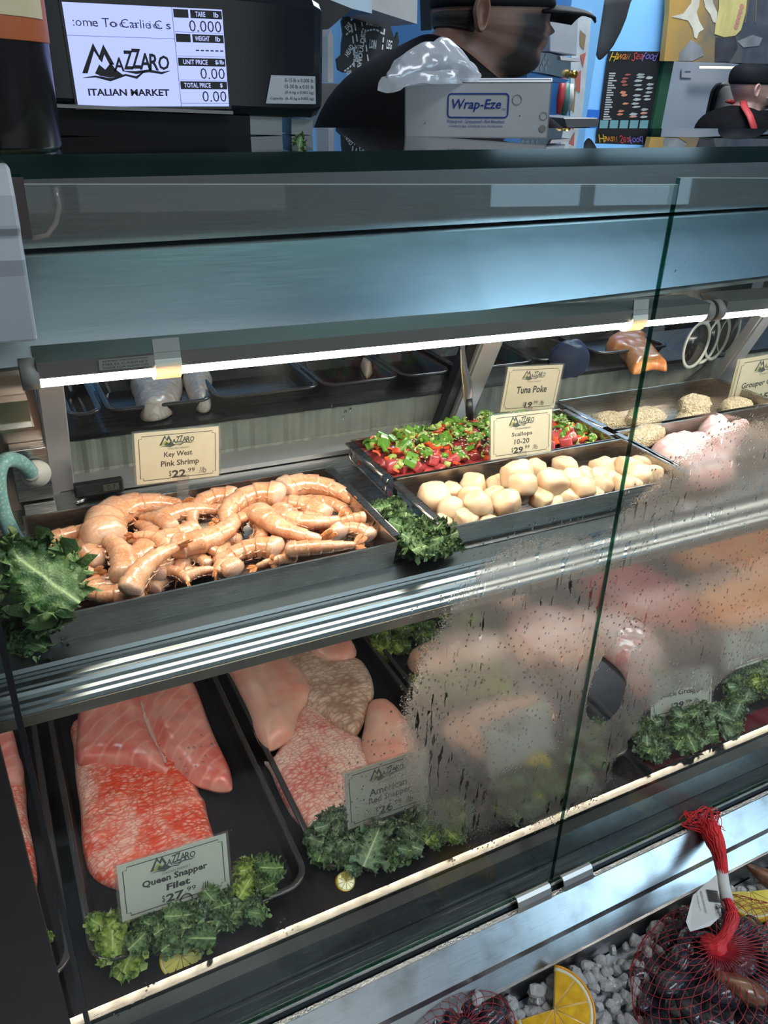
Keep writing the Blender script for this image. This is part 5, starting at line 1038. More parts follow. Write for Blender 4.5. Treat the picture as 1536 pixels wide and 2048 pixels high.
# ------------------------------------------------------------------ things on the glass top shelf
SHT = lambda x: H - 0.0357 + ztilt(x)
M_gloss = P('glossy_black_plastic', (0.008, 0.009, 0.013), 0.12, var=0.3); M_dark = P('dark_scale_base', (0.003, 0.003, 0.004), 0.5, spec=.2)
FR = lambda c: Matrix(((c[0].x, c[1].x, c[2].x, c[3].x), (c[0].y, c[1].y, c[2].y, c[3].y), (c[0].z, c[1].z, c[2].z, c[3].z), (0, 0, 0, 1)))
def scale():
    t = thing('price_scale', 'black price computing scale with a lit blue white screen', 'scale', (.18, .74, SHT(.18)))
    yb = .7035
    a = PY(652, 22, yb); z0 = H - .0225
    rr = []
    for x, i in ((-.02, .004), (-.012, 0), (.262, 0), (.288, .0005), (.2955, .003), (.2985, .009)):
        y0_, y1_, za, zb_ = yb + i * .8, .775 - i, z0 + i, H + .066 - i + .0
        c = .006; rr.append([(x, y0_, za + c), (x, y0_ + c, za), (x, y1_ - c, za), (x, y1_, za + c), (x, y1_, zb_ - c), (x, y1_ - c, zb_), (x, y0_ + c, zb_), (x, y0_, zb_ - c)])
    put(MB().loft(rr, True, 0, False), 'housing', M_gloss, t, bevel=.0015)
    put(MB().box((-.02, .700, z0 + .001), (.215, .7034, z0 + .0035)), 'housing_ridge', P('dull_chrome', (0.22, 0.22, 0.22), .3, .6), t)
    put(MB().box((0.0, .708, SHT(.1) + .0002), (.232, .78, H - .0224)), 'base', M_dark, t)
    put(MB().box((.232, .712, SHT(.25) + .0004), (.262, .75, H - .0224)).box((.272, .716, SHT(.28) + .0004), (.292, .75, H - .0235)), 'levelling_foot', P('clear_grey_foot', (0.25, 0.27, 0.27), .25, .3), t)
    M, w, h = frame(PY(125, 7, yb - .002), PY(440, 20, yb - .002), PY(462, 212, yb - .002), PY(155, 210, yb - .002))
    h *= 1.02
    def kid(mb, nm, m): return put(mb, nm, m, t)
    kid(MB().box((-w / 2 - .002, -h / 2 - .002, -.0015), (w / 2 + .002, h / 2 + .002, -.0003), 0, M), 'screen_bezel', M_gloss)
    kid(MB().box((-w / 2, -h / 2, -.0003), (w / 2, h / 2, 0), 0, M), 'screen', emis('backlit_lcd', (0.40, 0.47, 1.0), 0.95))
    tx = MB(); gh = MB(); U = lambda u: (u - .5) * w; V_ = lambda v: (.5 - v) * h; Zl = .0004
    def T(mb, s, u, v, ww, hh, mi=0, bold=.0, sh=0.0, z=Zl): text(mb, s, U(u), V_(v), ww * w, hh * h, bold=bold, shear=sh, mi=mi, M=M, z=z)
    def rect(mb, u0, v0, u1, v1, mi=0, z=.0003): poly(mb, [(U(u0), V_(v1)), (U(u1), V_(v1)), (U(u1), V_(v0)), (U(u0), V_(v0))], z, mi, M)
    T(tx, ':ome To Carlie C s', .345, .175, .60, .085, bold=-.005); T(gh, 'e  oc a  ie s', .40, .18, .50, .07, z=.0003)
    for u0, v0, u1, v1 in ((.665, .0, .669, 1.0), (.0, .305, .665, .31), (.67, .235, 1, .239), (.67, .475, 1, .479), (.67, .72, 1, .724), (.67, .965, 1, .97)): rect(gh, u0, v0, u1, v1)
    for v0, s1, s2, val in ((.015, 'TARE', 'lb', '0.000'), (.255, 'WEIGHT', 'lb', '------'), (.495, 'UNIT PRICE', '$/lb', '0.00'), (.735, 'TOTAL PRICE', '$', '0.00')):
        split = v0 < .4
        rect(tx, .675 if not split else .785, v0, .995, v0 + .082)
        if split: rect(tx, .675, v0, .772, v0 + .082)
        T(tx, s1, (.79 if not split else .85), v0 + .041, .0165 * len(s1), .05, 1, z=.0006, bold=.015); T(tx, s2, .955, v0 + .041, .0145 * len(s2) + .004, .05, 1, z=.0006, bold=.015)
        if val == '------':
            for i in range(6): rect(tx, .80 + i * .033, v0 + .155, .822 + i * .033, v0 + .168)
        else: ww = .215 if len(val) > 4 else .168; T(tx, val, .985 - ww / 2, v0 + .158, ww, .115, bold=-.004)
    T(tx, 'ITALIAN MARKET', .335, .855, .52, .072, bold=.03)
    logo(tx, U(.335), V_(.58), w * .56, 0, None, M, Zl, sub=False)
    kid(tx, 'screen_text', [M_ink, P('screen_white_text', (0.5, 0.55, 0.9), .5, emit=(.5, .55, 1), es=.5)]); kid(gh, 'screen_ghost_lines', P('screen_grey', (0.25, 0.28, 0.55), .5))
    S, sw, sh_ = frame(PY(538, 151, yb - .0008), PY(633, 153, yb - .0008), PY(633, 208, yb - .0008), PY(523, 206, yb - .0008))
    st = MB(); poly(st, [(-.5 * sw, -.5 * sh_), (.48 * sw, -.5 * sh_), (.48 * sw, .5 * sh_), (-.38 * sw, .5 * sh_)], .0002, 0, S)
    for i, s in enumerate(('0-15 lb x 0.005 lb', '15-30 lb x 0.01 lb', '(0-6 kg x 0.002 kg)', '(6-15 kg x 0.005 kg)')): text(st, s, .16 * sw, (.34 - i * .22) * sh_, .56 * sw, .13 * sh_, mi=1, M=S, z=.0004)
    text(st, 'Capacity', -.29 * sw, -.32 * sh_, .25 * sw, .13 * sh_, mi=1, M=S, z=.0004)
    kid(st, 'capacity_sticker', [P('silver_sticker', (0.45, 0.46, 0.48), .35, .3), M_ink])
    return t
scale()
bt = thing('sauce_bottle', 'dark bottle with an orange label at the left end of the glass shelf', 'bottle', (.027, .60, SHT(.027)))
bm = Matrix.Translation((.027, .60, SHT(.027) + .0002)); br = .0405
put(MB().lathe([(0, 0), (br - .003, 0), (br, .003), (br, .150), (br * .8, .185), (br * .36, .215), (br * .34, .26), (0, .26)], 40, M=bm), 'bottle_body', P('black_bottle', (0.012, 0.009, 0.010), .25, var=.2), bt)
lz = H + .0165 - SHT(.027)
put(MB().lathe([(br + .0005, lz), (br + .0007, lz + .0005), (br + .0007, lz + .09), (br + .0005, lz + .0905)], 40, M=bm), 'orange_label', P('orange_label_paper', (0.48, 0.12, 0.035), .5, var=.1), bt)
lb_ = MB(); k = 24; a0_, a1_ = -PI * .85, -PI * .15; rb_ = br + .0011
lb_.loft([[(rb_ * math.cos(a0_ + (a1_ - a0_) * i / k), rb_ * math.sin(a0_ + (a1_ - a0_) * i / k), z) for i in range(k + 1)] for z in (lz + .012, lz + .032)], False, 0, True, False, bm)
put(lb_, 'cream_label_band', P('cream_label_paper', (0.62, 0.50, 0.30), .5), bt)
tb = MB(); text(tb, '8.5 fl oz', 0, 0, .030, .0085, bold=.02); 
for p in tb.v: a = -PI * .40 + p.x / br - .30; zz = p.y; p.x, p.y, p.z = (br + .0015) * math.cos(a), (br + .0015) * math.sin(a), lz + .0235 + zz
tb.v = [bm @ p for p in tb.v]; put(tb, 'label_text', M_ink, bt)
# deli sheet box
BX = q([.700, .622, .622, .700], (807, 165), (1102, 166), (1097, 278), (812, 277)); MBX, bw, bh = frame(*BX); MBX.translation.z += .0006
M_carton = P('white_carton', (0.74, 0.74, 0.76), .55, var=.05, vs=30); M_bprint = P('blue_print', (0.02, 0.07, 0.36), .5)
bx = thing('sheet_box', 'white carton of deli sheets with blue lettering on the glass shelf', 'box', MBX @ Vector((0, -bh / 2, -.03)))
d = .055
v = [(-bw / 2, -bh / 2, 0), (bw / 2, -bh / 2, 0), (bw / 2, bh / 2, 0), (-bw / 2, bh / 2, 0)]; th = .0012
bm_ = MB(); bm_.box((-bw / 2, -bh / 2, -th), (bw / 2, bh / 2, 0), 0, MBX); bm_.box((-bw / 2, -bh / 2, -d), (bw / 2, bh / 2, -d + th), 0, MBX); bm_.box((-bw / 2, -bh / 2, -d), (-bw / 2 + th, bh / 2, 0), 0, MBX); bm_.box((bw / 2 - th, -bh / 2, -d), (bw / 2, bh / 2, 0), 0, MBX); bm_.box((-bw / 2, -bh / 2, -d), (bw / 2, -bh / 2 + th, 0), 0, MBX)
bm_.box((-bw / 2, bh / 2 - th, -.018), (bw / 2, bh / 2, 0), 0, MBX); bm_.box((-bw / 2, bh / 2 - th, -d), (bw / 2, bh / 2, -d + .015), 0, MBX)
put(bm_, 'carton', M_carton, bx)
pr = MB(); U = lambda u: (u - 955) / 295 * bw; V_ = lambda v: (221 - v) / 112 * bh
def rr2(x0, y0, x1, y1, r): return [(p[0], p[1]) for p in rrect(x0, x1, y0, y1, r, 0)] 
loop = rr2(U(897), V_(235), U(1019), V_(188), .003); stroke(pr, loop + [loop[0]], .0012, .0004, 0, MBX)
text(pr, 'Wrap-Eze', U(955), V_(211), U(1005) - U(905), V_(200) - V_(225), bold=.012, shear=.18, M=MBX, z=.0004); text(pr, 'TM', U(1010), V_(219), .0035, .0018, M=MBX, z=.0004)
text(pr, 'Waterproof - Greaseproof - Non Absorbent', U(955), V_(244), U(1014) - U(896), .0036, shear=.2, M=MBX, z=.0004); text(pr, 'A Prueba De Agua - A Prueba de Grasa - No Absorbente', U(955), V_(253), U(1010) - U(900), .0026, shear=.2, M=MBX, z=.0004)
put(pr, 'blue_print', M_bprint, bx)
M_stain = P('grease_stain_mark', (0.36, 0.33, 0.30), .5)
for u, v_, r, fillc in ((1036, 200, 9, 0), (1091, 232, 7, 0), (1091, 257, 7, 1), (1044, 231, 1.5, 1), (850, 247, 1.5, 1)):
    st = MB(); c = [(U(u + r * math.cos(a)), V_(v_ + r * 1.1 * math.sin(a))) for a in [2 * PI * i / 24 for i in range(25)]]
    (poly(st, c[:-1], .0003, 0, MBX) if fillc else stroke(st, c, .0007, .0003, 0, MBX))
    put(st, 'grease_stain', M_stain, bx)
def filmmat():
    m, nt, b, out = ntree('thin_plastic_film'); nt.nodes.remove(b)
    t = node(nt, 'ShaderNodeBsdfTransparent'); g = node(nt, 'ShaderNodeBsdfGlossy'); g.inputs['Roughness'].default_value = .18; d = node(nt, 'ShaderNodeBsdfTranslucent'); d.inputs[0].default_value = (.85, .87, .9, 1); d2 = node(nt, 'ShaderNodeBsdfDiffuse'); d2.inputs[0].default_value = (.80, .82, .85, 1)
    a = node(nt, 'ShaderNodeMixShader'); a.inputs[0].default_value = .5; L(nt, d.outputs[0], a.inputs[1]); L(nt, d2.outputs[0], a.inputs[2])
    b1 = node(nt, 'ShaderNodeMixShader'); b1.inputs[0].default_value = .50; L(nt, t.outputs[0], b1.inputs[1]); L(nt, a.outputs[0], b1.inputs[2])
    n = tex(nt, 'ShaderNodeTexNoise', 60.0, stretch=(1, 1, .3), Detail=2.0); L(nt, bump(nt, n.outputs[0], .5, .003), g.inputs['Normal'])
    b2 = node(nt, 'ShaderNodeMixShader'); b2.inputs[0].default_value = .07; L(nt, b1.outputs[0], b2.inputs[1]); L(nt, g.outputs[0], b2.inputs[2]); L(nt, b2.outputs[0], out.inputs[0]); return m
M_film = filmmat()
def sheet(name, label, rows, mat, sub=5, wob=.003, cat='plastic sheet', amp=1.0):
    C = [[PY(u, v, y) for u, v, y in r] for r in rows]
    def cr(P_, k):
        o = []
        for i in range(len(P_) - 1):
            a, b, c, d = P_[max(i - 1, 0)], P_[i], P_[i + 1], P_[min(i + 2, len(P_) - 1)]
            for j in range(k): t = j / k; o.append(0.5 * ((2 * b) + (c - a) * t + (2 * a - 5 * b + 4 * c - d) * t * t + (3 * b - a - 3 * c + d) * t ** 3))
        return o + [P_[-1]]
    R1 = [cr(r, sub) for r in C]; cols = [cr([r[i] for r in R1], sub) for i in range(len(R1[0]))]
    n, m_ = len(cols), len(cols[0]); v = []
    for c in cols:
        for p in c: w_ = abs(noise.noise(p * 42)) * 2.2 - .5 + abs(noise.noise(p * 95)) * 1.1; v.append(p + Vector((noise.noise(p * 30) * .6, w_, abs(noise.noise(p * 34 + Vector((5, 5, 5)))) * 1.6 - .5)) * wob * 1.3)
    mb = MB().add(v, [(i * m_ + j, (i + 1) * m_ + j, (i + 1) * m_ + j + 1, i * m_ + j + 1) for i in range(n - 1) for j in range(m_ - 1)], 0, True)
    o = mb.build(name, mat); s = o.modifiers.new('s', 'SOLIDIFY'); s.thickness = .0003; return tag(o, label, cat)
sheet('plastic_film', 'clear plastic film puffed up out of the white sheet box', [
    [(812, 172, 0.6600), (850, 168, 0.6630), (890, 166, 0.6660), (925, 165, 0.6680), (958, 160, 0.6700)],
    [(780, 165, 0.6480), (830, 140, 0.6500), (880, 128, 0.6540), (925, 132, 0.6600), (966, 150, 0.6640)],
    [(775, 140, 0.6520), (822, 104, 0.6560), (872, 90, 0.6600), (905, 100, 0.6660), (955, 138, 0.6700)],
    [(800, 112, 0.6680), (840, 92, 0.6720), (868, 82, 0.6760), (898, 82, 0.6780), (950, 128, 0.6780)],
    [(812, 140, 0.6880), (850, 115, 0.6900), (880, 110, 0.6920), (910, 120, 0.6920), (945, 145, 0.6880)]], M_film, 9, .0024)
sheet('plastic_film', 'fold of clear plastic film hanging over the left corner of the white sheet box', [
    [(765, 155, 0.6520), (785, 148, 0.6520), (812, 142, 0.6520), (860, 140, 0.6520), (920, 140, 0.6560)],
    [(758, 168, 0.6460), (780, 165, 0.6450), (808, 160, 0.6450), (850, 154, 0.6480), (915, 152, 0.6530)],
    [(757, 178, 0.6380), (775, 184, 0.6360), (800, 178, 0.6340), (830, 168, 0.6430), (930, 165, 0.6530)]], M_film, 9, .0016)
kale('small scrap of green leaf on the glass shelf beside the scale', [(600, 283, -.0335, 1, 'd')], 'd', .011)
# ------------------------------------------------------------------ behind the counter
def board(name, label, cat, px, y, depth, mat, parts=None, zoom=None, group=None, bev=0.0, floor=0):
    """a flat thing with its own thickness: outline on the upright plane y, going back by depth"""
    s = (lambda p: p) if not zoom else (lambda p: (zoom[0] + p[0] / zoom[2], zoom[1] + p[1] / zoom[2]))
    P_ = [PY(*s(p), y) for p in px]; n = len(P_)
    if floor:
        for p in P_[-floor:]: p.z = 0.0
    tess = geometry.tessellate_polygon([[Vector((p.x, p.z, 0)) for p in P_]])
    mb = MB().add(P_ + [p + Vector((0, depth, 0)) for p in P_], [tuple(f) for f in tess] + [tuple(n + i for i in reversed(f)) for f in tess] + [(i, (i + 1) % n, n + (i + 1) % n, n + i) for i in range(n)])
    o = mb.build(name, mat, bevel=bev)
    return tag(o, label, cat, group)
def flatpoly(mb, px, y, mi=0, zoom=None):
    s = (lambda p: p) if not zoom else (lambda p: (zoom[0] + p[0] / zoom[2], zoom[1] + p[1] / zoom[2]))
    P_ = [PY(*s(p), y) for p in px]; tess = geometry.tessellate_polygon([[Vector((p.x, p.z, 0)) for p in P_]]); mb.add(P_, [tuple(f) for f in tess], mi)
def onplane(y, du=0.0):                    # print frame on an upright plane: x right, z up; text sizes in metres
    return Matrix(((1, 0, 0, 0), (0, 0, -1, y), (0, 1, 0, 0), (0, 0, 0, 1)))
def kidof(o, mb, nm, mat): c = mb.build(nm, mat); c.parent = o; return c
M_slate = P('black_painted_board', (0.016, 0.016, 0.018), .6, var=.25); M_chalk = P('white_chalk_paint', (0.78, 0.80, 0.82), .7)
Z2 = (620, 0, 5.486); YP = 2.52
pig = board('butcher_diagram', 'black pig shaped board with white cut names on the blue wall', 'sign', [(405, 120), (440, 160), (452, 245), (545, 160), (650, 115), (745, 130), (820, 190), (880, 280), (915, 390), (930, 440), (965, 350), (978, 460), (955, 540), (930, 600), (920, 720), (860, 800), (700, 850), (560, 850), (450, 800), (365, 795), (312, 765), (295, 650), (350, 600), (355, 470), (370, 380), (350, 230)], YP, .012, M_slate, zoom=Z2)
tx = MB(); PM = onplane(YP - .0015); pz = lambda x, z: (lambda p: (p.x, p.z))(PY(Z2[0] + x / Z2[2], Z2[1] + z / Z2[2], YP)); mpp = (PY(800, 50, YP).x - PY(700, 50, YP).x) / 100 / Z2[2]
for s, x, z, w_, rot in (('BACK FAT', 690, 240, 150, -.05), ('LOIN', 688, 485, 75, -.05), ('LEG', 868, 490, 60, -.1), ('HEAD', 428, 555, 110, 1.0), ('NECK', 505, 580, 150, 1.5), ('SHOULDER', 562, 530, 340, 1.45), ('EAR', 418, 285, 70, .9), ('JOWL', 430, 800, 60, .3)):
    cx, cz = pz(x, z); text(tx, s, cx, cz, w_ * mpp, (75 if s == 'BACK FAT' else 80 if s in ('LOIN', 'LEG') else 48) * mpp, bold=.03, M=PM, rot=rot)
for ln in ([(550, 165), (575, 300), (610, 480), (640, 690)], [(485, 240), (520, 480), (525, 740)], [(450, 260), (478, 500), (480, 760)], [(590, 350), (650, 330), (720, 322), (805, 375)], [(830, 210), (805, 400), (790, 560)], [(370, 785), (430, 740), (480, 690)], [(390, 385), (450, 330)]):
    pts = [Vector(pz(*p)) for p in ln]
    for a, b in zip(pts, pts[1:]):
        n = max(2, int((b - a).length / .022))
        for i in range(n): stroke(tx, [a + (b - a) * (i + .12) / n, a + (b - a) * (i + .8) / n], .0045, 0, 0, PM)
kidof(pig, tx, 'white_lettering', M_chalk)
M_cab = brushed('grey_cabinet_steel', (0.30, 0.30, 0.31), .4, .08); M_shw = P('white_shelf_board', (0.52, 0.50, 0.50), .55)
board('steel_cabinet', 'grey steel cabinet corner above the pig board', 'cabinet', [(640, 2), (744, 27), (744, -60), (640, -60)], 2.0, .4, M_cab)
board('wall_cabinet', 'white wall cabinet between the pig board and the notes', 'cabinet', [(744, 19), (834, 48), (836, -60), (744, -60)], 2.3, .25, M_shw)
board('black_shelf_bracket', 'black triangular bracket behind the top corner of the scale', 'bracket', [(560, -40), (706, 18), (690, 30), (661, 55), (640, 70), (560, 60)], 1.9, .05, M_blackm)
board('milk_carton', 'white printed carton standing behind the right side of the scale', 'carton', [(656, 72), (661, 58), (666, 72), (667, 165), (656, 165)], 1.75, .07, P('white_carton_board', (.55, .57, .6), .5))
board('worktop_block', 'grey block under the white carton behind the scale', 'block', [(640, 166), (700, 168), (690, 200), (640, 260)], 1.72, .2, P('grey_block', (.30, .31, .31), .6), floor=2)
nt_ = board('wall_notes', 'strip of white notes with a red line hanging above the worker', 'paper', [(873, -30), (894, -30), (893, 38), (888, 43), (872, 42)], 1.85, .003, P('white_paper', (.60, .62, .64), .6))
tx = MB(); flatpoly(tx, [(875, 16), (892, 15), (892, 18), (875, 19)], 1.8485, 0); kidof(nt_, tx, 'red_line', P('red_print', (.5, .03, .04), .6))
board('black_pipe', 'black pipe against the blue wall above the worker', 'pipe', [(860, -20), (872, -20), (872, 50), (862, 60)], 1.9, .05, M_blackm)
# electric panel, plated box, tools right of the worker
board('electric_panel', 'light grey electric panel right of the worker', 'panel', [(1100, 30), (1158, 26), (1154, 112), (1100, 104)], 2.44, .108, P('grey_panel_paint', (.38, .40, .44), .45), bev=.004)
ep_ = board('paper_map', 'pale poster with brown and red patches on the narrow wall', 'poster', [(1150, 30), (1184, 22), (1176, 110), (1168, 200), (1160, 262), (1140, 262), (1142, 120)], 2.544, .004, P('pale_map_paper', (.50, .54, .56), .6, var=.12, vs=20))
mp_ = MB()
for i, pts in enumerate(([(1160, 60), (1172, 70), (1168, 100), (1160, 90)], [(1150, 150), (1162, 140), (1160, 185), (1152, 180)], [(1144, 180), (1152, 175), (1148, 225), (1142, 215)], [(1160, 110), (1172, 105), (1166, 135)])): flatpoly(mp_, pts, 2.542, i % 2)
kidof(ep_, mp_, 'map_patches', [P('brown_patch', (.25, .18, .10), .6), P('red_patch', (.45, .12, .10), .6)])
M_plate = brushed('plated_metal', (.62, .64, .66), .22, .2)
db = thing('knife_box', 'shiny diamond plate box fixed beside the worker\u2019s mouth', 'box', PY(1100, 150, 2.45))
def quadbox(px, y, dep): P_ = [PY(u, v, y) for u, v in px]; n = len(P_); return MB().add(P_ + [p + Vector((0, dep, 0)) for p in P_], [tuple(range(n)), tuple(range(2 * n - 1, n - 1, -1))] + [(i, (i + 1) % n, n + (i + 1) % n, n + i) for i in range(n)])
put(quadbox([(1058, 104), (1100, 106), (1142, 120), (1138, 158), (1096, 148), (1056, 142)], 2.45, .10), 'box_body', M_plate, db)
dm = MB()
for r_ in range(3):
    for c_ in range(4):
        p = PY(1062 + c_ * 10 + (5 if r_ % 2 else 0), 112 + r_ * 11 + c_ * .5, 2.4485); dm.add([p + Vector((-.006, 0, 0)), p + Vector((0, -.0012, -.013)), p + Vector((.006, 0, 0)), p + Vector((0, -.0012, .013))], [(0, 1, 2, 3)])
put(dm, 'raised_diamonds', P('bright_diamond', (.8, .82, .84), .2, .9), db)
put(MB().tube([PY(1143, 148, 2.44), PY(1150, 149, 2.42)], .012, 12), 'brass_knob', P('brass', (.55, .36, .08), .25, 1.0), db)
put(quadbox([(1054, 146), (1096, 152), (1138, 160), (1130, 166), (1054, 158)], 2.445, .10), 'blue_base', P('blue_plastic', (.03, .11, .26), .4), db)
put(quadbox([(1120, 112), (1158, 118), (1162, 124), (1122, 120)], 2.44, .11), 'white_shelf', M_shw, db)
for i, (u0, v0, u1, v1, c, lb) in enumerate(((1125, 165, 1117, 228, (.45, .03, .04), 'red handled knife hanging right of the white box'), (1134, 166, 1128, 235, (.05, .16, .14), 'dark green handled knife hanging right of the white box'), (1141, 168, 1138, 222, (.5, .5, .5), 'steel rod hanging right of the white box'))):
    tag(MB().tube([PY(u0, v0, 2.53), PY((u0 + u1) / 2, (v0 + v1) / 2, 2.53), PY(u1, v1, 2.535)], [.012, .015, .008], 10, flat=.6).build('hanging_knife', P('knife_handle', c, .4)), lb, 'knife', 'knives hanging behind the counter')
tag(board('dark_tray', 'dark grey tray standing on the rear counter right of the white box', 'tray', [(1128, 236), (1196, 236), (1200, 240), (1196, 254), (1134, 256)], 1.5, .15, P('dark_grey_tray', (.10, .10, .10), .4), bev=.003), 'dark grey tray standing on the rear counter right of the white box', 'tray')
board('equipment_base', 'dark machine base under the dark grey tray', 'machine', [(1136, 256), (1180, 255), (1178, 300), (1138, 300)], 1.52, .12, M_black, floor=2)
Z3 = (1050, 0, 3.16)
fin = MB(); prof = [((445, -60), (700, -60)), ((450, 40), (660, 20)), ((458, 110), (636, 115)), ((452, 200), (600, 205)), ((446, 280), (556, 290)), ((445, 330), (520, 338)), ((456, 365), (492, 368)), ((464, 378), (476, 379))]
rg = []
for a, b in prof:
    A, B = PY(Z3[0] + a[0] / Z3[2], a[1] / Z3[2], 2.75), PY(Z3[0] + b[0] / Z3[2], b[1] / Z3[2], 2.75); c = (A + B) / 2; e = (B - A) / 2; th_ = min(.05, e.length * .4)
    rg.append([c + e * math.cos(k) + Vector((0, th_ * math.sin(k), 0)) for k in [2 * PI * j / 20 for j in range(20)]])
tag(fin.loft(rg).build('whale_fin', P('dark_grey_fin', (.045, .045, .045), .5, var=.35, vs=4)), 'dark grey fin of a hanging sea animal figure in front of the blue wall', 'figure')
# poster of fish
yp = 3.185; pp = lambda u, v, y=yp - .002: PY(u, v, y)
po = board('fish_poster', 'tall black poster of fish kinds with a coloured headline on the blue wall', 'poster', [(1217, 102), (1324, 103), (1297, 269), (1195, 268)], yp, .004, P('black_poster', (.014, .013, .014), .4))
hl = MB(); A = pp(1218, 105); B = pp(1320, 106); wd = (B - A).length
PMt = onplane(yp - .003)
for i, (s, f, c) in enumerate((('H', .05, 0), ('a', .12, 0), ('w', .20, 1), ('a', .275, 1), ('i', .33, 1), ('i', .37, 1), ('S', .48, 2), ('e', .55, 2), ('a', .62, 2), ('f', .68, 3), ('o', .75, 3), ('o', .83, 3), ('d', .91, 3))):
    c0 = PY(1221 + 98 * f, 113.5, yp); text(hl, s, c0.x, c0.z, None, .036 if s in 'HSfd' else .022, shear=.35, mi=c, M=PMt, bold=.0)
kidof(po, hl, 'headline', [P('yellow_print', (.5, .32, .02), .5), P('orange_print', (.5, .16, .02), .5), P('red_print2', (.42, .05, .05), .5), P('violet_print', (.16, .12, .42), .5)])
pk = MB(); r9 = random.Random(9)
def pu(f, g): u = 1217 + (1195 - 1217) * g + (1324 - 1217 + (1297 - 1195 - 107) * g) * f; return u, 102 + 166 * g
for i in range(20):
    g = .27 + .55 * i / 19; n = r9.uniform(.08, .17); (u, v) = pu(.07, g); u2 = pu(.07 + n, g)[0]; flatpoly(pk, [(u, v - 1.4), (u2, v - 1.4), (u2, v + 1.4), (u, v + 1.4)], yp - .002, 0)
for i in range(13):
    g = .28 + .52 * i / 12
    for f, w_, c in ((.42 + r9.uniform(-.05, .05), 7, 1 + (i > 3)), (.66, 9, 3), (.86, 8, 3)):
        if r9.random() < .2: continue
        u, v = pu(f + r9.uniform(-.02, .02), g + r9.uniform(-.01, .01)); hh = r9.uniform(2, 3.6); c = 4 if (c == 3 and i in (10, 11, 12) and r9.random() < .6) else c
        flatpoly(pk, [(u - w_, v + 1), (u - w_ * .3, v - hh), (u + w_ * .5, v - hh * .7), (u + w_, v - 1), (u + w_ * .6, v + hh * .6), (u - w_ * .3, v + hh)], yp - .002, c)
for i in range(5): a, b = .02 + i * .195, .18 + i * .195; flatpoly(pk, [pu(a, .835), pu(b, .835), pu(b, .955), pu(a, .955)], yp - .002, 5)
kidof(po, pk, 'poster_print', [P('grey_text_print', (.38, .38, .38), .6), P('dark_red_print', (.30, .08, .06), .5), P('salmon_print', (.50, .20, .10), .5), P('silver_print', (.34, .37, .36), .5, var=.3, vs=40), P('pink_print', (.50, .24, .18), .5), P('teal_print', (.14, .30, .32), .5)])
# painting above the door
ya = 3.13
def canvas():
    m, nt, b, out = ntree('painted_canvas'); tc = node(nt, 'ShaderNodeTexCoord'); sp = node(nt, 'ShaderNodeSeparateXYZ'); L(nt, tc.outputs['Object'], sp.inputs[0])
    n = tex(nt, 'ShaderNodeTexNoise', 5.0, Detail=6.0, Distortion=1.5); ad = node(nt, 'ShaderNodeMath', operation='MULTIPLY_ADD'); L(nt, n.outputs[0], ad.inputs[0]); ad.inputs[1].default_value = .55; L(nt, sp.outputs[0], ad.inputs[2])
    s = node(nt, 'ShaderNodeMapRange'); s.inputs[1].default_value = 3.28; s.inputs[2].default_value = 4.0; L(nt, ad.outputs[0], s.inputs[0])
    c = ramp(nt, s.outputs[0], [(0.0, (.42, .25, .06)), (.25, (.30, .20, .08)), (.5, (.13, .13, .12)), (.75, (.06, .07, .09)), (1, (.10, .11, .13))]); L(nt, c, b.inputs['Base Color']); b.inputs['Roughness'].default_value = .6; return m
pt = board('painting', 'large painting with a white fish and a figure in a yellow apron, above the door', 'painting', [(1338, 30), (1342, -60), (1700, -60), (1690, 132), (1328, 122)], ya, .03, canvas())
pn = MB(); yq = ya - .002
flatpoly(pn, [(920, 105), (1000, 85), (1050, 20), (1060, -60), (1110, -60), (1100, 40), (1085, 75), (1100, 130), (1130, 185), (1100, 205), (1085, 245), (1070, 235), (1060, 180), (1030, 130), (990, 120)], yq, 0, Z3)
flatpoly(pn, [(1120, -40), (1180, -40), (1190, 20), (1215, 80), (1210, 145), (1190, 140), (1170, 90), (1140, 50)], yq, 0, Z3)
flatpoly(pn, [(1230, -60), (1410, -60), (1395, 80), (1365, 190), (1330, 225), (1260, 235), (1197, 215), (1205, 150), (1225, 60)], yq - .001, 1, Z3)
flatpoly(pn, [(1205, 235), (1260, 240), (1330, 228), (1345, 300), (1290, 390), (1200, 388)], yq - .001, 2, Z3)
for i in range(5): c = (1370 - i * 9, 40 + i * 32); flatpoly(pn, [(c[0] + 14 * math.cos(a), c[1] + 18 * math.sin(a)) for a in [2 * PI * k / 10 for k in range(10)]], yq - .002, 3, Z3)
flatpoly(pn, [(980, 330), (1050, 250), (1110, 290), (1130, 350), (1060, 385), (970, 385)], yq, 4, Z3); flatpoly(pn, [(1340, 260), (1440, 220), (1500, 240), (1480, 290), (1380, 300)], yq, 4, Z3)
for a, b in (((1420, -60), (1390, 140)), ((1465, -60), (1455, 140)), ((1400, 90), (1460, 90)), ((1410, 20), (1462, 20))): flatpoly(pn, [(a[0] - 4, a[1] - 4), (a[0] + 5, a[1] - 4), (b[0] + 5, b[1] + 4), (b[0] - 4, b[1] + 4)], yq, 5, Z3)
kidof(pt, pn, 'painted_figures', [P('painted_white', (.55, .52, .42), .6, var=.2, vs=12), P('painted_yellow', (.56, .47, .18), .6, var=.15, vs=12, stretch=(3, 1, 1)), P('painted_dark', (.05, .05, .06), .6, var=.3), P('painted_pink', (.50, .24, .18), .6), P('painted_grey', (.22, .23, .24), .6, var=.3, vs=10), P('painted_brown', (.16, .13, .09), .6)])
nb_ = board('wall_notice', 'small white notice on the far white wall seen through the door', 'notice', [(1364, 137), (1387, 137), (1385, 156), (1363, 155)], 5.08, .004, P('notice_paper', (.62, .64, .66), .6))
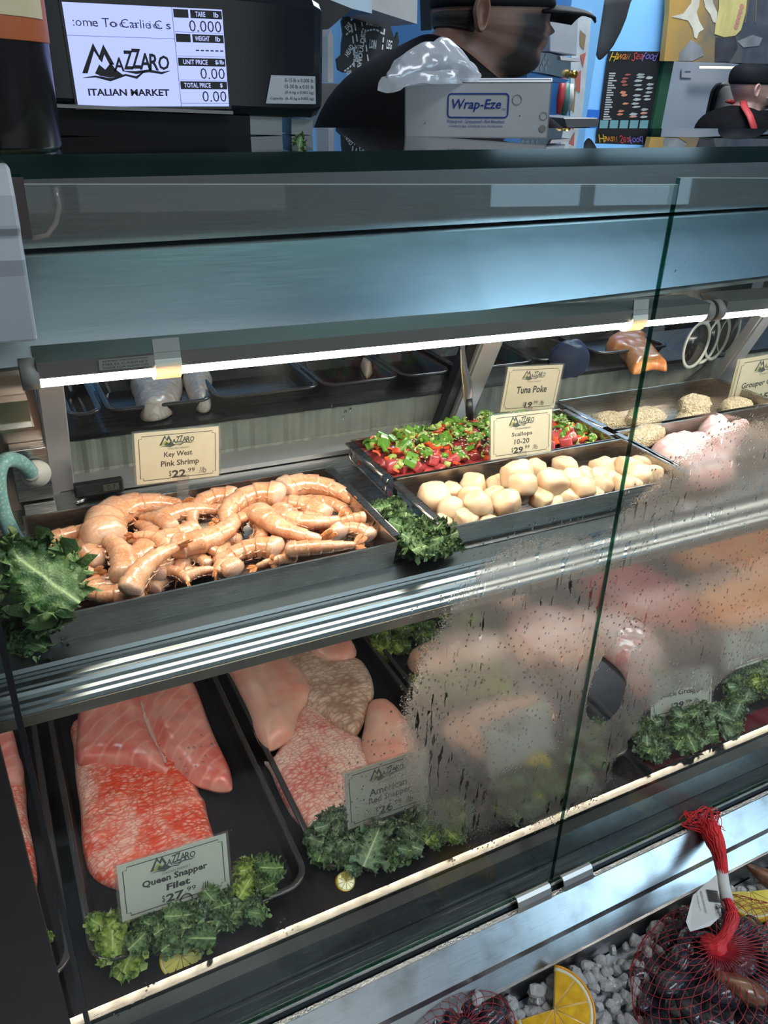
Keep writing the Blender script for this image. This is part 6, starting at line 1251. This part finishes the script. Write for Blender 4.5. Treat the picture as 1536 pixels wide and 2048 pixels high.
tx = MB(); flatpoly(tx, [(1370, 142), (1381, 142), (1381, 145), (1370, 145)], 5.077); kidof(nb_, tx, 'notice_text', P('grey_blue_print', (.15, .2, .35), .6))
board('wall_light', 'cream strip light at the top of the far room, seen through the door', 'light', [(1411, 132), (1490, 133), (1490, 138), (1411, 137)], 4.9, .06, emis('cream_light', (1.0, .92, .75), 0.9))
# ------------------------------------------------------------------ people behind the counter
def skinm(name, col):
    m = P(name, col, .5, var=.08, vs=30, sss=.12, bmp=.1, bs=400); nt = m.node_tree; b = nt.nodes['Principled BSDF']; src = b.inputs['Base Color'].links[0].from_socket
    at = node(nt, 'ShaderNodeAttribute', attribute_name='beard'); n = tex(nt, 'ShaderNodeTexNoise', 260.0, Detail=3.0); ad = node(nt, 'ShaderNodeMath', operation='MULTIPLY_ADD', use_clamp=True); L(nt, n.outputs[0], ad.inputs[0]); ad.inputs[1].default_value = .5
    sb = node(nt, 'ShaderNodeMath', operation='SUBTRACT'); L(nt, at.outputs['Fac'], sb.inputs[0]); sb.inputs[1].default_value = .25; L(nt, sb.outputs[0], ad.inputs[2])
    mu = node(nt, 'ShaderNodeMath', operation='MULTIPLY'); L(nt, ad.outputs[0], mu.inputs[0]); L(nt, at.outputs['Fac'], mu.inputs[1]); L(nt, mixc(nt, mu.outputs[0], src, (.020, .014, .012)), b.inputs['Base Color']); return m
M_skin = skinm('skin', (0.22, 0.115, 0.08)); M_skin2 = skinm('fair_skin', (0.48, 0.29, 0.23)); M_hair = P('dark_hair', (0.018, 0.013, 0.011), .6, var=.4, vs=90, bmp=.8, bs=500); M_shirt = P('black_shirt', (0.004, 0.004, 0.005), .85, spec=.12, var=.3, bmp=.2, bs=60); M_capm = P('black_cap_cloth', (0.007, 0.008, 0.010), .75, spec=.2, bmp=.2, bs=600)
def person(label, y0, rings, collar, top, hair, beard, cap, brim, ear, eye, skin, yaw=0.0, name='person', arm=None):
    """rings from crown to waist: (back u, back v, front u, front v, half width, nose bump)"""
    k = 40; R_ = []
    for bu, bv, fu, fv, hw, *nb in rings:
        B, Fp = PY(bu, bv, y0), PY(fu, fv, y0); c = (B + Fp) / 2; e = (Fp - B) / 2; ring = []
        for j in range(k):
            a = 2 * PI * j / k; ca, sa = math.cos(a), math.sin(a); ex = .82
            x = math.copysign(abs(ca) ** ex, ca); y = math.copysign(abs(sa) ** ex, sa)
            p = c + e * x + Vector((0, hw * y, 0))
            if nb and nb[0]:
                d = (PY(fu + nb[0], fv, y0) - Fp); aa = min(a, 2 * PI - a); p = p + d * math.exp(-(aa / nb[1]) ** 2)
            ring.append(p)
        R_.append(ring)
    feet = R_[-1]; c0 = sum(feet, Vector()) / k; base = Vector((c0.x, c0.y, 0)); t = thing(name, label, 'person', base)
    for zf, w_ in ((.75, .92), (.45, .78), (.10, .62), (.02, .6)):
        R_.append([Vector((c0.x + (p.x - c0.x) * w_, c0.y + (p.y - c0.y) * w_, feet[0].z * 0 + zf)) for p in feet])
    bo = MB().loft(R_).build('body', skin); bo.parent = t; bo.matrix_parent_inverse = t.matrix_basis.inverted(); sb = bo.modifiers.new('s', 'SUBSURF'); sb.levels = sb.render_levels = 1
    at = bo.data.attributes.new('beard', 'FLOAT', 'POINT'); ss = lambda x: max(0, min(1, x)) ** 2 * (3 - 2 * max(0, min(1, x)))
    for vi, vv in enumerate(bo.data.vertices):
        ri, ji = divmod(vi, k)
        if ri >= len(rings): continue
        a = abs((2 * PI * ji / k + PI) % (2 * PI) - PI); best = 0
        for i0, i1, a0, a1 in beard: best = max(best, ss((ri - i0) / 2.0 + .5) * ss((i1 - ri) / 2.0 + .5) * ss((a - a0) / .22 + .5) * ss((a1 - a) / .22 + .5))
        at.data[vi].value = best
    def shell(i0, i1, a0, a1, off, nm, mat, edge=None):      # clothing and hair: a layer lying on the body between rings and angles
        full = a1 - a0 >= 2 * PI - 1e-6; mb = MB(); out = []; n = k if full else int(k * (a1 - a0) / (2 * PI)) + 1
        for i in range(i0, i1 + 1):
            c = sum(R_[i], Vector()) / k; row = []
            for j in range(n):
                jj = int(round(a0 / (2 * PI) * k)) + j; p = R_[i][jj % k]; dv = (p - c); dv.normalize(); f = off
                if not full and j in (0, n - 1): f = off * .05
                if i in (i0, i1) and nm not in ('shirt',): f = off * .15
                row.append(p + dv * f)
            out.append(row)
        mb.loft(out, False, 0, True, full)
        o = put(mb, nm, mat, t, sub=1); s = o.modifiers.new('t', 'SOLIDIFY'); s.thickness = .002; s.offset = -1; o.modifiers.move(1, 0); return o
    shell(collar, len(R_) - 1, 0, 2 * PI, .006, 'shirt', M_shirt)
    if hair: shell(hair[0], hair[1], hair[2], hair[3], .005, 'hair', M_hair)
    cr = []
    for i in range(0, cap + 1):
        c = sum(R_[i], Vector()) / k; cr.append([p + (p - c).normalized() * (.007 if i else .004) + Vector((0, 0, .006 if i < 2 else 0)) for p in R_[i]])
    cc = sum(cr[0], Vector()) / k; put(MB().loft([[cc + (p - cc) * .3 + Vector((0, 0, .004)) for p in cr[0]]] + cr), 'cap', M_capm, t, sub=1)
    bp = [PY(u, v, y0) for u, v in brim]; hw = rings[cap][4]; br_ = MB(); rows = []
    for i, p in enumerate(bp):
        f = i / (len(bp) - 1); w_ = hw * (1.02 - .55 * f ** 3); rows.append([p + Vector((0, w_ * s_, -.016 * s_ * s_)) for s_ in [-1 + 2 * j / 12 for j in range(13)]])
    br_.loft(rows, False, 0, True, False); o = put(br_, 'cap_brim', M_capm, t); s = o.modifiers.new('t', 'SOLIDIFY'); s.thickness = .004
    E_ = PY(ear[0], ear[1], y0 - ear[2]); em = MB(); s_ = ear[3]
    em.loft([[E_ + Vector((s_ * .55 * m * math.cos(a) * (1 if math.sin(a) > 0 else .8), oy, s_ * m * math.sin(a))) for a in [2 * PI * j / 20 for j in range(20)]] for m, oy in ((.9, .012), (1, -.002), (.92, -.008), (.72, -.006), (.5, .000), (.2, .003))]); put(em, 'ear', skin, t, sub=1)
    for sgn in (-1, 1):
        Q_ = PY(eye[0], eye[1], y0 + sgn * eye[2]); mb = MB(); s_ = eye[3]
        mb.loft([[Q_ + Vector((s_ * math.sin(f) * math.cos(a), s_ * math.sin(f) * math.sin(a), s_ * math.cos(f))) for a in [2 * PI * j / 12 for j in range(12)]] for f in [PI * (i + .02) / 8.04 for i in range(9)]]); put(mb, 'eye', P('eye_white', (.35, .33, .32), .2), t)
        put(MB().tube([Q_ + Vector((s_ * .3, -sgn * s_, s_ * 1.5)), Q_ + Vector((s_ * .7, 0, s_ * 1.75)), Q_ + Vector((0, sgn * s_ * 1.3, s_ * 1.6))], [.002, .0035, .002], 6), 'eyebrow', M_hair, t)
    am = MB(); cs = sum(R_[len(rings) - 6], Vector()) / k; hw = rings[-5][4]
    for sg in (-1, 1):                                        # arms held down in front of the body, sleeves to the elbow, open hands
        S_ = cs + Vector((.0, sg * hw * .70, -.02)); E1 = S_ + Vector((.03, sg * .01, -.40)); Wr = E1 + Vector((.15, -sg * .04, -.16)); Pm = Wr + Vector((.085, -sg * .015, -.02))
        am.tube(smooth([S_, (S_ + E1) / 2, E1, (E1 + Wr) / 2, Wr, Pm], 4), [.052, .051, .05, .049, .047, .046, .045, .043, .042, .041, .041, .040, .038, .035, .032, .029, .027, .028, .032, .036, .034], 14)
        for fi, (dy, ln) in enumerate(((-.030, .062), (-.010, .075), (.010, .080), (.030, .070))):
            b0 = Pm + Vector((-.005, dy, 0)); am.tube([b0, b0 + Vector((ln * .5, dy * .1, -.006)), b0 + Vector((ln * .8, dy * .1, -.020)), b0 + Vector((ln, dy * .1, -.034))], [.010, .0095, .0085, .006], 8)
        t0_ = Wr + Vector((.03, -sg * .03, .0)); am.tube([t0_, t0_ + Vector((.03, -sg * .028, -.006)), t0_ + Vector((.058, -sg * .034, -.016))], [.012, .0105, .007], 8)
        sl = MB().tube(smooth([S_ + Vector((0, 0, .02)), (S_ + E1) / 2, E1 + Vector((.01, 0, .01)), E1 + (Wr - E1) * .2], 4), [.062, .062, .062, .061, .060, .059, .059, .058, .057, .057, .057, .056, .056], 16); put(sl, 'sleeve', M_shirt, t)
    put(am, 'arms_and_hands', skin, t)
    return t, R_
W1 = person('worker in a black shirt and black cap, bearded, bending to the right behind the counter', 1.41, [
    (945, -78, 1010, -78, .03), (912, -64, 1050, -62, .058), (890, -40, 1072, -36, .072), (880, -10, 1084, -6, .077), (878, 8, 1088, 12, .078), (878, 22, 1088, 26, .077), (879, 30, 1082, 36, .076, 2, .3), (880, 36, 1082, 46, .076, 12, .24), (881, 40, 1083, 55, .075, 21, .22), (882, 43, 1083, 63, .075, 30, .24), (882, 45, 1081, 69, .074, 24, .28), (882, 47, 1079, 75, .073, 3, .3),
    (882, 48, 1080, 82, .072, 1, .4), (882, 49, 1079, 88, .071, 7, .35), (882, 50, 1076, 92, .070), (882, 51, 1074, 98, .069, 8, .4), (882, 52, 1067, 105, .068), (881, 53, 1066, 116, .067, 2, .5), (880, 55, 1066, 130, .066, 2, .5), (878, 57, 1058, 144, .062), (876, 60, 1035, 155, .058), (873, 63, 1005, 162, .056), (868, 67, 985, 168, .056),
    (860, 71, 982, 180, .062), (848, 76, 992, 198, .085), (810, 98, 1025, 225, .135), (760, 122, 1062, 250, .165), (715, 156, 1095, 275, .18), (678, 200, 1115, 310, .185), (650, 256, 1128, 350, .185), (632, 330, 1128, 420, .18), (640, 430, 1118, 500, .17)],
    23, 0, (5, 18, PI * .66, PI * 1.34), [(5, 21, PI * .27, PI * .50), (17, 22, -.3, PI * .42), (11.3, 12.7, -.3, PI * .30)], 5, [(1040, 6), (1085, 8), (1125, 12), (1153, 18), (1171, 26)], (963, 26, .080, .030), (1066, 34, .032, .012), M_skin)
W2 = person('second worker in the background with a black cap and red apron straps, seated', 3.0, [
    (1484, 131, 1515, 131, .04), (1478, 138, 1535, 138, .075), (1474, 150, 1545, 150, .09), (1473, 165, 1549, 165, .093), (1474, 172, 1549, 174, .093), (1475, 178, 1547, 180, .092), (1476, 183, 1548, 186, .09, 4, .25), (1477, 187, 1548, 191, .089, 7, .25), (1478, 190, 1546, 196, .088, 3, .3), (1479, 193, 1545, 201, .086, 2, .35), (1480, 196, 1543, 206, .084), (1481, 200, 1538, 213, .08), (1482, 203, 1525, 218, .07), (1480, 207, 1508, 222, .066), (1474, 211, 1506, 228, .075), (1458, 217, 1516, 235, .13), (1438, 230, 1530, 250, .18), (1424, 250, 1540, 270, .20), (1414, 275, 1545, 295, .20), (1410, 320, 1545, 330, .20)],
    14, 0, None, [(7, 13, PI * .25, PI * .5), (10, 13, -.3, PI * .35)], 4, [(1535, 160), (1550, 161), (1565, 164), (1578, 169)], (1514, 181, .095, .030), (1538, 180, .04, .014), M_skin2)
t2, R2 = W2
rs_ = MB()
for off in (-.09, .09):
    pts = [PY(1474, 203, 3.0) + Vector((-.01, off * .5, 0)), PY(1488, 212, 2.90), PY(1500, 232, 2.83), PY(1508, 255, 2.80), PY(1512, 285, 2.80)] if off < 0 else [PY(1474, 203, 3.0) + Vector((-.01, off * .5, 0)), PY(1500, 214, 3.08), PY(1525, 235, 3.10), PY(1532, 270, 3.12)]
    rs_.tube(pts, .016, 8, flat=.4)
put(rs_, 'apron_straps', P('red_strap', (.40, .03, .03), .6), t2)
lg = MB(); flatpoly(lg, [(1527, 257), (1541, 258), (1540, 263), (1527, 262)], 2.795); put(lg, 'shirt_logo', M_chalk, t2)
put(quadbox([(1538, 196), (1552, 192), (1556, 206), (1542, 210)], 2.9, .10), 'face_mask', P('pale_blue_mask', (.45, .55, .62), .6), t2)
ch = thing('office_chair', 'beige backed chair behind the seated second worker', 'chair', PY(1452, 262, 3.35)); ch.location.z = 0
A_ = PY(1452, 228, 3.35)
put(MB().add([], []).loft([[(A_.x + p[0], 3.35 + dy, A_.z + p[1]) for p in rr2(-.085, -.16, .085, .13, .05)] for dy in (0, .02, .04)]), 'backrest', P('beige_upholstery', (.36, .33, .29), .6), ch)
put(MB().loft([[(A_.x + p[0], 3.352 + dy, A_.z + p[1]) for p in rr2(-.10, -.175, .10, .145, .06)] for dy in (.005, .045)]), 'back_frame', M_black, ch)
put(MB().tube([(A_.x, 3.39, A_.z - .1), (A_.x, 3.42, .5), (A_.x + .15, 3.40, .45), (A_.x + .2, 3.40, .05)], .025, 8).box((A_.x - .1, 3.30, .42), (A_.x + .4, 3.75, .48)).tube([(A_.x - .1, 3.4, .03), (A_.x + .45, 3.4, .03)], .025, 6), 'seat_and_base', M_black, ch)
# ------------------------------------------------------------------ ice bin in front
def icemat():
    m, nt, b, out = ntree('ice'); b.inputs['Base Color'].default_value = (.93, .95, .97, 1); b.inputs['Roughness'].default_value = .12; b.inputs['Transmission Weight'].default_value = .5; b.inputs['IOR'].default_value = 1.31
    n = tex(nt, 'ShaderNodeTexNoise', 90.0, Detail=2.0); L(nt, bump(nt, n.outputs[0], .3, .002), b.inputs['Normal']); return m
M_ice = icemat(); ri = random.Random(3); ic = MB()
def icez(x, y): return H - 1.050 + .010 * noise.noise(Vector((x * 9, y * 9, 1))) + .020 * max(0, y - .38) / .06
lumps = [lump(1, .85, 200 + i, .8, .35, 6, 9) for i in range(6)]
for i in range(2600):
    x = ri.uniform(.22, 1.12) if i < 1700 else ri.uniform(1.12, 1.75); y = ri.uniform(.20, .432); s = ri.uniform(.0055, .0105); z = icez(x, y) + ri.uniform(-.012, .004)
    M = Matrix.Translation((x, y, z)) @ Matrix.Rotation(ri.uniform(0, 6), 4, Vector((ri.uniform(-1, 1), ri.uniform(-1, 1), ri.uniform(-1, 1))).normalized()) @ Matrix.Diagonal((s * ri.uniform(.8, 1.4), s, s * ri.uniform(.7, 1), 1))
    l = lumps[i % 6]; ic.add(l.v, l.f, 0, False, M)
tag(ic.build('crushed_ice', M_ice), 'crushed ice filling the steel bin in front of the case', 'ice', None, 'stuff')
tag(MB().box((X0 + .02, .0, H - 1.0745), (X1 - .02, .440, H - 1.062)).build('ice_bed', P('packed_ice', (.62, .65, .68), .3, var=.2, vs=40, bmp=.5, bs=90)), 'grey packed ice at the bottom of the bin', 'ice', None, 'stuff')
o = lump(1, .6, 301, .7, .45, 8, 12).build('ice_chip', M_ice); o.location = PZ(955, 1996, -1.008); o.scale = (.010, .007, .006); o.rotation_euler = (0.2, 0, .8); tag(o, 'single clear ice chip lying on the steel rim of the bin', 'ice')
def musselmesh(seed):
    r = random.Random(seed); n, k = 22, 20; rg = []
    for i in range(n + 1):
        t = i / n; w = .27 * math.sin(PI * min(1, t ** .62 * .96 + .02)) ** .75 * (1 if t < .98 else .4); hgt = .20 * math.sin(PI * min(1, t ** .7 * .97 + .02)) ** .8
        cy_ = .10 * math.sin(t * 2.4) - .05; ring = []
        for j in range(k):
            a = 2 * PI * j / k; zz = math.sin(a); yy = math.cos(a); d = 1 + .03 * noise.noise(Vector((t * 8, a, seed)))
            ring.append((t - .5, cy_ + w * yy * d, hgt * math.copysign(abs(zz) ** .8, zz) * (1 - .18 * abs(yy) ** 6) * d))
        rg.append(ring)
    return meshof(MB().loft(rg), M_muss, 'mussel')
def mussmat():
    m, nt, b, out = ntree('mussel_shell'); w = tex(nt, 'ShaderNodeTexNoise', 3.0, Detail=4.0, stretch=(1, 6, 6)); n = tex(nt, 'ShaderNodeTexNoise', 2.2, Detail=3.0)
    c = ramp(nt, w.outputs[0], [(.3, (.006, .006, .010)), (.6, (.020, .022, .036)), (.8, (.05, .055, .085))]); c = mixc(nt, ramp(nt, n.outputs[0], [(.60, 0.0), (.74, .55)]), c, (.12, .07, .045)); L(nt, c, b.inputs['Base Color'])
    b.inputs['Roughness'].default_value = .18; b.inputs['Coat Weight'].default_value = .6; b.inputs['Coat Roughness'].default_value = .08; L(nt, bump(nt, w.outputs[0], .3, .03), b.inputs['Normal']); return m
M_muss = mussmat(); M_brown = P('brown_mussel_shell', (.20, .10, .055), .3, var=.5, vs=6, coat=.4)
MU = [musselmesh(i) for i in range(4)]; BR = MU[0].copy(); BR.materials.clear(); BR.materials.append(M_brown)
M_net = P('red_net', (0.42, 0.018, 0.030), .45, var=.15); M_netb = P('bright_red_net', (0.66, 0.025, 0.035), .5, var=.2, vs=60)
def bag(label, C, rx, ry, hz, K, N, bands, seed, mussels, mlabel, grp):
    r = random.Random(seed); t = thing('net_bag', label, 'net bag', C); C = Vector(C); net = MB(); K = Vector(K)
    lumpy = lambda p: 1 + .045 * noise.noise(p * 26)
    def S(a, f):                            # f 0 at the knot, 1 at the floor under the bag
        phi = PI * f * .86; rr = math.sin(min(phi, PI)) ** .85 if phi < PI else 0; zz = math.cos(phi)
        p = Vector((C.x + rx * rr * math.cos(a), C.y + ry * rr * math.sin(a), C.z + hz * (zz if zz < 0 else zz ** .8)))
        g = math.exp(-(f / .10) ** 2); q_ = K + Vector((.010 * math.cos(a), .010 * math.sin(a), -.002)); p = p * (1 - g) + q_ * g
        d = p - C; return C + d * lumpy(p)
    for i in range(N):
        pts = []; n = bands * 4
        for j in range(n + 1):
            f = .015 + .985 * j / n; w = abs((f * bands) % 2 - 1) * 2 - 1; w = max(-1, min(1, w * 1.25)); sp_ = .5 * w * (1 if i % 2 else -1) * min(1, f / .12); a = 2 * PI * (i + .5 * sp_ * 1.85) / N; pts.append(S(a, f))
        net.tube(pts, .00042, 4, cap=False)
    o = put(net, 'netting', M_net, t); o['kind'] = 'stuff'
    for i, (dx, dy, dz, rz, s, br) in enumerate(mussels):
        m = bpy.data.objects.new('mussel', BR if br else MU[i % 4]); COL.objects.link(m); m.location = C + Vector((dx * rx, dy * ry, dz * hz)); m.rotation_euler = (r.uniform(-.9, .9), r.uniform(-.5, .5), rz); m.scale = (s, s, s)
        tag(m, 'brown patterned mussel shell inside the big red net bag' if br else mlabel, 'mussel', None if br else grp)
    return t
rm = random.Random(17); mus = []
for ring, n, zz in ((.80, 15, -.30), (.58, 12, .22), (.32, 8, .50), (.0, 2, .62), (.84, 12, -.62)):
    for i in range(n):
        a = 2 * PI * (i + .5 * rm.random()) / n; mus.append((ring * math.cos(a), ring * math.sin(a), zz + rm.uniform(-.06, .06), rm.uniform(0, 6.3), rm.uniform(.052, .066), 0))
bp_ = PZ(1478, 1975, -.995); KN = PZ(1430, 1892, -.985)
BC = (.742, .325, H - 1.022); mus.append(((bp_.x - BC[0]) / .148, (bp_.y - BC[1]) / .1, .62, 2.2, .072, 1))
BG = bag('big red net bag of black mussels on the ice, white tag at its neck', BC, .150, .103, .050, KN, 76, 26, 4, mus, 'black mussel inside the big red net bag', 'mussels in the big net bag')
nk = [KN + Vector((0, 0, -.002)), PZ(1452, 1868, -.975), PZ(1464, 1830, -.966), PZ(1455, 1800, -.962), PZ(1447, 1770, -.960), PZ(1443, 1735, -.958), PZ(1436, 1700, -.957), PZ(1425, 1672, -.957), PZ(1412, 1648, -.957)]
mb = MB(); sm = smooth(nk, 5); rad = [.012, .0125, .0105, .0085, .0085, .0085, .0088, .0095, .0105, .011, .0105, .0090, .0075, .0065, .006, .0055, .0055, .0055, .0055, .0055, .006, .0065, .007, .008, .009, .0095, .010, .0105, .011, .0115, .0125, .0135, .0145, .0155, .016, .0165, .017, .0175, .017, .015, .010]
mb.tube(sm, [rad[min(i, len(rad) - 1)] * .9 for i in range(len(sm))], 20, flat=.8)
for i, p in enumerate(mb.v): mb.v[i] = p + Vector((noise.noise(p * 210), noise.noise(p * 210 + Vector((9, 0, 0))), noise.noise(p * 210 + Vector((0, 9, 0))))) * .0022
put(mb, 'gathered_neck', M_netb, BG, sub=1)
kb = lump(.0165, .0105, 91, .8, .35, 14, 22); kb.v = [KN + Vector((0, 0, -.003)) + p * (1 + .12 * noise.noise(p * 260)) for p in kb.v]; put(kb, 'knot', M_netb, BG)
gs = MB(); r5 = random.Random(44)
for i in range(44):
    a0 = 2 * PI * i / 44; tw_ = r5.uniform(-.5, .5); pts = []
    for j, p in enumerate(sm):
        tn = (sm[min(j + 1, len(sm) - 1)] - sm[max(j - 1, 0)]).normalized(); u_ = tn.orthogonal().normalized(); w_ = tn.cross(u_); a = a0 + tw_ * j / len(sm) * 2 + .12 * math.sin(j * 1.3 + i); rr0 = rad[min(j, len(rad) - 1)] * .93
        pts.append(p + u_ * rr0 * math.cos(a) * .92 + w_ * rr0 * math.sin(a) * .92)
    gs.tube(pts, .0008, 4, cap=False)
o = put(gs, 'neck_strands', M_netb, BG); o['kind'] = 'stuff'
ru = MB(); rr_ = random.Random(8)
tops = [PZ(1395, 1628, -.950), PZ(1372, 1630, -.955), PZ(1362, 1650, -.958), PZ(1420, 1618, -.948), PZ(1438, 1628, -.955), PZ(1440, 1660, -.958), PZ(1405, 1650, -.95), PZ(1380, 1642, -.95)]
for i in range(46):
    a, b = rr_.choice(tops), rr_.choice(tops); m1 = (a + b) / 2 + Vector((rr_.uniform(-.006, .006), rr_.uniform(-.006, .006), rr_.uniform(.0, .008))); a = a + Vector((rr_.uniform(-.006, .006), rr_.uniform(-.006, .006), rr_.uniform(-.004, .006))); ru.tube(smooth([a, m1, b, nk[-2] + Vector((rr_.uniform(-.006, .006), rr_.uniform(-.004, .004), rr_.uniform(-.006, .006)))], 6), .0006, 4, cap=False)
for i in range(26):
    o_ = Vector((rr_.uniform(-1, 1), rr_.uniform(-.5, .5), rr_.uniform(-.6, .8))); ru.tube(smooth([nk[5] + o_ * .004, nk[6] + o_ * .0085, nk[7] + o_ * .013, nk[8] + o_ * .017], 5), .0007, 4, cap=False)
put(ru, 'net_frill', M_netb, BG)
lt = MB(); F_ = [PZ(u, v, z) for u, v, z in ((1434, 1748, -.955), (1386, 1790, -.955), (1372, 1843, -.958), (1380, 1863, -.960), (1420, 1852, -.960), (1443, 1831, -.956))]
lt.add(F_ + [p + Vector((0, 0, -.0006)) for p in F_], [(0, 1, 2, 3, 4, 5), (11, 10, 9, 8, 7, 6)] + [(i, (i + 1) % 6, 6 + (i + 1) % 6, 6 + i) for i in range(6)])
M_pap = P('white_tag_paper', (.70, .70, .69), .5)
tgp = put(lt, 'paper_tag', M_pap, BG); tgp['label'] = 'white paper tag with a barcode'
put(MB().tube([nk[3] + Vector((0, 0, .001)), nk[4] + Vector((0, 0, .001)), nk[5], PZ(1441, 1728, -.9575)], .0082, 16, flat=.8), 'tag_wrap', M_pap, BG)
TM, tw, th2 = frame(PZ(1425, 1758, -.9544), PZ(1447, 1828, -.9548), PZ(1398, 1850, -.9578), PZ(1388, 1792, -.9548)); TM.translation += TM.to_3x3() @ Vector((0, 0, .0012))
pr = MB()
for i in range(22): x = (-.44 + .40 * i / 22) * tw; poly(pr, [(x, .06 * th2), (x + (.006 + .010 * (i * 7 % 3)) * tw, .06 * th2), (x + (.006 + .010 * (i * 7 % 3)) * tw, .42 * th2), (x, .42 * th2)], 0, 0, TM)
logo(pr, .22 * tw, .30 * th2, .46 * tw, 0, None, TM, 0); text(pr, 'MAZZARO ITALIAN MARKET', 0, -.12 * th2, .7 * tw, .06 * th2, M=TM); text(pr, 'St. Petersburg FL', .0, -.28 * th2, .6 * tw, .05 * th2, M=TM)
put(pr, 'tag_print', M_ink, BG)
mus2 = [(.7 * math.cos(a) * r_, .7 * math.sin(a) * r_, .35, a * 2, .05, 0) for r_ in (.3, .9) for a in [i * 1.05 for i in range(6)]]
C2 = PZ(925, 2078, -1.03); bag('second red net bag of mussels at the bottom edge, mostly out of view', (C2.x, C2.y, H - 1.038), .075, .06, .040, (C2.x + .0, C2.y, H - .998), 40, 16, 6, mus2, 'black mussel inside the small net bag at the bottom edge', 'mussels in the second net bag')
m = bpy.data.objects.new('mussel', BR); COL.objects.link(m); m.location = PZ(1530, 1752, -1.025); m.rotation_euler = (.5, 0, 1.9); m.scale = (.06,) * 3; tag(m, 'brown shell lying on the ice at the right edge, above the lemon', 'mussel')
fx = (PZ(1170, 1990, -1.02) - PZ(1070, 1990, -1.02)); vw = view(PZ(1110, 2000, -1.02))
citrus('orange_slice', 'thick orange slice with a wedge missing, lying on the ice', 'orange', PZ(1108, 2018, -1.018), fx, vw * .6 + Vector((0, 0, .6)), .052, M_opeel, M_opulp, -PI * .93, PI * .44, .020)
citrus('lemon_wedge', 'yellow lemon wedge on the ice behind the net bag', 'lemon', PZ(1500, 1782, -1.022), fx, vw * .5 + Vector((0, 0, .7)), .040, M_peel, M_pulp, -PI * 1.0, PI * .02, .020)
